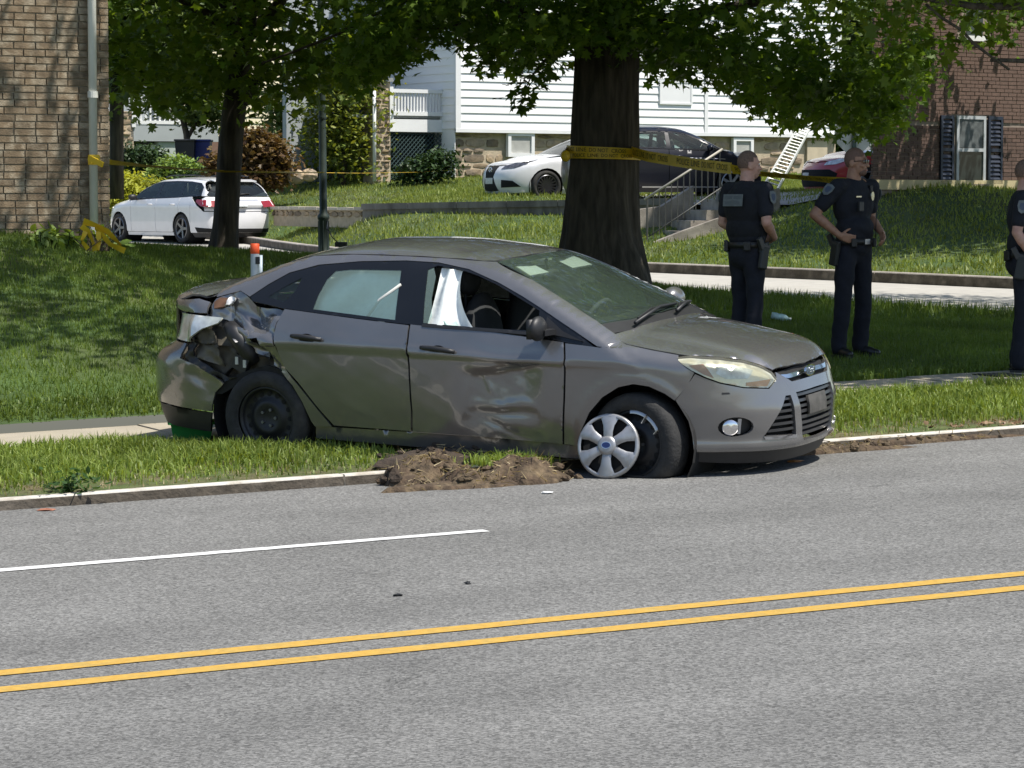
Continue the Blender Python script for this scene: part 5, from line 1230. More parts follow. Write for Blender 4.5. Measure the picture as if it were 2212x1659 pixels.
fo = [(1.16, .995), (1.09, 1.32), (1.15, 1.345), (1.30, 1.333), (1.45, 1.298), (1.62, 1.245), (1.82, 1.162), (1.955, 1.105), (1.975, .985), (1.69, .985)]
tri = [(2.02, .975), (2.02, 1.07), (2.15, .99), (2.30, .935), (2.17, .955)]
dtrim = P_('window_trim', dlo_bot + dlo_top[:-1][:0] + [(2.385, .905)] + dlo_top[1:], 'side', M_gloss, wk, sp=.03, off=-.004, holes=[qg, rg, fo], mirror=True)
P_('quarter_glass', qg, 'side', M_glass, wk, sp=.03, off=-.006, thick=0, mirror=True)
M_rglass = glassm('greenish_glass', (.80, .95, .90), .9, body=.20, bodycol=(.50, .68, .60))
P_('rear_door_glass', rg, 'side', M_rglass, wk, sp=.03, off=-.006, thick=0, mirror=True)
# jagged remains of the smashed front window
P_('broken_glass', [(1.16, .997), (1.09, 1.318), (1.125, 1.335), (1.16, 1.28), (1.175, 1.15), (1.21, 1.04), (1.20, .997)], 'side', M_rglass, wk, sp=.03, off=-.008, thick=0)
P_('broken_glass', [(1.24, .99), (1.30, 1.02), (1.34, 1.005), (1.39, 1.02), (1.42, .985)], 'side', M_rglass, wk, sp=.03, off=-.008, thick=0)
P_('window_seal', [(1.16, .972), (1.16, .988), (1.7, .982), (1.99, .972), (1.99, .955), (1.7, .962)], 'side', M_blk, wk, sp=.03, off=.004)
P_('front_quarter_trim', tri, 'side', M_blk, wk, sp=.03, off=.003)
o = P_('front_door_glass', fo, 'side', M_glass, wk, sp=.05, off=-.006, thick=0); v = np.empty(len(o.data.vertices) * 3, np.float32); o.data.vertices.foreach_get('co', v); v[1::3] *= -1; o.data.vertices.foreach_set('co', v); o.data.update()
roofp = mirry([(1.585, 0), (1.57, -.25), (1.505, -.512), (1.44, -.550), (1.2, -.571), (.9, -.581), (.5, -.576), (.2, -.566), (.0, -.555), (.06, -.3), (.08, 0)])
P_('roof', roofp, 'top', M_paint, wk, sp=.05, deform=wavy)
M_wsg = glassm('windscreen_glass', (.82, .94, .86), 1, body=.08, bodycol=(.34, .46, .39))
wsp = mirry([(1.592, 0), (1.58, -.25), (1.52, -.515), (1.8, -.577), (2.1, -.637), (2.33, -.688), (2.41, -.40), (2.44, 0)])
P_('windscreen', wsp, 'top', M_wsg, wk, sp=.05, off=-.004, thick=.006)
# black frit border of the windscreen
P_('windscreen_border', wsp, 'top', M_gloss, wk, sp=.03, off=-.008, thick=0, holes=[mirry([(1.655, 0), (1.64, -.25), (1.60, -.465), (1.8, -.53), (2.1, -.592), (2.28, -.63), (2.345, -.40), (2.375, 0)])])
P_('rear_glass', mirry([(.075, 0), (.055, -.3), (-.01, -.545), (-.42, -.62), (-.56, -.35), (-.60, 0)]), 'top', M_glass, wk, sp=.06, off=-.004, thick=.006)
P_('cowl', mirry([(2.445, 0), (2.415, -.40), (2.335, -.69), (2.43, -.715), (2.475, -.57), (2.505, -.29), (2.525, 0)]), 'top', M_blk, wk, sp=.05, off=-.008)
# bonnet
hood = mirry([(2.53, 0), (2.51, -.29), (2.48, -.57), (2.447, -.718), (2.503, -.768), (2.56, -.794), (2.76, -.794), (2.9, -.779), (2.97, -.757), (3.12, -.662), (3.24, -.572), (3.325, -.505), (3.375, -.45), (3.405, -.25), (3.418, 0)])
P_('bonnet', hood, 'top', M_paint, wk, sp=.03, deform=hoodf)
# boot lid
def bootd(P, N):
    k = np.clip((-P[:, 1] - .25) / .4, 0, 1); return P + N * (k * (.014 * fbm(P, 10, 2)) + .002 * fbm(P, 4, 1))[:, None]
P_('boot_lid', mirry([(-.965, 0), (-.955, -.40), (-.915, -.62), (-.75, -.70), (-.55, -.72), (-.445, -.69), (-.575, -.36), (-.615, 0)]), 'top', M_paint, wk, sp=.03, deform=bootd)
P_('boot_panel', mirr(tz(C, [(-1.0, 0, 1.06), (-.95, -.55, 1.055), (-.80, -.79, 1.05), (-.50, -.84, 1.06), (-.46, -.86, .985), (-.72, -.80, .975), (-.95, -.55, .975), (-.98, -.45, .80), (-1.0, 0, .74)])), 'tail', M_paint, wk, sp=.035, deform=bootd)
# rear bumper and lamps
bmp = tz(C, [(-1.0, 0, .73), (-.98, -.45, .77), (-.85, -.75, .775), (-.64, -.85, .775), (-.65, -.85, .675), (-.52, -.89, .635), (-.31, -.90, .53), (-.385, -.89, .465), (-.42, -.875, .335), (-.80, -.76, .355), (-1.0, -.3, .36), (-1.0, 0, .36)])
P_('rear_bumper', bmp + [(-a, b) for a, b in bmp[::-1] if abs(a) > 1e-6], 'tail', M_paint, wk, sp=.03, deform=crushb, label='scuffed rear bumper hanging at its torn end')
P_('rear_valance', mirr(tz(C, [(-1.0, 0, .345), (-1.0, -.3, .345), (-.80, -.76, .34), (-.43, -.875, .32), (-.47, -.86, .19), (-.75, -.78, .20), (-.9, -.3, .22), (-.9, 0, .22)])), 'tail', M_blk, wk, sp=.04, off=-.01)
M_lampw = pm('clear_lamp_lens', (.60, .60, .52), .12, metal=.35, var=.35, scale=11, coat=1, obj=True, var2=(.75, .76, .74), v2=.9, s2=6, bump=.15, bscale=14)
lamp = [(.50, .965), (.60, .968), (.80, .966), (.945, .960), (.935, .925), (.865, .885), (.83, .845), (.77, .788), (.60, .79), (.52, .81)]
P_('rear_lamp', lamp, 'tail', M_lampw, wk, sp=.025, off=.008, label='cracked pale rear lamp')
P_('rear_lamp', [(-a, b) for a, b in lamp], 'tail', M_redl, wk, sp=.05, off=.006)
# inside of the torn quarter
hullq = [(.06, .95), (.06, .66), (-.05, .60), (-.35, .52), (-.56, .60), (-.62, .80), (-.50, .965), (-.2, .97)]
P_('inner_panel', hullq, 'side', M_inner, wk, sp=.03, off=-.115, thick=0, deform=lambda P, N: P + N * (.03 * fbm(P, 9, 11))[:, None])
P_('torn_panel', [(-.30, .93), (-.14, .90), (-.10, .83), (-.02, .80), (.02, .70), (-.10, .74), (-.18, .80), (-.26, .86)], 'side', M_paint, wk, sp=.018, off=-.05, deform=lambda P, N: P + N * (.04 * fbm(P, 6, 21))[:, None])
P_('torn_panel', [(-.60, .87), (-.47, .905), (-.40, .88), (-.36, .70), (-.34, .635), (-.52, .68), (-.58, .70)], 'side', M_inner, wk, sp=.02, off=-.055, deform=lambda P, N: P + N * (.02 * fbm(P, 12, 5))[:, None])
P_('torn_edge', [(-.64, .76), (-.60, .80), (-.55, .83), (-.56, .76), (-.57, .70), (-.50, .665), (-.30, .57), (-.22, .575), (-.32, .535), (-.52, .635), (-.63, .665)], 'side', M_blk, wk, sp=.02, off=-.02, deform=lambda P, N: P + N * (.02 * fbm(P, 16, 7))[:, None])
m = MB(); m.tube([(-.30, -.83, .90), (-.24, -.86, .86), (-.19, -.86, .80), (-.15, -.84, .74), (-.13, -.80, .68)], [.05, .058, .06, .058, .05], 12); m.build('filler_pipe', M_blk, wk, True)
m = MB(); m.box((-.20, -.845, .665), (.11, .05, .10), M=Matrix.Rotation(.4, 3, 'Y')); m.build('bracket', M_blk, wk)
for dx in (-.03, .03): MB().box((-.19 + dx, -.875, .675 - dx * .3), (.022, .01, .05)).build('bracket_clip', pm('zinc_clip', (.5, .52, .54), .4, metal=.6), wk)
P_('rust_patch', [(-.42, 1.055), (-.385, 1.085), (-.31, 1.085), (-.335, 1.03), (-.41, 1.015)], 'side', M_rust, wk, sp=.02, off=.006)
P_('torn_flange', [(-.31, 1.10), (-.27, 1.09), (-.29, 1.06), (-.26, 1.05), (-.33, 1.03)], 'side', pm('bare_white_metal', (.6, .6, .58), .4, metal=.4), wk, sp=.02, off=.012, deform=lambda P, N: P + N * (.02 * fbm(P, 20, 7))[:, None])
P_('rear_light_recess', [(-.50, .97), (-.33, .955), (-.26, .93), (-.30, .90), (-.42, .93), (-.52, .90), (-.60, .80)], 'side', M_under, wk, sp=.03, off=-.03, thick=0)
# nose
bt = nz(C, [(3.47, 0, .69), (3.455, -.31, .688), (3.425, -.385, .73), (3.40, -.435, .756), (3.405, -.452, .712), (3.385, -.525, .664), (3.28, -.67, .678), (3.16, -.76, .710), (3.08, -.80, .742), (3.025, -.825, .768), (2.985, -.845, .70), (2.917, -.87, .607), (2.96, -.865, .545), (3.0, -.855, .48), (3.02, -.845, .40), (3.035, -.83, .29), (3.28, -.67, .292), (3.48, -.25, .282), (3.51, 0, .282)])
gl = nz(C, [(3.46, -.415, .612), (3.47, -.365, .612), (3.49, -.325, .362), (3.385, -.585, .378)])
gcen = mirr(nz(C, [(3.5, 0, .625), (3.485, -.302, .622), (3.50, -.245, .325), (3.51, 0, .318)]))
fogc = (math.atan2(.715, .85), .442); foge = [(fogc[0] + .098 * math.cos(a), fogc[1] + .062 * math.sin(a)) for a in np.linspace(0, 2 * math.pi, 18, endpoint=False)]
flip = lambda L: [(-a, b) for a, b in L]
def nosed(P, N): return P + N * (.0015 * fbm(P, 6, 2) + .022 * np.exp(-((P[:, 2] - .315) / .026) ** 2))[:, None]
P_('front_bumper', mirr(bt), 'nose', M_paint, wk, sp=.026, holes=[gl, flip(gl), gcen, foge, flip(foge)], thick=.03, deform=nosed)
P_('chin_spoiler', mirr(nz(C, [(3.50, 0, .285), (3.47, -.25, .285), (3.28, -.665, .29), (3.03, -.82, .288), (3.02, -.80, .215), (3.26, -.65, .20), (3.44, -.25, .185), (3.46, 0, .18)])), 'nose', M_blk, wk, sp=.04, off=-.02)
M_gbar = pm('dark_grille', (.035, .036, .038), .35, var=.1, obj=True)
P_('grille_backing', mirr([(0, .64), (.42, .635), (.56, .36), (.42, .31), (0, .31)]), 'nose', M_under, wk, sp=.05, off=-.06, thick=0)
def gbars(z0, z1, n, fa0, fa1, mat, h=.016, off=-.012):
    for i in range(n):
        z = z0 + (z1 - z0) * (i + .5) / n; a0, a1 = fa0(z), fa1(z)
        P_('grille_bar', [(a0, z - h / 2), (a1, z - h / 2), (a1, z + h / 2), (a0, z + h / 2)], 'nose', mat, wk, sp=.06, off=off, thick=.03)
_la0 = lambda z: np.interp(z, [.36, .61], [math.atan2(.325, 1.09), math.atan2(.365, 1.07)]); _la1 = lambda z: np.interp(z, [.375, .61], [math.atan2(.585, .985), math.atan2(.415, 1.06)])
gbars(.385, .615, 6, _la0, _la1, M_gbar); gbars(.385, .615, 6, lambda z: -_la1(z), lambda z: -_la0(z), M_gbar)
_ca = lambda z: np.interp(z, [.32, .62], [.222, .276])
gbars(.335, .625, 8, lambda z: -_ca(z), _ca, M_gbar, .018)
P_('licence_plate_holder', [(-.10, .475), (.155, .475), (.155, .59), (-.10, .59)], 'nose', pm('dark_plate', (.075, .07, .062), .6, var=.3, scale=20, obj=True), wk, sp=.06, off=.006)
for f in (1, -1): P_('grille_lip', [(f * a, z) for a, z in nz(C, [(3.385, -.59, .378), (3.49, -.322, .362), (3.49, -.318, .344), (3.39, -.575, .358)])], 'nose', M_silver, wk, sp=.04, off=.008)
P_('fog_recess', [(fogc[0] + (a - fogc[0]) * 1.05, fogc[1] + (z - fogc[1]) * 1.05) for a, z in foge], 'nose', M_blk, wk, sp=.03, off=-.05, thick=0)
P_('fog_recess', flip(foge), 'nose', M_blk, wk, sp=.03, off=-.05, thick=0)
for f in (1, -1):
    a = fogc[0] + .028; Pc, ok = project(C, np.array([[f * a, .438]]), 'nose'); n_ = C.nrm(Pc)[0]; c_ = Vector(Pc[0] - n_ * .03)
    M = Vector(n_).to_track_quat('Z', 'Y').to_matrix().to_4x4(); M.translation = c_
    MB().lathe([(.052, -.03), (.054, .012), (.046, .02), (.03, .026), (0, .030)], 20, M).build('fog_lamp', M_chrome, wk, True)
    P_('fog_bezel', [(f * (fogc[0] - .012), .395), (f * (fogc[0] - .03), .395), (f * (fogc[0] - .035), .49), (f * (fogc[0] - .015), .49)], 'nose', M_silver, wk, sp=.03, off=-.02)
# upper grille, bar and badge
P_('upper_grille', mirr([(0, .695), (.285, .69), (.37, .735), (.40, .765), (.2, .775), (0, .782)]), 'nose', M_under, wk, sp=.05, off=-.03, thick=0)
P_('chrome_bar', mirr([(0, .718), (.3, .712), (.36, .725), (.36, .74), (.3, .736), (0, .745)]), 'nose', M_chrome, wk, sp=.04, off=-.006, thick=.012)
Pc, ok = project(C, np.array([[.035, .728]]), 'nose'); n_ = Vector(C.nrm(Pc)[0]); n_ = Vector((n_.x, n_.y * .3, .25)).normalized(); M = frame(Vector(Pc[0]) + n_ * .012, (n_.cross(Vector((0, 0, 1))) * -1), (0, 0, 1))
M_blue = pm('badge_blue', (.09, .13, .20), .25, var=.1, obj=True, metal=.4, coat=.5)
def oval(a, b, n=28): return [(a * math.cos(2 * math.pi * i / n), b * math.sin(2 * math.pi * i / n)) for i in range(n)]
bd = MB().prism(oval(.082, .036), .012, M).build('badge', M_chrome, wk); MB().prism(oval(.074, .029), .0135, M).build('badge_field', M_blue, bd)
tm = text_me('badge_script', 'Ford', M_chrome, .05, .35, .001); link('badge_script', tm, bd).matrix_local = M @ Matrix.Translation((0, 0, .0148))
# headlamps: reflector, amber parts, clear lens
hl = nz(C, [(2.905, -.822, .862), (2.97, -.775, .868), (3.12, -.672, .855), (3.24, -.582, .832), (3.33, -.512, .798), (3.385, -.462, .755), (3.408, -.450, .718), (3.388, -.522, .672), (3.28, -.665, .686), (3.16, -.755, .718), (3.08, -.795, .750), (3.0, -.825, .79), (2.945, -.83, .828)])
M_refl = pm('headlamp_reflector', (.66, .64, .52), .22, metal=.5, var=.25, scale=7, obj=True, var2=(.52, .56, .55), v2=.9, s2=4.5, bump=.2, bscale=12)
M_amber = pm('amber_lens', (.50, .20, .05), .25, var=.15, obj=True); M_amber2 = pm('side_marker', (.26, .085, .05), .3, var=.1, obj=True)
M_lens = glassm('clear_lens', (.93, .93, .86), 1, body=.10, bodycol=(.75, .72, .52))
for f in (1, -1):
    fl = (lambda L: L) if f == 1 else flip
    hm = P_('headlamp', fl(hl), 'nose', M_refl, wk, sp=.028, off=-.014, thick=0)
    for nm, pts, mt_ in (('side_marker', [(2.985, -.825, .822), (3.06, -.778, .832), (3.13, -.775, .742), (3.07, -.80, .765)], M_amber2), ('indicator', [(3.29, -.645, .712), (3.39, -.49, .722), (3.385, -.53, .682), (3.29, -.65, .692)], M_amber)):
        P_(nm, fl(nz(C, pts)), 'nose', mt_, hm, sp=.03, off=-.008, thick=.006)
    P_('lamp_bowl', fl(nz(C, [(3.13, -.745, .815), (3.24, -.63, .81), (3.30, -.57, .785), (3.29, -.63, .735), (3.19, -.735, .735), (3.14, -.765, .77)])), 'nose', pm('lamp_bowl', (.50, .55, .54), .15, metal=.6, var=.4, scale=16, obj=True), hm, sp=.03, off=-.009, thick=.005)
    P_('lens', fl(hl), 'nose', M_lens, hm, sp=.03, off=.004, thick=0)
# scuffs
P_('scuff', nz(C, [(3.17, -.757, .655), (3.21, -.732, .655), (3.215, -.73, .645), (3.17, -.755, .643)]), 'nose', M_blk, wk, sp=.02, off=.0015, thick=0)
# handles, mirror, wipers
def handle(x0, x1, z, parent, d=None, s=1):
    xs = np.linspace(x0, x1, 7); P, ok = project(C, np.stack([xs, z + (xs - x0) * -.06], -1), 'side'); N_ = C.nrm(P); Q = P + N_ * (.022 * np.sin(np.linspace(.15, math.pi - .15, 7)) + .012)[:, None]
    h = MB(); h.tube(Q * np.array((1, s, 1)), [.013, .016, .017, .017, .017, .016, .013], 8); ho = h.build('handle', M_blk, parent, True)
    c, ok = project(C, np.array([[(x0 + x1) / 2, z - .012]]), 'side'); N1 = C.nrm(c)[0]; M = frame(Vector(c[0]) + Vector(N1) * .002, (1, 0, 0)); MB().prism(oval(.055, .036), .003, M).build('handle_cup', M_under, ho)
handle(.225, .45, .868, wk); handle(1.185, 1.43, .842, wk)
m = MB(); m.ball((2.03, -.965, 1.01), (.045, .095, .078), 18, 10); m.box((2.005, -.965, 1.01), (.03, .16, .12)); mo = m.build('door_mirror', M_blk, wk, True, label='folded broken black door mirror'); mo.data.transform(Matrix.Identity(4))
MB().beam((2.08, -.86, .985), (2.06, -.97, .985), .05, .035).build('mirror_arm', M_blk, mo)
m = MB(); m.ball((2.08, 1.0, 1.03), (.075, .12, .08), 18, 10); m.build('door_mirror', M_paint, wk, True)
def wsp_pt(x, y, h): P, ok = project(C, np.array([[x, y]]), 'top'); N_ = C.nrm(P)[0]; return Vector(P[0] + N_ * h)
for (a, b, c) in (((2.47, -.50), (2.43, -.05), (2.40, .30)), ((2.49, .10), (2.40, .45), (2.345, .66))):
    m = MB(); m.tube([wsp_pt(*a, .025), wsp_pt(*b, .035), wsp_pt(*c, .022)], [.012, .010, .007], 8); wi = m.build('wiper', M_blk, wk, True)
    d = Vector(c) - Vector(a); MB().tube([wsp_pt(a[0] - .03, a[1] + .12, .010), wsp_pt((a[0] + c[0]) / 2 - .03, (a[1] + c[1]) / 2, .012), wsp_pt(c[0] - .01, c[1] + .02, .010)], .008, 6).build('wiper_blade', M_blk, wi)
# inside
m = MB(); m.box((1.15, 0, .34), (3.3, 1.45, .16)); m.build('floor_pan', M_under, wk)
hullp = [(.12, .97), (.13, .78), (.28, .6), (.52, .33), (2.2, .33), (2.3, .45), (2.42, .62), (2.65, .72), (2.88, .68), (2.9, .80), (2.4, .88), (1.7, .93), (.6, .96)]
P_('inner_side', hullp, 'side', M_under, wk, sp=.08, off=-.125, thick=0, mirror=True)
P_('headliner', mirry([(1.55, 0), (1.50, -.46), (1.2, -.53), (.5, -.53), (.05, -.5), (.1, 0)]), 'top', M_head, wk, sp=.12, off=-.03, thick=0)
P_('parcel_shelf', mirry([(-.56, 0), (-.5, -.4), (-.3, -.56), (-.1, -.56), (-.12, 0)]), 'top', M_int, wk, sp=.15, off=-.28, thick=0)
m = MB(); V = []
for i in range(11):
    y = -.70 + i * .14
    for x, z in ((2.42, .955), (2.25, .965), (2.02, .965), (1.90, .93), (1.86, .84), (1.9, .60)): V.append((x - .25 * (y / .7) ** 2 * .4, y, z + .012 * math.exp(-((y - .36) / .2) ** 2)))
m.add(V, [(i * 6 + j, i * 6 + j + 1, (i + 1) * 6 + j + 1, (i + 1) * 6 + j) for i in range(10) for j in range(5)]); m.build('dashboard', pm('dashboard_plastic', (.055, .062, .058), .7, var=.15, obj=True), wk, True)
M = Matrix.Translation((1.78, .37, .90)) @ Matrix.Rotation(rad(-62), 4, 'Y'); m = MB(); m.tube([M @ Vector((.185 * math.cos(a), .185 * math.sin(a), 0)) for a in np.linspace(0, 2 * math.pi, 28, endpoint=False)], .016, 8, closed=True); sw = m.build('steering_wheel', M_int, wk, True)
m = MB(); m.lathe([(0, .02), (.06, .02), (.075, -.01)], 18, M)
for a in (0, 2.6, 3.7): m.beam(M @ Vector((.05 * math.cos(a), .05 * math.sin(a), 0)), M @ Vector((.18 * math.cos(a), .18 * math.sin(a), 0)), .03, .02)
m.build('wheel_hub', M_int2, sw)
M_bag = pm('airbag_cloth', (.80, .83, .80), .9, var=.08, scale=12, obj=True, bump=.5, bscale=9)
m = MB(); V = []
for i in range(13):
    for j in range(9):
        t, s = i / 12, j / 8; V.append((1.66 - .05 * math.sin(t * 5), .22 + .30 * t + .02 * math.sin(s * 5), .90 - .42 * s * (.7 + .3 * math.sin(t * math.pi))))
m.add(V, [(i * 9 + j, i * 9 + j + 1, (i + 1) * 9 + j + 1, (i + 1) * 9 + j) for i in range(12) for j in range(8)]); m.build('driver_airbag', M_bag, wk, True)
def seat(x, y, zt_=1.12, s=1):
    m = MB()
    for (c, r) in (((x + .12, y, .56), (.27, .25, .10)), ((x - .22, y, .82), (.10, .25, .34))): m.ball(c, r, 16, 10)
    so = m.build('seat', M_int, wk, True)
    h = MB(); h.ball((x - .31, y, 1.225), (.055, .13, .095), 14, 9); h.tube([(x - .30, y - .06, 1.0), (x - .31, y - .06, 1.2)], .01, 6); h.tube([(x - .30, y + .06, 1.0), (x - .31, y + .06, 1.2)], .01, 6); h.build('headrest', M_int, so, True)
seat(1.55, -.37); seat(1.50, .37)
m = MB(); m.ball((.38, 0, .60), (.26, .66, .13), 16, 10); m.ball((.08, 0, .84), (.11, .66, .30), 16, 10); so = m.build('rear_seat', M_int, wk, True)
# side curtain airbags: behind the rear glass, and hanging in the broken front window
def cloth(name, f, nu, nv, mat, parent):
    V = [f(i / nu, j / nv) for i in range(nu + 1) for j in range(nv + 1)]; k = nv + 1
    MB().add(V, [(i * k + j, i * k + j + 1, (i + 1) * k + j + 1, (i + 1) * k + j) for i in range(nu) for j in range(nv)]).build(name, mat, parent, True)
def ybody(x, z): P, ok = project(C, np.array([[x, z]]), 'side'); return float(P[0][1])
_yc = {}
def cur(u, v):
    x = .30 + .75 * u; z = 1.315 - .33 * v; y = -(.865 - .60 * (z - .97)) + .07 + .035 * math.sin(u * 11 + v * 3) + .025 * math.sin(v * 7 + u * 5); return (x, y, z)
cloth('curtain_airbag', cur, 24, 12, M_bag, wk)
def cur2(u, v):
    z = 1.325 - .345 * v; x = 1.175 + .0 * v + u * (.15 + .20 * v * v); y = -(.865 - .60 * (z - .97)) + .03 + .022 * math.sin(u * 9 + v * 2) - .01 * v; return (x, y, z)
cloth('hanging_airbag', cur2, 14, 14, M_bag, wk)
def cur3(u, v):
    x = .35 + 1.2 * u; zb_ = 1.30 - .05 * u; z = zb_ - (.31 - .08 * u) * v; y = (.865 - .60 * (z - .97)) - .10 + .03 * math.sin(u * 15 + v * 2) + .02 * math.sin(v * 6 + u * 7); return (x, y, z)
cloth('curtain_airbag', cur3, 34, 10, M_bag, wk)
MB().tube([(.72, -.80, 1.0), (.80, -.77, 1.12), (.93, -.72, 1.22)], .010, 6).build('seat_belt', pm('belt_webbing', (.6, .6, .56), .8, obj=True), wk, True)
m = MB(); m.tube([wsp_pt(1.62, 0, -.03), wsp_pt(1.66, 0, -.09)], .012, 6); m.ball(wsp_pt(1.69, 0, -.12), (.03, .12, .045), 14, 8); m.build('rear_view_mirror', M_blk, wk, True)
for y in (-.33, .33): MB().box(wsp_pt(1.66, y, -.05), (.16, .30, .012), M=Matrix.Rotation(rad(22), 3, 'Y')).build('sun_visor', M_head, wk)
# wheels
def steel(parent, M, r=.208):
    m = MB(); m.lathe([(r, -.08), (r + .004, .0), (r - .012, .008), (r - .02, -.02), (r - .03, -.045), (.13, -.035), (.115, -.02), (.085, -.012), (.06, -.03), (.0, -.03)], 36, M); ro = m.build('rim', pm('black_steel_rim', (.020, .021, .024), .45, metal=.3, var=.2, obj=True), parent, True)
    for k in range(16):
        a = 2 * math.pi * k / 16; h = MB(); c = M @ Vector((.155 * math.cos(a), .155 * math.sin(a), -.0365)); h.lathe([(.0, .0), (.017, .0), (.017, -.002)], 8, Matrix.Translation(c - M.translation) @ M); h.build('vent_hole', M_under, ro)
    for k in range(5):
        a = 2 * math.pi * k / 5; h = MB(); h.lathe([(.011, -.02), (.011, .004), (0, .004)], 6, M @ Matrix.Translation((.054 * math.cos(a), .054 * math.sin(a), -.02))); h.build('wheel_nut', pm('dull_nut', (.14, .14, .14), .5, metal=.6), ro)
    return ro
def wheel(x, y, z, steer=0, flat=0.0, s=-1, camber=0):
    w_ = link('wheel', None, wk) if False else None
    base = Matrix.Translation((x, y, z)) @ Matrix.Rotation(steer, 4, 'Z') @ Matrix.Rotation(camber, 4, 'X')
    M = base @ (Matrix(((1, 0, 0), (0, 0, -1), (0, 1, 0))).to_4x4() if s < 0 else Matrix(((-1, 0, 0), (0, 0, 1), (0, 1, 0))).to_4x4())
    ty = tyre(wk, M, mat=M_tyre, flat=flat); ty.name = 'wheel'
    return M @ Matrix.Translation((0, 0, .07)), ty
Mr, ty = wheel(0, -.80, .316, 0, .07); steel(ty, Mr)
Mf, ty2 = wheel(2.649, -.80, .316, rad(-9), .11, camber=rad(-3)); ro = steel(ty2, Mf)
m = MB(); m.lathe([(.188, .012), (.212, .010), (.218, -.002)], 14, Mf, rad(30), rad(98)); m.build('broken_wheel_trim', M_silver, ty2, True)
m = MB(); m.beam(Mf @ Vector((.10, .185, .012)), Mf @ Vector((.065, .135, .006)), .03, .006); m.beam(Mf @ Vector((.19, .105, .012)), Mf @ Vector((.155, .075, .006)), .03, .006); m.build('broken_spoke', M_silver, ty2)
for x in (0, 2.649): M_, t_ = wheel(x, .80, .316, rad(-9) if x else 0, .06, 1); steel(t_, M_)
wheelwell(wk, 2.655, .325, .375, .88, .42); wheelwell(wk, -.03, .33, .38, .88, .42)
P_('wheel_arch_liner', [(-.40, .45), (-.36, .54), (-.2, .60), (-.08, .64), (.02, .665), (.14, .635), (.22, .56), (.29, .45), (.24, .45), (.16, .55), (0, .60), (-.2, .53), (-.35, .45)], 'side', M_under, wk, sp=.04, off=-.03)
# the wheel cover that came off: stands on the road against the front wheel
cv = CAR_M @ Vector((2.45, -.985, .0)); q0 = onsurf(1313, 1033, zr, 17.2); R_ = .202
M_cov = pm('wheel_cover_silver', (.36, .365, .375), .38, metal=.55, var=.12, scale=9, obj=True, bump=.04, var2=(.22, .21, .19), v2=.5, s2=14)
hc = thing('wheel_cover', 'silver six spoke wheel cover knocked off and leaning on the front wheel', 'wheel cover', tuple(q0))
ax_ = Vector((-.36, -.90, .20)).normalized(); M = ax_.to_track_quat('Z', 'Y').to_matrix().to_4x4(); M.translation = (0, 0, R_ * .985)
m = MB(); m.lathe([(R_ - .006, -.03), (R_, -.012), (R_ - .004, .0), (R_ - .022, .008), (R_ - .026, .0)], 48, M); ho = m.build('rim_ring', M_cov, hc, True)
for k in range(6):
    a = 2 * math.pi * k / 6 + rad(30); V = []
    ca, sa = math.cos(a), math.sin(a)
    pr = [(.045, .030, .020), (.085, .030, .026), (.125, .036, .022), (.16, .052, .014), (.185, .072, .006)]
    for r_, w_, h_ in pr:
        for t in (-1, -.6, .6, 1): V.append(M @ Vector((r_ * ca - t * w_ * sa, r_ * sa + t * w_ * ca, h_ - (.012 if abs(t) == 1 else 0))))
    MB().add(V, [(i * 4 + j, i * 4 + j + 1, (i + 1) * 4 + j + 1, (i + 1) * 4 + j) for i in range(4) for j in range(3)]).build('spoke', M_cov, hc, True)
MB().lathe([(.062, .008), (.058, .026), (.04, .032), (0, .033)], 24, M).build('hub_cap', M_cov, hc, True)
Mb = M @ Matrix.Translation((0, 0, .033)); b_ = MB().prism(oval(.030, .021), .003, Mb).build('badge', M_chrome, hc); MB().prism(oval(.027, .018), .004, Mb).build('badge_field', pm('deep_blue', (.015, .03, .12), .3, obj=True), b_)
MB().lathe([(R_ - .03, -.03), (0, -.03)], 24, M).build('backing', M_under, hc)
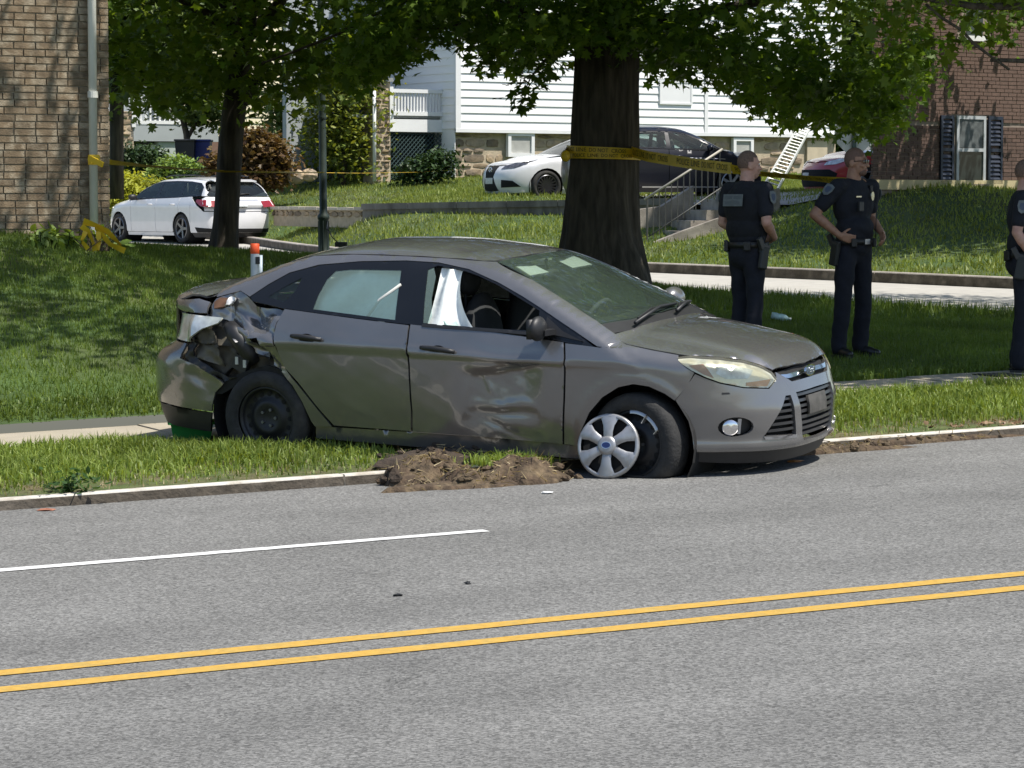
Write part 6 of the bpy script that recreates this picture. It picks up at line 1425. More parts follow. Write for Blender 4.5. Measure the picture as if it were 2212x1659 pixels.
# ------------------------------------------------------------------ parked cars
def clipx(poly, x0, x1):
    def half(P, f, xc):
        out = []
        for i in range(len(P)):
            a, b = P[i - 1], P[i]; ia, ib = f(a[0]), f(b[0])
            if ia != ib: t = (xc - a[0]) / (b[0] - a[0]); out.append((xc, a[1] + (b[1] - a[1]) * t))
            if ib: out.append(b)
        return out
    return half(half(poly, lambda x: x >= x0, x0), lambda x: x <= x1, x1)
def simple_car(label, M, shape, sp, paint, group='cars parked by the houses'):
    D = CarShape(**shape); D.xtl = .3; t = thing('parked_car', label, 'car', M=M, group=group)
    Q = lambda *a, **k: panel(D, *a, **k)
    wb, ra, zs = sp['wb'], sp['ra'], sp.get('zs', .26); xbf, xbr = wb + ra + .02, -ra - .02
    top = [(wb + ra + .02, sp['ztopf'])] + topz(D, [(x, -sp['ysh']) for x in np.linspace(wb + .2, sp['cowl'] + .05, 6)])
    belt = sp['belt']
    poly = [(xbr, zs)] + arcpts(0, .33, ra, 190, -10)[::1] + [(ra + .05, zs), (wb - ra - .05, zs)] + arcpts(wb, .33, ra, 190, -10) + [(xbf, zs)] + top + belt[::-1] + [(xbr, sp['zbr'])]
    cuts = [xbr] + sp['doors'] + [xbf]; names = ['rear_quarter_panel', 'rear_door', 'front_door', 'front_fender']
    for i in range(len(cuts) - 1):
        p = clipx(poly, cuts[i] + .006, cuts[i + 1] - .006); Q(names[i], p, 'side', paint, t, sp=.06, mirror=True)
    Q('sill', [(ra, .17), (ra, zs - .01), (wb - ra, zs - .01), (wb - ra, .17)], 'side', sp.get('sillm', paint), t, sp=.12, off=-.01, mirror=True)
    dlo = sp['dlo']; rail = topz(D, sp['rail']) + sp.get('railend', []) + dlo['top'][::-1]
    Q('pillar_rail', rail, 'side', paint, t, sp=.05, mirror=True)
    Q('window_trim', dlo['bot'] + dlo['top'][1:-1][::-1][::-1][:0] + dlo['top'][1:-1], 'side', M_gloss, t, sp=.05, off=-.004, holes=sp['glass'], mirror=True)
    for g in sp['glass']: Q('side_window', g, 'side', sp.get('glm', M_dglass), t, sp=.08, off=-.006, thick=0, mirror=True)
    Q('roof', mirry(sp['roofp']), 'top', paint, t, sp=.1); Q('windscreen', mirry(sp['wsp']), 'top', sp.get('glm', M_dglass), t, sp=.1, off=-.003, thick=.005)
    if 'rgp' in sp: Q('rear_window', mirry(sp['rgp']), 'top', sp.get('rglm', M_dglass), t, sp=.1, off=-.003, thick=.005)
    Q('bonnet', mirry(sp['hood']), 'top', paint, t, sp=.07)
    if 'boot' in sp: Q('boot_lid', mirry(sp['boot']), 'top', paint, t, sp=.08)
    thf = math.atan2(.9, xbf - D.xcn); Q('front_bumper', mirr([(0, sp['zf']), (thf * .5, sp['zf'] + .02), (thf * .8, sp['ztopf'] + .0), (thf, sp['ztopf']), (thf, .20), (0, .18)]), 'nose', paint, t, sp=.06)
    thr = math.atan2(.9, D.xtl - xbr); Q('rear_bumper', mirr([(0, sp['zr']), (thr * .7, sp['zr']), (thr, sp['zbr']), (thr, .24), (0, .24)]), 'tail', paint, t, sp=.06)
    Q('rear_valance', mirr([(0, .235), (thr * .98, .235), (thr * .9, .14), (0, .14)]), 'tail', M_blk, t, sp=.1, off=-.01)
    for nm, pj, pl, mt_, off in sp['extra']:
        Q(nm, pl, pj, mt_, t, sp=.05, off=off, thick=.008, mirror=(pj == 'side'))
        if pj in ('nose', 'tail') and min(a for a, b in pl) > .03: Q(nm, [(-a, b) for a, b in pl], pj, mt_, t, sp=.05, off=off, thick=.008)
    for x in (0, wb):
        for s in (-1, 1):
            B = Matrix.Translation((x, s * .80, .33)) @ (Matrix(((1, 0, 0), (0, 0, -1), (0, 1, 0))).to_4x4() if s < 0 else Matrix(((-1, 0, 0), (0, 0, 1), (0, 1, 0))).to_4x4())
            ty = tyre(t, B, R=.33, wd=.22, rim=.235, mat=M_tyre, n=32); ty.name = 'wheel'; alloy(ty, B @ Matrix.Translation((0, 0, .095)), .24, sp['rimm'], sp['spokes'], .055, twin=sp.get('twin', False))
        wheelwell(t, x, .33, ra, .88, .45)
    MB().box((wb / 2, 0, .33), (wb + 1.2, 1.3, .2)).build('floor_pan', M_under, t)
    Q('inner_side', [(-.6, .7), (ra * .7, .6), (ra + .1, .33), (wb - ra - .1, .33), (wb - ra * .6, .65), (wb, .75), (sp['cowl'], .9), (0, .92), (-.6, .9)], 'side', M_under, t, sp=.2, off=-.12, thick=0, mirror=True)
    m = MB()
    for y in (-.37, .37):
        m.ball((sp['seat'], y, .62), (.28, .25, .1), 10, 6); m.ball((sp['seat'] - .3, y, .9), (.1, .25, .34), 10, 6); m.ball((sp['seat'] - .36, y, 1.22), (.05, .13, .09), 8, 6)
    m.ball((sp['seat'] - 1.05, 0, .85), (.14, .62, .35), 10, 6); m.box((sp['cowl'] - .3, 0, .88), (.4, 1.4, .12)); m.build('interior', M_int2, t, True)
    for s in (-1, 1):
        m = MB(); m.ball((sp['cowl'] - .42, s * 1.0, 1.02), (.07, .11, .07), 12, 8); m.beam((sp['cowl'] - .4, s * .86, .98), (sp['cowl'] - .4, s * .98, .99), .05, .03); m.build('door_mirror', sp.get('mirm', paint), t, True)
        for hx in sp['handles']:
            P, ok = project(D, np.array([[hx, .86], [hx + .1, .862], [hx + .2, .866]]), 'side'); m = MB(); m.tube((P + np.array(((0, -.02, 0), (0, -.035, 0), (0, -.02, 0)))) * np.array((1, -s, 1)), .014, 6); m.build('handle', sp.get('hanm', paint), t, True)
    return t, D
def mcar(P, hd): return Matrix.Translation(P) @ Matrix.Rotation(math.atan2(hd[1], hd[0]), 4, 'Z')
def paintm(n, c, metal=0, rough=.3): return pm(n, c, rough, metal=metal, var=.03, coat=1, obj=True)
M_wcar = paintm('white_car_paint', (.74, .74, .75)); M_bcar = pm('black_car_paint', (.008, .009, .016), .35, var=.03, coat=.25, obj=True, spec=.35); M_rcar = paintm('red_car_paint', (.52, .03, .04))
M_galloy = pm('grey_alloy', (.20, .20, .21), .35, metal=.8, var=.1, obj=True); M_balloy = pm('dark_alloy', (.06, .06, .065), .3, metal=.7, var=.1, obj=True); M_palloy = pm('bright_alloy', (.45, .46, .48), .3, metal=.8, var=.1, obj=True)
# --- white wagon
WS = dict(W=([.15,.35,.6,.8,.95,1.05],[.86,.90,.915,.915,.885,.85]), xf=([.15,.4,.6,.75,.85,1.0],[3.50,3.62,3.60,3.50,3.36,3.2]), xr=([.15,.3,.5,.7,.85,1.0,1.1],[-1.0,-1.06,-1.08,-1.06,-1.03,-1.0,-.97]),
  H=([3.6,3.5,3.3,3.0,2.6,2.3,0,-1],[.68,.76,.85,.92,.985,1.02,1.04,1.04]), crown=([3.6,3,2.3,0,-1],[.05,.07,.06,.04,.04]), xcn=2.5, xct=-.35, pt=4.0,
  gw=([.8,.97,1.4,1.5],[.93,.87,.67,.62]), ws=([.8,1.0,1.2,1.42,1.5],[2.85,2.38,1.95,1.42,1.2]), rw=([.8,.98,1.2,1.42,1.5],[-1.12,-1.0,-.88,-.66,-.5]), roof=([1.6,1.4,1.1,.5,0,-.4,-.75],[1.36,1.41,1.455,1.475,1.468,1.445,1.40]), wb=.25, rb=.08, rcrown=.045)
hdW = Vector((-.62, .785, 0)).normalized(); Pw = at(395, 530, 62.8); lft = Vector((-hdW.y, hdW.x, 0)); Pw = Vector(Pw) - lft * .86
_z0 = zt(Pw.x, Pw.y) + .03; Pw.z = _z0
dl = dict(top=[(2.30, .955), (2.02, 1.10), (1.75, 1.225), (1.45, 1.335), (1.1, 1.375), (.5, 1.385), (-.1, 1.37), (-.55, 1.33), (-.72, 1.24), (-.74, 1.08)], bot=[(-.74, 1.055), (-.4, 1.035), (.3, 1.015), (1.2, .995), (2.0, .965), (2.30, .945)])
dl['top'][0] = (2.28, .965)
gW = [[(1.13, 1.015), (1.13, 1.345), (1.42, 1.315), (1.75, 1.19), (2.02, 1.065), (2.15, .995)], [(.18, 1.04), (.18, 1.355), (.5, 1.36), (1.02, 1.35), (1.02, 1.02)], [(-.66, 1.08), (-.64, 1.22), (-.52, 1.30), (-.1, 1.34), (.08, 1.345), (.08, 1.045)]]
spW = dict(wb=2.705, ra=.37, ztopf=.80, ysh=.79, cowl=2.32, belt=[(-.39, 1.03), (.3, 1.005), (1.2, .985), (2.0, .955), (2.37, .935)], zbr=1.03, doors=[.10, 1.08, 2.14], dlo=dl, rail=[(2.36, -.73), (2.1, -.68), (1.8, -.62), (1.42, -.55), (1.2, -.58), (.5, -.60), (-.1, -.60), (-.6, -.585), (-.9, -.62)], railend=[(-.96, 1.04), (-.76, 1.045)], glass=gW,
  roofp=[(1.44, 0), (1.40, -.53), (1.2, -.575), (.5, -.595), (-.1, -.595), (-.6, -.58), (-.66, 0)], wsp=[(1.45, 0), (1.41, -.54), (1.8, -.615), (2.3, -.71), (2.36, -.4), (2.4, 0)], hood=[(2.42, 0), (2.38, -.4), (2.34, -.73), (2.6, -.785), (3.0, -.76), (3.25, -.66), (3.42, -.45), (3.5, 0)],
  zf=.74, zr=.70, rimm=M_galloy, spokes=5, seat=1.5, handles=(1.2, .25), mirm=M_blk, glm=M_glass, rglm=M_glass, zs=.25,
  extra=[('tailgate', 'tail', mirr([(0, 1.02), (.60, 1.02), (.66, .98), (.62, .72), (0, .71)]), M_wcar, .004), ('rear_glass', 'tail', mirr([(0, 1.35), (.45, 1.345), (.60, 1.04), (0, 1.04)]), M_dglass, .002),
   ('rear_lamp', 'tail', [(.38, .80), (.38, .93), (.60, .955), (.76, .97), (.78, .92), (.68, .82)], M_redl, .005), ('licence_plate', 'tail', [(-.24, .78), (.10, .78), (.10, .93), (-.24, .93)], M_plate, .012), ('plate_strip', 'tail', [(-.23, .785), (.09, .785), (.09, .825), (-.23, .825)], pm('pale_blue_print', (.25, .5, .65), .5), .0135), ('chrome_strip', 'tail', mirr([(0, .945), (.34, .945), (.34, .965), (0, .965)]), M_chrome, .012),
   ('bumper_insert', 'tail', mirr([(0, .245), (.75, .245), (.80, .36), (.5, .33), (0, .33)]), M_under, .008), ('head_lamp', 'nose', [(.45, .68), (.95, .78), (.85, .82), (.5, .77)], M_lampw, .006)])
wag, DW = simple_car('white station wagon parked on the pale side street behind the slender tree', mcar(Pw, hdW), WS, spW, M_wcar)
for s in (-1, 1):
    m = MB(); pts = [(1.15, s * .56, 1.475), (.9, s * .57, 1.505), (0, s * .575, 1.51), (-.45, s * .57, 1.475)]; m.tube(pts, .014, 6); m.build('roof_rail', M_blk, wag, True)
m = MB(); m.tube([(-.98, .05, 1.075), (-.955, -.28, 1.10)], .014, 6); m.build('rear_wiper', M_blk, wag, True)
MB().box((-.72, 0, 1.385), (.22, 1.1, .025), M=Matrix.Rotation(-.18, 3, 'Y')).build('roof_spoiler', M_wcar, wag, bevel=.008)
# --- sedans
def sedan_shape(nose=3.74, zr_=1.455, wb=2.85, hoodz=1.0):
    d = wb - 2.649
    return dict(W=([.15,.35,.6,.8,.95,1.05],[.85,.90,.92,.92,.89,.85]), xf=([.15,.3,.45,.6,.75,.85,1.0],[nose-.12,nose-.02,nose,nose-.02,nose-.10,nose-.22,nose-.4]), xr=([.15,.4,.6,.9,1.0,1.1],[-1.0,-1.08,-1.1,-1.06,-1.05,-1.0]),
      H=([nose,nose-.08,nose-.3,nose-.7,2.9,2.5,.5,-.4,-.8,-1.05],[.66,.74,.83,.91,.96,hoodz+.0,1.0,1.05,1.07,1.05]), crown=([nose,3,2.3,0,-1],[.05,.07,.06,.04,.05]), xcn=2.55, xct=-.2,
      gw=([.8,.97,1.36,1.5],[.93,.875,.64,.56]), ws=([.8,1.0,1.2,1.40,1.5],[2.85,2.42,1.98,1.48,1.2]), rw=([.9,1.06,1.24,1.36,1.46],[-.95,-.66,-.30,.0,.35]), roof=([1.7,1.5,1.2,.9,.6,.3,0,-.3],[1.34,1.395,1.435,zr_,zr_,1.435,1.385,1.30]), wb=.28, rb=.2, rcrown=.05)
def sedan_spec(wb, nose, rimm, spokes, extra, **k):
    dl = dict(top=[(2.30, .97), (2.05, 1.09), (1.75, 1.21), (1.45, 1.315), (1.15, 1.35), (.7, 1.355), (.3, 1.32), (.0, 1.22), (-.2, 1.10)], bot=[(-.15, 1.045), (.3, 1.025), (1.2, .995), (2.0, .965), (2.28, .95)])
    g = [[(1.10, 1.02), (1.08, 1.325), (1.42, 1.295), (1.75, 1.175), (2.02, 1.06), (2.13, 1.0)], [(.30, 1.045), (.32, 1.28), (.55, 1.325), (1.0, 1.325), (1.0, 1.025)], [(-.06, 1.085), (.06, 1.20), (.22, 1.26), (.22, 1.06)]]
    r = dict(wb=wb, ra=.37, ztopf=.80, ysh=.79, cowl=2.36, belt=[(-.39, 1.03), (.3, 1.01), (1.2, .985), (2.0, .955), (2.40, .935)], zbr=1.0, doors=[.14, 1.05, 2.16], dlo=dl, rail=[(2.38, -.73), (2.1, -.67), (1.8, -.615), (1.46, -.54), (1.2, -.57), (.7, -.58), (.3, -.57), (0, -.56), (-.4, -.63)], railend=[(-.42, 1.04), (-.2, 1.06)], glass=g,
      roofp=[(1.49, 0), (1.44, -.52), (1.2, -.565), (.7, -.575), (.3, -.565), (.0, -.55), (.05, 0)], wsp=[(1.5, 0), (1.45, -.53), (1.8, -.61), (2.34, -.71), (2.4, -.4), (2.44, 0)], rgp=[(.04, 0), (-.02, -.53), (-.45, -.62), (-.6, -.3), (-.64, 0)], boot=[(-.66, 0), (-.6, -.4), (-.48, -.66), (-.9, -.62), (-1.0, -.4), (-1.03, 0)], hood=[(2.46, 0), (2.42, -.4), (2.38, -.73), (2.6, -.785), (3.0, -.775), (nose - .42, -.66), (nose - .2, -.45), (nose - .12, 0)],
      zf=.73, zr=1.0, rimm=rimm, spokes=spokes, seat=1.5, handles=(1.15, .28), extra=extra)
    r.update(k); return r
hdL = Vector((-.90, -.44, 0)).normalized(); Pl = Vector(at(1180, 437, 58.4)); Ml = mcar(Pl, hdL); Pl = Pl - hdL * 2.85 - Vector((-hdL.y, hdL.x, 0)) * .86
exL = [('grille', 'nose', mirr([(0, .76), (.22, .74), (.15, .52), (.27, .24), (0, .22)]), M_under, .006), ('licence_plate', 'nose', [(-.14, .38), (.14, .38), (.14, .50), (-.14, .50)], M_plate, .014), ('head_lamp', 'nose', [(.34, .68), (.62, .70), (.86, .79), (.70, .80), (.40, .745)], pm('dark_headlamp', (.14, .14, .15), .15, metal=.5, var=.5, scale=12, obj=True, coat=1), .008), ('air_intake', 'nose', [(.36, .30), (.74, .32), (.60, .44), (.38, .46)], M_under, .006), ('lower_lip', 'nose', mirr([(0, .185), (.8, .2), (.8, .235), (0, .22)]), M_wcar, .015)]
lx, DL = simple_car('white sedan with dark spindle grille parked above the concrete retaining wall', mcar(Pl, hdL), sedan_shape(3.74), sedan_spec(2.85, 3.74, M_balloy, 9, exL, twin=True), M_wcar)
Pc, ok = project(DL, np.array([[0, .66]]), 'nose'); n_ = Vector(DL.nrm(Pc)[0]); Mx = frame(Vector(Pc[0]) + n_ * .02, (0, 1, 0)); MB().tube([Mx @ Vector((.07 * math.cos(a), .05 * math.sin(a), 0)) for a in np.linspace(0, 6.28, 20, endpoint=False)], .007, 6, closed=True).tube([Mx @ Vector(v) for v in ((-.02, .03, 0), (.0, -.02, 0), (.035, -.02, 0))], .007, 6).build('badge', M_chrome, lx)
hdB = Vector((.985, .17, 0)).normalized(); Pb = Vector(at(1343, 434, 54.6)) + Vector((-hdB.y, hdB.x, 0)) * .86
exB = [('head_lamp', 'nose', [(.34, .66), (.66, .70), (.92, .80), (.70, .81), (.40, .74)], M_lampw, .008), ('grille', 'nose', mirr([(0, .70), (.25, .69), (.22, .46), (0, .44)]), M_gbar, .006), ('sill_strip', 'side', [(.45, .255), (2.35, .255), (2.35, .28), (.45, .28)], M_silver, .006), ('rear_lamp', 'tail', [(.4, .80), (.85, .82), (.85, .95), (.4, .93)], M_redl, .008), ('waist_strip', 'side', [(-.3, .872), (2.3, .80), (2.3, .812), (-.3, .886)], M_chrome, .003)]
simple_car('glossy black sedan parked behind the massive oak trunk', mcar(Pb, hdB) @ Matrix.Diagonal((.88, 1, 1, 1)), sedan_shape(3.30), sedan_spec(2.46, 3.30, M_palloy, 7, exB, glm=M_glass), M_bcar)
hdR = Vector((-.93, -.36, 0)).normalized(); Pr = Vector(at(1752, 400, 57.0)); Pr.z = at(1752, 345, 57)[2] - .80; Pr = Pr - hdR * 3.62
exR = [('bumper_insert', 'nose', mirr([(0, .60), (.55, .60), (.7, .52), (.6, .26), (0, .26)]), M_under, .006), ('licence_plate', 'nose', [(.02, .42), (.28, .42), (.28, .54), (.02, .54)], M_plate, .016), ('head_lamp', 'nose', [(.40, .68), (.66, .70), (.92, .80), (.70, .81), (.44, .75)], M_lampw, .008)]
simple_car('red car with dark bumper parked beside the red brick house corner', mcar(Pr, hdR), sedan_shape(3.66), sedan_spec(2.78, 3.66, M_palloy, 5, exR), M_rcar)
# ------------------------------------------------------------------ police officers
def caps(m, a, b, ra, rb, n=14):
    """tapered closed capsule"""
    a, b = Vector(a), Vector(b); d = b - a; L = d.length or 1e-4; M = d.to_track_quat('Z', 'Y').to_matrix().to_4x4(); M.translation = a
    prof = [(0, -ra)] + [(ra * math.cos(t), ra * math.sin(t)) for t in (-1.2, -.8, -.4, 0)] + [(rb * math.cos(t), L + rb * math.sin(t)) for t in (0, .4, .8, 1.2)] + [(0, L + rb)]
    return m.lathe([(max(r, 1e-4), h) for r, h in prof], n, M)
def ell(m, c, r, rot=None, n=18, k=12):
    t = MB().ball((0, 0, 0), r, n, k); R = rot or Matrix.Identity(3); return m.add([Vector(c) + R @ Vector(v) for v in t.V], t.F)
def remesh(name, m, mat, parent, vox=.008, it=4, amp=0.0, fs=20, label=None, seed=0, sm=.5):
    o = bpy.data.objects.new('tmp', mesh('tmp', m.V, m.F)); COL.objects.link(o)
    r = o.modifiers.new('r', 'REMESH'); r.mode = 'VOXEL'; r.voxel_size = vox
    s = o.modifiers.new('s', 'SMOOTH'); s.iterations = it; s.factor = sm
    me = baked(o); bpy.data.objects.remove(o); me.name = name; me.materials.clear(); me.materials.append(mat)
    n = len(me.vertices); v = np.empty(n * 3, np.float32); me.vertices.foreach_get('co', v); v = v.reshape(-1, 3)
    if amp:
        nr = np.empty(n * 3, np.float32); me.vertices.foreach_get('normal', nr); nr = nr.reshape(-1, 3); x, y, z = v[:, 0] * fs, v[:, 1] * fs, v[:, 2] * fs
        f = np.sin(x * 1.1 + 2 * np.sin(z * .6 + seed)) * np.sin(z * 1.3 + y + 1.5 * np.sin(x * .8)) + .6 * np.sin(z * 2.3 + x * 1.7 + seed) * np.sin(y * 2.1 - z)
        v = v + nr * (f * amp)[:, None]; me.vertices.foreach_set('co', v.astype(np.float32).ravel())
    me.polygons.foreach_set('use_smooth', np.ones(len(me.polygons), bool)); me.update()
    return link(name, me, parent, label)
def hand(m, w, d, nrm, side, curl=.6, s=1.0):
    """palm and five fingers: d to the fingertips, nrm palm side, side towards the thumb"""
    w, d, nrm = Vector(w), Vector(d).normalized(), Vector(nrm).normalized(); u = Vector(side); u = (u - d * u.dot(d)).normalized(); nrm = (nrm - d * nrm.dot(d)); nrm = (nrm - u * nrm.dot(u)).normalized()
    for k in (-.030, -.010, .010, .028): caps(m, w + u * k * .5 * s, w + (d * .085 + u * k) * s, .017 * s, .0145 * s, 10)
    for k, L, r in ((-.031, .062, .0085), (-.011, .078, .0095), (.010, .084, .0098), (.030, .074, .0095)):
        p = w + (d * .092 + u * k) * s; a = curl * .55; q = d
        for seg, f in ((.46, 1), (.31, .92), (.23, .82)):
            q = (d * math.cos(a) + nrm * math.sin(a)).normalized(); e = p + q * L * seg * s; caps(m, p, e, r * s * f, r * s * f * .93, 8); p = e; a += curl
    p = w + (u * .026 + d * .018 + nrm * .006) * s; t = (u * .75 + d * .65 + nrm * .35).normalized()
    for seg, f in ((.042, .0125), (.034, .011), (.026, .0098)):
        e = p + t * seg * s; caps(m, p, e, f * s, f * .92 * s, 8); p = e; t = (t + d * .35 + nrm * .35 * curl).normalized()
M_skinA = pm('fair_skin', (.50, .29, .22), .5, var=.10, scale=30, obj=True, var2=(.44, .21, .16), v2=.6, s2=14, bump=.06, bscale=120)
M_skinB = pm('tan_skin', (.37, .20, .13), .5, var=.10, scale=30, obj=True, var2=(.30, .14, .095), v2=.6, s2=14, bump=.06, bscale=120)
M_navy = pm('navy_shirt', (.0075, .009, .016), .85, var=.2, scale=18, obj=True, bump=.35, bscale=26)
M_navyt = pm('navy_trousers', (.008, .0095, .017), .9, var=.2, scale=16, obj=True, bump=.4, bscale=20)
M_vest = pm('black_vest', (.007, .008, .012), .9, var=.2, scale=25, obj=True, bump=.3, bscale=40)
M_leath = pm('black_leather', (.012, .012, .013), .45, var=.15, scale=30, obj=True, bump=.1)
M_boot = pm('black_boot', (.013, .013, .014), .35, var=.2, scale=20, obj=True)
M_hairA = pm('greying_hair', (.15, .095, .072), .8, var=.3, scale=90, obj=True, bump=.4, bscale=160); M_hairB = pm('shaved_hair', (.16, .09, .065), .7, var=.15, scale=90, obj=True)
M_patch = pm('grey_patch', (.14, .158, .165), .7, var=.2, scale=25, obj=True); M_eye = pm('eye_white', (.6, .58, .55), .3, obj=True); M_iris = pm('dark_iris', (.02, .015, .012), .2, obj=True)
M_lip = pm('lip', (.32, .13, .11), .5, obj=True); M_badge = pm('badge_metal', (.62, .58, .46), .25, metal=.9, var=.2, scale=40, obj=True); M_poly = pm('holster_polymer', (.022, .026, .026), .5, var=.15, obj=True)
def officer(label, P, rz, H, skin, hair, arms, headyaw, bulk=1.0, vest=False, glasses=False, hairk='short', feet=((-.12, 0, -8), (.12, .02, 10)), beard=False, lean=0):
    k = H / 1.83; t = thing('person', label, 'person', tuple(P), rz, 'police officers at the crash scene'); S = lambda v: tuple(c * k for c in v)
    hy = Matrix.Rotation(headyaw, 3, 'Z'); hc = Vector((0, -.02, 1.695)); hp = lambda x, y, z: S(hc + hy @ Vector((x, y, z)))
    # one continuous body
    m = MB()
    ell(m, hp(0, .005, .025), S((.076, .094, .100)), hy); ell(m, hp(0, -.03, -.035), S((.060, .068, .082)), hy); ell(m, hp(0, -.048, -.085), S((.038, .040, .032)), hy)
    caps(m, hp(0, -.088, .012), hp(0, -.112, -.028), .009 * k, .015 * k, 8); ell(m, hp(0, -.084, .032), S((.050, .016, .012)), hy)
    for s in (-1, 1):
        ell(m, hp(s * .077, .012, -.008), S((.010, .024, .034)), hy); ell(m, hp(s * .044, -.068, -.025), S((.022, .022, .020)), hy)
    ell(m, hp(0, -.090, -.060), S((.026, .012, .008)), hy); ell(m, hp(0, -.088, -.073), S((.022, .012, .008)), hy)
    caps(m, S((0, .012, 1.50)), hp(0, .01, -.06), .066 * k * bulk ** .5, .060 * k, 16)
    ell(m, S((0, .01, 1.33)), S((.175 * bulk, .105 * bulk, .22))); ell(m, S((0, 0, 1.06)), S((.150 * bulk, .11 * bulk, .20)))
    J = {}
    for s, nm in ((-1, 'R'), (1, 'L')):
        sh, el, wr, hd, pn, th, cu = arms[nm]; sh = Vector(sh); el = Vector(el); wr = Vector(wr)
        caps(m, S((s * .10, .01, 1.50)), S(sh), .060 * k, .062 * k); caps(m, S(sh), S(el), .056 * k * bulk ** .5, .044 * k); caps(m, S(el), S(el.lerp(wr, .35)), .043 * k, .045 * k * bulk ** .4); caps(m, S(el.lerp(wr, .35)), S(wr), .043 * k, .028 * k)
        hand(m, S(wr), hd, pn, th, cu, k * 1.02)
        fx, fy, fa = feet[0 if s < 0 else 1]; hip = Vector((s * .09, 0, .95)); kn = Vector((fx * .95, fy - .02, .50)); an = Vector((fx, fy + .02, .09)); J[s] = (hip, kn, an, fa)
        caps(m, S(hip), S(kn), .075 * k, .052 * k); caps(m, S(kn), S(an), .050 * k, .034 * k)
    remesh('body', m, skin, t, .0062, 5, label=None)
    # face
    for s in (-1, 1):
        e = MB(); ell(e, hp(s * .031, -.083, .012), S((.013, .010, .010)), hy, 12, 8); eo = e.build('eye', M_eye, t, True); e = MB(); ell(e, hp(s * .031, -.0915, .012), S((.0055, .003, .0055)), hy, 8, 6); e.build('iris', M_iris, eo, True)
        b = MB(); caps(b, hp(s * .016, -.098, .034), hp(s * .046, -.086, .037), .0045 * k, .0035 * k, 6); b.build('eyebrow', hair, t, True)
    l = MB(); caps(l, hp(-.020, -.098, -.066), hp(.020, -.098, -.066), .006 * k, .006 * k, 8); l.build('mouth', M_lip, t, True)
    # hair: a close cap over the skull
    c = MB(); ell(c, hp(0, .010, .032), S((.080, .095, .101)), hy, 24, 16); V = []
    hm = bpy.data.meshes.new('hair')
    V = [Vector(v) for v in c.V]; inv = hy.transposed(); keepv = []
    for v in V:
        q = inv @ (v / k - hc); keepv.append(q.z > (.045 if q.y < -.03 else (.0 if q.y < .03 else -.05)) + (.02 if hairk == 'high' else 0) and not (abs(q.x) > .06 and q.z < .01 and q.y < .02))
    F = [f for f in c.F if all(keepv[i] for i in f)]
    if hairk != 'none': link('hair', mesh('hair', V, F, hair, True), t)
    if beard:
        b = MB(); ell(b, hp(0, -.052, -.078), S((.046, .046, .040)), hy); ell(b, hp(0, -.094, -.052), S((.028, .010, .006)), hy, 10, 6); remesh('beard', b, M_hairB, t, .008, 2)
    if glasses:
        g = MB()
        for s in (-1, 1): ell(g, hp(s * .033, -.100, .010), S((.026, .006, .019)), hy, 12, 8); caps(g, hp(s * .058, -.095, .016), hp(s * .080, .01, .010), .0035 * k, .0035 * k, 6)
        caps(g, hp(-.010, -.104, .014), hp(.010, -.104, .014), .003 * k, .003 * k, 6); g.build('sunglasses', M_gloss, t, True)
    # shirt with short sleeves
    m = MB(); ell(m, S((0, .012, 1.34)), S((.198 * bulk, .130 * bulk, .235))); ell(m, S((0, -.005, 1.10)), S((.178 * bulk, .140 * bulk, .17))); ell(m, S((0, -.02, 1.13)), S((.155 * bulk, .150 * bulk, .12))); caps(m, S((0, .012, 1.46)), S((0, .008, 1.525)), .10 * k, .070 * k)
    for s, nm in ((-1, 'R'), (1, 'L')):
        sh, el, *_ = arms[nm]; sh, el = Vector(sh), Vector(el); caps(m, S((s * .09, .012, 1.495)), S(sh), .066 * k, .076 * k); caps(m, S(sh), S(sh.lerp(el, .66)), .074 * k * bulk ** .4, .066 * k)
    remesh('shirt', m, M_navy, t, .011, 4, .0035, 16, seed=len(label))
    cl = MB(); cl.lathe([(.072 * k, 0), (.068 * k, .028 * k), (.062 * k, .030 * k)], 20, Matrix.Translation(S((0, .012, 1.515))) @ Matrix.Rotation(rad(14), 4, 'X')); cl.build('collar', M_navy, t, True)
    # trousers
    m = MB(); ell(m, S((0, 0, .99)), S((.170 * bulk, .130 * bulk, .13))); ell(m, S((0, .03, .92)), S((.155 * bulk, .115 * bulk, .12)))
    for s in (-1, 1):
        hip, kn, an, fa = J[s]; caps(m, S(hip + Vector((0, 0, .02))), S(kn), .098 * k * bulk ** .5, .076 * k); caps(m, S(kn), S(an + Vector((0, 0, .05))), .076 * k, .070 * k); caps(m, S(an + Vector((0, .01, .06))), S(an + Vector((0, .0, .0))), .069 * k, .074 * k)
    remesh('trousers', m, M_navyt, t, .012, 4, .005, 13, seed=2 + len(label))
    for s in (-1, 1):
        hip, kn, an, fa = J[s]; R = Matrix.Rotation(rad(fa), 3, 'Z'); b = MB(); A = lambda x, y, z: S(Vector((an.x, an.y, 0)) + R @ Vector((x, y, z)))
        caps(b, A(0, .03, .055), A(0, -.10, .045), .046 * k, .044 * k); caps(b, A(0, -.10, .040), A(0, -.165, .034), .044 * k, .034 * k); caps(b, A(0, .02, .06), A(0, .01, .15), .046 * k, .050 * k); bo = remesh('boot', b, M_boot, t, .010, 3)
        so = MB(); so.box(A(0, -.06, .010), (.088 * k, .27 * k, .022 * k), M=R); so.build('sole', M_blk, bo)
    # duty belt and what hangs on it
    prof = [(1.0, -.026), (1.05, -.024), (1.05, .024), (1.0, .026)]; Mb = Matrix.Translation(S((0, 0, 1.01))) @ Matrix.Diagonal((.176 * bulk * k, .142 * bulk * k, k, 1)); b = MB().lathe(prof, 32, Mb); be = b.build('duty_belt', M_leath, t, True)
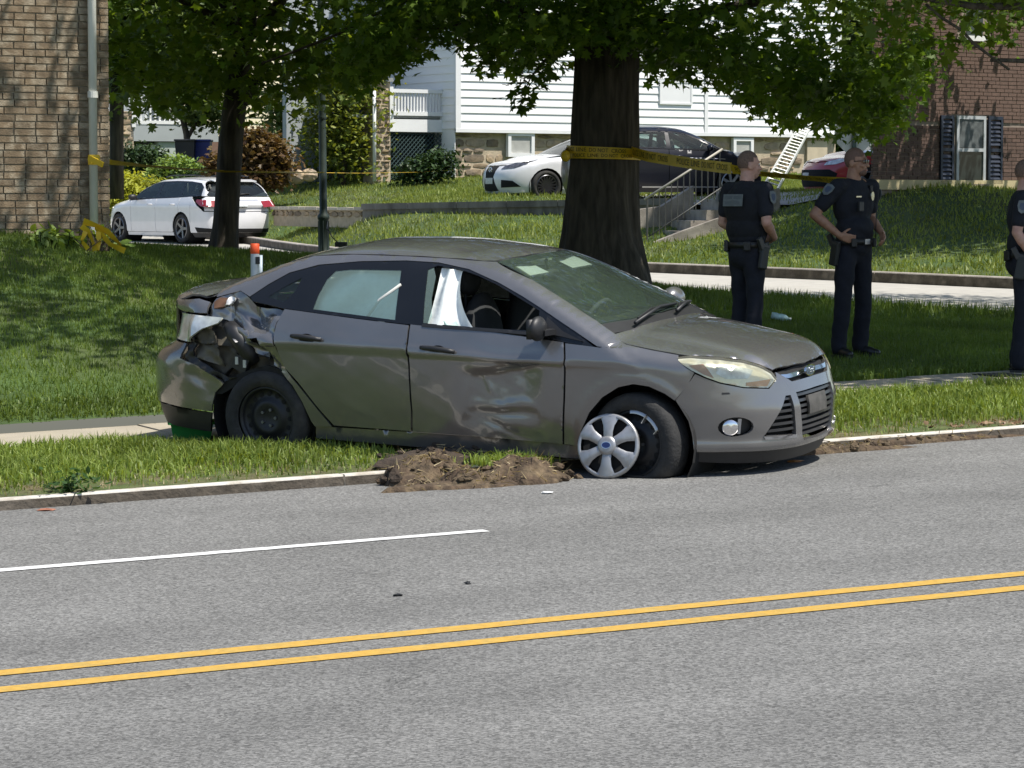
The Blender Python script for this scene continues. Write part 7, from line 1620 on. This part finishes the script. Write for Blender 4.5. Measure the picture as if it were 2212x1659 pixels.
    MB().box(S((0, -.150 * bulk, 1.01)), S((.06, .012, .045))).build('buckle', M_silver, be)
    for a, sz in ((40, (.05, .03, .075)), (75, (.045, .035, .08)), (140, (.07, .035, .10)), (-140, (.06, .035, .08)), (-40, (.05, .03, .075)), (-100, (.04, .04, .12)) if vest else (-150, (.05, .03, .09))):
        q = Vector((math.sin(rad(a)) * .186 * bulk, -math.cos(rad(a)) * .155 * bulk, 1.0)); MB().box(S(q), S(sz), rz=rad(a)).build('belt_pouch', M_leath, be, bevel=.008)
    q = Vector((-.205 * bulk, .015, .90)); h = MB(); h.box(S(q), S((.045, .085, .20)), M=Matrix.Rotation(rad(10), 3, 'X')); ho = h.build('holster', M_poly, t, bevel=.012)
    g = MB(); g.box(S(q + Vector((-.005, .04, .125))), S((.032, .05, .11)), M=Matrix.Rotation(rad(-28), 3, 'X')); g.box(S(q + Vector((-.005, -.01, .10))), S((.03, .11, .03)), M=Matrix.Rotation(rad(10), 3, 'X')); g.build('pistol_grip', M_gbar, ho, bevel=.006)
    # shoulder patches (shield with dark centre)
    for s, nm in ((-1, 'R'), (1, 'L')):
        sh, el, *_ = arms[nm]; sh, el = Vector(sh), Vector(el); c = sh.lerp(el, .26); d = (el - sh).normalized(); out = Vector((s, -.12, .0)); out = (out - d * out.dot(d)).normalized(); M = frame(S(c + out * .0775 * bulk ** .3), (-d).cross(out), -d)
        if (M.to_3x3() @ Vector((0, 0, 1))).dot(out) < 0: M = frame(S(c + out * .0775 * bulk ** .3), -((-d).cross(out)), -d)
        pl = [(-.042, .045), (-.046, 0), (-.03, -.045), (0, -.062), (.03, -.045), (.046, 0), (.042, .045), (0, .055)]
        pa = MB().prism([(x * k, y * k) for x, y in pl], .006, M).build('shoulder_patch', M_patch, t); MB().prism([(x * .58 * k, (y * .55) * k) for x, y in pl], .0075, M).build('patch_emblem', pm('patch_blue', (.06, .08, .13), .7, obj=True), pa)
    # chest: badge, name bar, microphone
    yb = -.122 * bulk
    MB().prism([(x * k, y * k) for x, y in ((-.02, .028), (-.026, 0), (-.016, -.03), (0, -.042), (.016, -.03), (.026, 0), (.02, .028), (0, .04))], .008, frame(S((.085, yb - .004, 1.405)), (1, .22, 0))).build('badge', M_badge, t)
    MB().box(S((-.085, yb - .004, 1.40)), S((.055, .010, .012)), rz=rad(-12)).build('name_bar', M_badge, t)
    MB().box(S((-.075, yb - .02, 1.315)), S((.05, .03, .085)), rz=rad(-8)).build('body_camera', M_gbar, t, bevel=.006)
    mic = MB(); mic.box(S((.12, -.085, 1.47)), S((.035, .03, .06))); mo = mic.build('shoulder_microphone', M_blk, t, bevel=.006); MB().tube([S((.12, -.09, 1.44)), S((.15, -.13, 1.30)), S((.13, -.14, 1.12)), S((.15, -.12, 1.03))], .004 * k, 6).build('coiled_cord', M_blk, mo, True)
    if vest:
        m = MB(); ell(m, S((0, .014, 1.34)), S((.212 * bulk, .146 * bulk, .215))); ell(m, S((0, -.002, 1.15)), S((.196 * bulk, .155 * bulk, .16))); remesh('vest', m, M_vest, t, .011, 4, .002, 14)
        b = Vector((0, .162 * bulk, 1.395)); M = frame(S(b), (-1, 0, 0)); M = M @ Matrix.Rotation(rad(-6), 4, 'X')
        po = MB().prism([(x * k, y * k) for x, y in ((-.115, -.052), (.115, -.052), (.115, .052), (-.115, .052))], .006, M).build('back_patch', M_patch, t)
        for yy, xs in ((.024, ((-.10, -.005), (.01, .10))), (-.024, ((-.09, -.01), (.005, .085)))):
            for x0, x1 in xs: MB().prism([(x0 * k, (yy - .014) * k), (x1 * k, (yy - .014) * k), (x1 * k, (yy + .014) * k), (x0 * k, (yy + .014) * k)], .0075, M).build('printed_band', pm('patch_print', (.12, .14, .15), .8, obj=True), po)
        for z in (1.20, 1.28): MB().box(S((-.212 * bulk, .01, z)), S((.012, .10, .028))).build('vest_strap', M_blk, t)
    return t
def foot(x, y, Y0): p = onsurf(x, y, lambda X, Y: ground(X, Y), Y0); return p
# left officer, seen from behind
p1 = at(1612, 745, 24.4); p1 = Vector((p1[0], p1[1], ground(p1[0], p1[1])))
H1 = at(1612, 324, 24.4)[2] - p1.z
armsA = {'R': ((-.215, .0, 1.485), (-.265, .03, 1.20), (-.15, -.19, 1.07), (.85, -.5, -.15), (.2, .5, -.3), (.1, -.6, .7), .55), 'L': ((.215, .0, 1.485), (.265, .03, 1.20), (.13, -.20, 1.05), (-.85, -.45, -.2), (-.2, .5, -.3), (-.1, -.6, .7), .55)}
officer('police officer seen from behind with grey patch on back of black vest', p1, rad(131), H1, M_skinA, M_hairA, armsA, rad(-24), 1.06, vest=True, hairk='high', feet=((-.11, .02, -6), (.11, -.02, 8)))
# middle officer, hand on hip
p2 = foot(1842, 771, 24.9); p2 = Vector(p2); H2 = at(1862, 318, p2.y)[2] - p2.z
armsB = {'R': ((-.215, .0, 1.485), (-.40, .09, 1.245), (-.225, -.05, 1.06), (.75, -.62, -.25), (.45, .6, 0), (-.1, -.2, .9), .75), 'L': ((.215, .0, 1.485), (.255, .04, 1.21), (.185, -.165, 1.08), (-.45, -.55, -.6), (-.8, .2, 0), (.1, -.3, .9), .5)}
officer('police officer in sunglasses standing with one hand on his hip', p2, rad(40), H2, M_skinB, M_hairB, armsB, rad(26), 1.08, glasses=True, hairk='short', feet=((-.155, .0, -12), (.15, .03, 14)), beard=True)
# officer cut by the right edge
p3 = foot(2208, 803, 22.8); p3 = Vector(p3); H3 = at(2212, 343, p3.y)[2] - p3.z
armsC = {'R': ((-.215, .0, 1.485), (-.262, .05, 1.20), (-.245, -.09, .98), (.05, -.35, -.93), (.9, .1, 0), (.1, -.9, .2), .35), 'L': ((.215, .0, 1.485), (.262, .05, 1.20), (.245, -.09, .98), (-.05, -.35, -.93), (-.9, .1, 0), (-.1, -.9, .2), .35)}
officer('police officer on the pavement cut off by right edge of the view', p3, rad(78), H3, M_skinA, M_hairA, armsC, rad(10), 1.06, hairk='high')
# ------------------------------------------------------------------ street furniture and small things
M_lamp = pm('lamp_post_green', (.026, .040, .032), .5, var=.2, scale=8, obj=True)
b = at(700, 548, 40.0); z = float(zt(b[0], b[1])) - .05; kk = FZ / 40
lp = thing('lamp_post', 'dark green fluted lamp post on the lawn left of the oak', 'lamp post', (b[0], b[1], z)); lp.rotation_euler = (0, rad(-.5), 0)
H = (548 - 20) / kk
MB().lathe([(.0, 0), (.11, 0), (.11, .03), (.075, .06), (.072, .62), (.085, .64), (.085, .68), (.055, .72), (.050, 2.2), (.046, H + 1)], 20).build('shaft', M_lamp, lp, True)
for k in range(8): a = k * math.pi / 4; MB().tube([(.073 * math.cos(a), .073 * math.sin(a), .07), (.072 * math.cos(a), .072 * math.sin(a), .61)], .008, 5).build('flute', M_lamp, lp)
MB().lathe([(.062, -.02), (.064, 0), (.062, .02)], 16, Matrix.Translation((0, 0, (548 - 232) / kk))).build('collar', M_lamp, lp)
m = MB(); m.lathe([(.05, 0), (.2, .05), (.24, .45), (.12, .6), (.05, .62)], 16, Matrix.Translation((0, 0, H + 1))); m.build('lantern', M_lamp, lp, True)
# junction box and cable at its foot
q = at(737, 533, 39.5); zq = float(zt(q[0], q[1]))
jb = thing('cable_box', 'small black box with cable lying near foot of the lamp post', 'box', (q[0], q[1], zq)); dz = at(737, 528, 39.5)[2] - zq
MB().box((0, 0, dz), (.17, .12, .07)).build('box', M_blk, jb, bevel=.008); MB().box((0, 0, dz / 2 - .05), (.03, .03, dz)).build('stake', M_blk, jb)
MB().tube([(-.05, 0, dz + .03), (-.12, 0, dz + .10), (-.2, .02, dz + .22), (b[0] - q[0] + .05, b[1] - q[1], dz + .32)], .008, 6).build('cable', M_blk, jb, True)
# orange topped marker posts behind the boot
M_org = pm('orange_plastic', (.75, .09, .02), .5, var=.06, obj=True); M_mk = pm('pale_marker_tube', (.50, .53, .55), .4, var=.12, scale=12, obj=True)
for i, (x, yt, w_, nm) in enumerate(((551, 526, .036, 'silver marker post with bright orange cap standing behind the wrecked car'), (563, 551, .018, 'shorter pale blue pipe standing against the orange capped post'))):
    Y = 23.6 + .06 * i; p = at(x, 620, Y); zg_ = float(zt(p[0], p[1])); h = at(x, yt, Y)[2] - zg_
    mk = thing('marker_post' if i == 0 else 'marker_pipe', nm, 'post', (p[0], p[1], zg_))
    if i == 0:
        MB().lathe([(w_, -.1), (w_, h - .085)], 16).build('tube', M_mk, mk, True); MB().lathe([(w_ * 1.0, h - .085), (w_ * 1.08, h - .08), (w_ * 1.08, h - .005), (w_ * .9, h), (0, h)], 16).build('cap', M_org, mk, True)
        MB().box((w_ * .7, -w_ * .75, h - .14), (.035, .02, .06)).build('clip', M_blk, mk)
    else: MB().lathe([(w_, -.1), (w_, h), (w_ * .8, h), (w_ * .8, -.1)], 12).build('tube', pm('pale_blue_tube', (.40, .48, .55), .4, var=.1, obj=True), mk, True)
# police tape: ribbons with lettering
M_tape = pm('tape_yellow', (.76, .50, .025), .45, var=.15, scale=4); M_tink = pm('tape_print', (.05, .030, .012), .6, var=.1)
def tape(parent, pts, wd, words=True, twist=None, off=(0, -.012, 0), name='ribbon', scale=.62, start=.15):
    """ribbon along pts (world minus parent); twist: roll angle per point"""
    P = [Vector(p) for p in pts]; d = [0]
    for i in range(1, len(P)): d.append(d[-1] + (P[i] - P[i - 1]).length)
    tw = twist or [0] * len(P); n = max(8, int(d[-1] / .12)); S = np.linspace(0, d[-1], n)
    def f(s):
        q = Vector([float(np.interp(s, d, [p[k] for p in P])) for k in range(3)]); a = float(np.interp(s, d, tw)); e = .02
        q2 = Vector([float(np.interp(min(s + e, d[-1]), d, [p[k] for p in P])) for k in range(3)]); q1 = Vector([float(np.interp(max(s - e, 0), d, [p[k] for p in P])) for k in range(3)])
        t = (q2 - q1).normalized(); up = Vector((0, 0, 1)); up = (up - t * up.dot(t)).normalized(); nn = t.cross(up); u = up * math.cos(a) + nn * math.sin(a); nm = t.cross(u); return q, u, nm
    V = []
    for s in S: q, u, nm = f(s); V += [q - u * wd / 2, q + u * wd / 2]
    r = link(name, mesh(name, V, [(2 * i, 2 * i + 2, 2 * i + 3, 2 * i + 1) for i in range(n - 1)], M_tape, True), parent)
    if words:
        s = start
        while s < d[-1] - .3:
            for wtxt in ('POLICE', 'LINE', 'DO NOT', 'CROSS'):
                L = wd * .62 * len(wtxt) * .72
                if s + L > d[-1] - .05: break
                me = text_me('lettering', wtxt, M_tink, wd * scale * 1.25); xs = [v.co.x for v in me.vertices]; w0 = (max(xs) - min(xs)) or 1
                for v in me.vertices:
                    ss = s + (v.co.x - min(xs)) / w0 * L; q, u, nm = f(ss); side = nm if nm.y < 0 else -nm; v.co = q + u * v.co.y + side * .004
                link('lettering', me, r); s += L + wd * .45
            s += wd * 1.6
    return r
# round the oak and on to the right
Yt = 33.2; t0 = Vector(at(1226, 333, Yt)); tp = thing('police_tape', 'yellow police line tape wound round the oak trunk and stretched to the right', 'tape', tuple(t0))
W_ = lambda x, y, Y: Vector(at(x, y, Y)) - t0
hw = .0
rr_ = 72 / ppm + .012; cx = Vector((ob[0], ob[1], 0)); zc = at(1300, 331, 33.6)[2]
ring = []
for a in np.linspace(180, 360, 15): ring.append(Vector((ob[0] + axis[10][0] + rr_ * 1.075 * math.cos(rad(a)), ob[1] + rr_ * 1.075 * math.sin(rad(a)), zc + .06 - .06 * (a - 180) / 180)) - t0)
tape(tp, ring, .085, True, start=.05)
ring2 = [p + Vector((0, -.012, -.075 + .03 * i / 14)) for i, p in enumerate(ring)]; tape(tp, ring2, .075, True, start=.25)
e = ring[-1]
tape(tp, [e + Vector((-.12, -.22, .02)), W_(1400, 338, 33.0), W_(1500, 354, 31.8), W_(1580, 364, 30.9)], .125, True, start=.02)
tape(tp, [W_(1580, 365, 30.9), W_(1650, 376, 30.2), W_(1760, 386, 29.2), W_(1840, 394, 28.4)], .11, True, [.35, 1.0, 1.05, .6], start=.1)
# twisted tail to the left of the trunk
tape(tp, [ring[0], W_(1222, 336, 33.6), W_(1180, 341, 34.6), W_(1110, 352, 36.5), W_(1030, 364, 39)], .05, False, [0, .9, 1.3, 1.5, 1.5])
MB().ball(W_(1222, 337, 33.5), (.06, .05, .07), 10, 7).build('knot', M_tape, tp)
tape(tp, [W_(1030, 364, 39), W_(900, 372, 43), W_(780, 374, 41.5), W_(700, 373, 40)], .022, False, [1.5, 1.5, 1.4, 1.3])
# strand tied to the downpipe and running to the slender tree
d0 = Vector(at(196, 346, 26.9)); t2p = thing('police_tape', 'yellow police tape tied to the white downpipe and stretched toward the slender tree', 'tape', tuple(d0)); V_ = lambda x, y, Y: Vector(at(x, y, Y)) - d0
m = MB(); m.lathe([(.055, -.045), (.06, 0), (.055, .05)], 12, Matrix.Translation(Vector(LB.p(*LB.hit(196, 346), .09)) - d0)); m.build('knot', M_tape, t2p, True)
m = MB(); m.beam(V_(192, 340, 26.8), V_(222, 356, 26.7), .02, .05); m.build('loose_end', M_tape, t2p)
tape(t2p, [V_(198, 346, 26.85), V_(240, 351, 28), V_(300, 357, 30.5), V_(380, 364, 33.5), V_(480, 370, 36.4)], .07, False, [.3, .9, 1.2, 1.3, 1.2])
tape(t2p, [V_(470, 370, 36.4), V_(520, 371, 36.35), V_(600, 372, 37.5), V_(700, 373, 39.9)], .05, False, [1.1, 1.25, 1.2, 1.3])
# heap of tape over a dead shrub at the pipe's foot
c0 = at(205, 538, 26.4); c0[2] = float(zt(c0[0], c0[1])); hp = thing('tape_heap', 'tangle of yellow police tape draped over a dead shrub at the pipe foot', 'tape', tuple(c0)); c0v = Vector(c0)
H_ = lambda x, y, Y=26.3: Vector(at(x, y, Y)) - c0v
for pts, wd, tw in (([(180, 478), (205, 486), (232, 500), (262, 530)], .07, [.3, .9, .6, 1.2]), ([(176, 488), (190, 500), (200, 520), (206, 542)], .06, [.2, .6, 1.1, .4]), ([(205, 492), (225, 512), (238, 528), (270, 542)], .06, [1.1, .4, .8, .2]), ([(185, 500), (176, 520), (190, 538)], .05, [.2, .9, .3]), ([(212, 500), (214, 522), (209, 540)], .05, [.1, .5, .2])):
    tape(hp, [H_(x, y) for x, y in pts], wd, False, tw)
m = MB(); rr = random.Random(3)
for i in range(26): a = H_(rr.uniform(185, 235), 542, 26.4 + rr.uniform(-.1, .2)); limb(m, a, a + Vector((rr.uniform(-.18, .22), rr.uniform(-.1, .1), rr.uniform(.08, .30))), .008, .003, i, 4, sides=4)
m.build('dead_stems', pm('dead_twig', (.10, .075, .045), .9), hp)
# ground plants by the wall
for i, (x, w_) in enumerate(((105, 34), (150, 22), (205, 30), (238, 20), (80, 12))):
    p = at(x, 543, 25.6 + x * .006); p[2] = float(zt(p[0], p[1])); k = FZ / 26; n = int(w_ * 1.6); r_ = np.random.default_rng(i); Q = np.stack([r_.normal(0, w_ / k * .55, n), r_.normal(0, .10, n), np.abs(r_.normal(.05, .04, n)) + .05], -1)
    hpl = thing('leafy_plant', ['broad leaved plant at foot of the brick wall, widest clump of the row', 'small leafy plant between the widest clump and the tape heap', 'broad leaved plant under the tangled yellow tape', 'leafy plant at the right end of the row by the white wagon', 'tiny leafy plant at the left end of the row by the brick wall'][i], 'plant', tuple(p), group='plants along the brick wall')
    link('foliage', leafmesh('foliage', Q, .11, M_lg, 'leaf', .1, i), hpl, kind='stuff'); m = MB()
    for j in range(6): m.tube([(r_.normal(0, .04), r_.normal(0, .03), -.03), tuple(Q[j])], .006, 5)
    m.build('stem', M_yew, hpl)
# blue bin and dark bin in the far yard
for i, (x, w_, mt_, lb_) in enumerate(((432, .58, pm('bin_blue', (.012, .022, .16), .4, obj=True), 'blue wheeled bin beside the cream house behind shrubs'), (402, .5, pm('bin_black', (.015, .016, .02), .5, obj=True), 'black wheeled bin left of the blue bin'))):
    p = at(x, 372, 73 - i * .4); t = thing('wheeled_bin', lb_, 'bin', tuple(p)); h = .78
    V = [(sx * w_ / 2 * f, sy * .3 * f, z) for z, f in ((0.05, .8), (h, 1)) for sx, sy in ((-1, -1), (1, -1), (1, 1), (-1, 1))]
    MB().add(V, [(0, 3, 2, 1), (0, 1, 5, 4), (1, 2, 6, 5), (2, 3, 7, 6), (3, 0, 4, 7), (4, 5, 6, 7)]).build('body', mt_, t); MB().box((0, 0, h + .03), (w_ * 1.08, .68, .05)).build('lid', mt_, t, bevel=.015)
    for s in (-1, 1): MB().lathe([(0, -.03), (.09, -.03), (.09, .03), (0, .03)], 14, Matrix.Translation((s * w_ * .45, .28, .09)) @ Matrix.Rotation(math.pi / 2, 4, 'Y')).build('wheel', M_blk, t)
    MB().tube([(-w_ * .4, .36, h), (w_ * .4, .36, h)], .015, 6).build('handle', mt_, t)
# boulder row by the red shrub
for i, (x, y, r0) in enumerate(((585, 385, .34), (604, 372, .22), (640, 380, .24), (668, 376, .20))):
    p = at(x, y + 12, 67.0); m = MB(); m.ball((0, 0, r0 * .5), (r0, r0 * .7, r0 * .75), 12, 8); rr = random.Random(i)
    m.V = [tuple(Vector(v) * rr.uniform(.86, 1.1)) for v in m.V]; t = link('boulder', m.me('boulder', M_stone, False)); t.location = p; tag(t, ['big pale boulder right of the red brown shrub', 'small boulder behind the big pale one', 'pale boulder between shrub and lamp post', 'small pale boulder nearest the lamp post'][i], 'boulder', 'boulders beside the red brown shrub')
# litter
bt_ = at(1682, 668, 29.0); zb_ = float(zt(bt_[0], bt_[1])) + .05
wb_ = thing('plastic_bottle', 'clear crumpled plastic bottle lying on shaded lawn behind the officers', 'bottle', (bt_[0], bt_[1], zb_)); M_ = Matrix.Rotation(rad(12), 4, 'Y') @ Matrix.Rotation(math.pi / 2, 4, 'Y')
MB().lathe([(0, -.075), (.034, -.075), (.036, -.03), (.031, 0), (.036, .03), (.034, .07), (.015, .10), (.013, .115)], 14, M_).build('bottle_body', pm('milky_plastic', (.50, .66, .66), .25, var=.3, scale=20, obj=True), wb_, True); MB().lathe([(.015, .115), (.015, .13), (0, .13)], 12, M_).build('bottle_cap', M_wpaint, wb_)
for i, (x, y, mt_, lb_) in enumerate(((100, 716, M_wpaint, 'white crumpled paper cup on the shaded left lawn'), (150, 714, pm('pinkish_paper', (.40, .25, .22), .8), 'pinkish crumpled wrapper on the shaded left lawn'), (128, 716, M_wpaint, 'small white scrap between the cup and the wrapper'))):
    p = onsurf(x, y, zt, 23); m = MB(); rr = random.Random(i + 2); m.ball((0, 0, .03), (.055 if i < 2 else .03, .04, .03), 9, 6); m.V = [tuple(Vector(v) * rr.uniform(.75, 1.2)) for v in m.V]; o = link('litter', m.me('litter', mt_)); o.location = (p[0], p[1], p[2] + .03); tag(o, lb_, 'litter')
# torn turf and soil at the kerb
M_dirt = pm('dug_soil', (.068, .046, .028), .98, var=.5, scale=22, bump=1.0, bscale=35, var2=(.13, .095, .055), v2=.8, s2=9)
M_dirt2 = pm('dark_soil', (.045, .032, .022), .98, var=.4, scale=14, bump=1.0, bscale=35)
def mound(name, label, x, y, rx, ry, h, mat, seed, straw=60, cat='soil', dig=.4, Y0=17.2, f=None):
    p = onsurf(x, y, f or (lambda X, Y: ground(X, Y)), Y0); r_ = np.random.default_rng(seed); n, m_ = 40, 14; V = [(0, 0, h)]; ph = r_.uniform(0, 6, 5)
    for j in range(1, m_ + 1):
        t = j / m_
        for i in range(n):
            a = 2 * math.pi * i / n; w_ = 1 + .16 * math.sin(3 * a + ph[0]) + .10 * math.sin(5 * a + ph[1]) + .07 * math.sin(9 * a + ph[2])
            X, Y = rx * t * w_ * math.cos(a), ry * t * w_ * math.sin(a); zz = h * (1 - t ** 1.6) * (1 + .28 * math.sin(X * 23 + ph[3]) * math.sin(Y * 27 + ph[4])) + r_.normal(0, h * .10) * (1 - t)
            V.append((X * RC - Y * RS, X * RS + Y * RC, zz - .03 * (t > .98)))
    F = [(0, 1 + i, 1 + (i + 1) % n) for i in range(n)] + [(1 + (j - 1) * n + i, 1 + j * n + i, 1 + j * n + (i + 1) % n, 1 + (j - 1) * n + (i + 1) % n) for j in range(1, m_) for i in range(n)]
    t = thing(name, label, cat, tuple(p)); link('soil', mesh('soil', V, F, mat, True), t)
    cm = MB()
    for q in range(int(18 * min(1, rx / .3))):
        a_, t_ = r_.uniform(0, 6.28), r_.uniform(.25, 1.1); X, Y = rx * t_ * math.cos(a_), ry * t_ * math.sin(a_); s_ = r_.uniform(.012, .045) * min(1, h / .08 + .25); lb = MB().ball((0, 0, 0), (s_, s_ * .8, s_ * .7), 7, 5)
        cm.add([Vector((X * RC - Y * RS, X * RS + Y * RC, max(0, h * (1 - t_ ** 1.6)) + s_ * .3)) + Vector(v) * r_.uniform(.7, 1.25) for v in lb.V], lb.F)
    cm.build('clods', mat, t, kind='stuff')
    k = straw // 2; i_ = r_.integers(0, len(V), k); P = np.array(V)[i_] + r_.normal(0, .01, (k, 3)); d = r_.normal(0, 1, (k, 3)) * (1, 1, .5); d /= np.linalg.norm(d, axis=1, keepdims=True); L = r_.uniform(.03, .11, k)[:, None]; s = np.cross(d, r_.normal(0, 1, (k, 3))); s /= np.linalg.norm(s, axis=1, keepdims=True)
    VV = np.stack([P - s * .004, P + s * .004, P + d * L], 1).reshape(-1, 3); link('roots', npmesh('roots', VV, np.arange(3 * k).reshape(k, 3), M_dry), t, kind='stuff')
    return t
fl_ = lambda X, Y: zr(X, Y) + .01
mound('soil_mound', 'large mound of torn brown turf at the kerb below the front door', 925, 1036, .32, .26, .145, M_dirt, 1, 420, f=fl_)
mound('soil_mound', 'dark clod of soil at left end of the large turf mound', 852, 1044, .075, .08, .115, M_dirt2, 2, 60, f=fl_)
mound('soil_mound', 'small soil heap between the two larger turf mounds', 1005, 1046, .16, .14, .10, M_dirt, 3, 200, f=fl_)
mound('soil_mound', 'long low heap of soil and roots ending at the loose wheel cover', 1130, 1036, .34, .20, .13, M_dirt, 4, 420, f=fl_)
mound('soil_mound', 'thin spill of soil on the asphalt under the torn turf', 1050, 1044, .55, .16, .025, M_dirt, 5, 320, f=fl_)
mound('soil_bank', 'scraped dark soil on the verge beneath the front door', 990, 985, .55, .42, .06, M_dirt2, 6, 260, f=lambda X, Y: zr(X, Y) + .09)
mound('soil_spill', 'brown soil spilled along the gutter right of the car nose', 1790, 975, .75, .07, .04, M_dirt, 7, 260, f=fl_, Y0=18)
mound('soil_spill', 'thin dirt line in the gutter at the right edge', 2040, 950, .9, .05, .03, M_dirt, 8, 200, f=fl_, Y0=18.6)
# green tuft lifted with the turf
_k = onsurf(1095, 1000, lambda X, Y: zr(X, Y) + .09, 17.3); _q = rng.normal(0, 1, (500, 2)) * (.12, .09) + _k[:2]; blades('turf_tuft', _q[:, 0], _q[:, 1], np.full(500, _k[2]), .09, .009, M_gr, .7, 2, 'green grass tuft left on the torn soil under the car')
# dry leaves along the right of the verge
_u, _v = uvscatter(5200, 2.3, 9, .14, 1.1, lambda u, v: np.exp(-np.clip(v - (.06 + .12 * (u - 2.2)), 0, 9) / .06)); _X, _Y = xy(_u, _v)
link('dead_leaves', leafmesh('dead_leaves', np.stack([_X, _Y, zv(_X, _Y) + .015], -1), .055, leafm('dead_leaf', (.12, .065, .035), (.26, .17, .10), trans=.1), 'leaf', 0, 9), cat='leaves', kind='stuff', label='brown dead leaves lying on the verge behind the right kerb')
# weed at the kerb on the left, leaf litter
p = onsurf(158, 1062, lambda X, Y: zr(X, Y) + .07, 16.3); wd_ = thing('weed', 'dark green broad leaved weed sprouting over the kerb at left', 'weed', tuple(p)); r_ = np.random.default_rng(3); Q = np.stack([r_.normal(0, .075, 110), r_.normal(0, .06, 110), np.abs(r_.normal(.05, .04, 110))], -1)
link('foliage', leafmesh('foliage', Q, .055, leafm('weed_leaf', (.03, .075, .018), (.06, .12, .03)), 'leaf', .1, 4), wd_, kind='stuff'); m = MB()
for j in range(8): m.tube([(0, 0, -.03), tuple(Q[j] * (1, 1, .8))], .004, 5)
m.build('stem', M_yew, wd_)
for i, (x, y, s_, mt_, lb_) in enumerate(((100, 1103, .05, pm('rusty_leaf', (.30, .12, .07), .8), 'rusty curled leaf in the gutter at far left'), (1182, 1066, .045, M_wpaint, 'white plastic shard on the asphalt near the wheel cover'), (1715, 998, .06, pm('orange_shard', (.45, .20, .06), .5), 'orange brown lamp shard under the front bumper'), (1690, 990, .05, M_silver, 'silvery shard under the front bumper'), (858, 1288, .022, M_blk, 'black rubber scrap on the near lane'), (1010, 1262, .018, M_blk, 'small black scrap beyond the yellow lines'), (2055, 942, .05, M_wpaint, 'white scrap in the right gutter'), (1215, 1008, .05, M_dry, 'straw coloured chip on the soil by wheel cover'))):
    p = onsurf(x, y, zr, 16); m = MB(); m.ball((0, 0, 0), (s_, s_ * .6, .007), 8, 5); rr = random.Random(i); m.V = [tuple(Vector(v) * rr.uniform(.6, 1.3)) for v in m.V]; o = link('debris', m.me('debris', mt_)); o.location = (p[0], p[1], p[2] + .006); tag(o, lb_, 'debris')
# green plastic tub under the rear bumper
p = onsurf(414, 946, lambda X, Y: zr(X, Y) + .125, 19.2); tb_ = thing('plastic_tub', 'bright green plastic tub on the pavement under the rear bumper', 'tub', tuple(p), rz=rad(8)); M_gt = pm('green_plastic', (.02, .26, .06), .4, var=.1, obj=True)
V = [(sx * .145 * f, sy * .12 * f, z) for z, f in ((0, .86), (.11, 1)) for sx, sy in ((-1, -1), (1, -1), (1, 1), (-1, 1))]; MB().add(V, [(0, 3, 2, 1), (0, 1, 5, 4), (1, 2, 6, 5), (2, 3, 7, 6), (3, 0, 4, 7)]).build('body', M_gt, tb_)
m = MB()
for q in ((0, -.125, .31, .025), (0, .125, .31, .025), (-.15, 0, .025, .25), (.15, 0, .025, .25)): m.box((q[0], q[1], .11), (q[2], q[3], .02))
m.build('rim', M_gt, tb_)
# dark ribbed plate on the right pavement
p = onsurf(2165, 811, lambda X, Y: zr(X, Y) + .127, 22.6); dr = thing('pavement_plate', 'dark ribbed plate on the pavement at the right edge', 'cover', tuple(p), rz=rad(24.42)); MB().box((0, 0, .0), (.30, .42, .012)).build('plate', M_under, dr)
for k in range(6): MB().box((-.12 + k * .048, 0, .009), (.012, .34, .006)).build('rib', M_iron, dr)
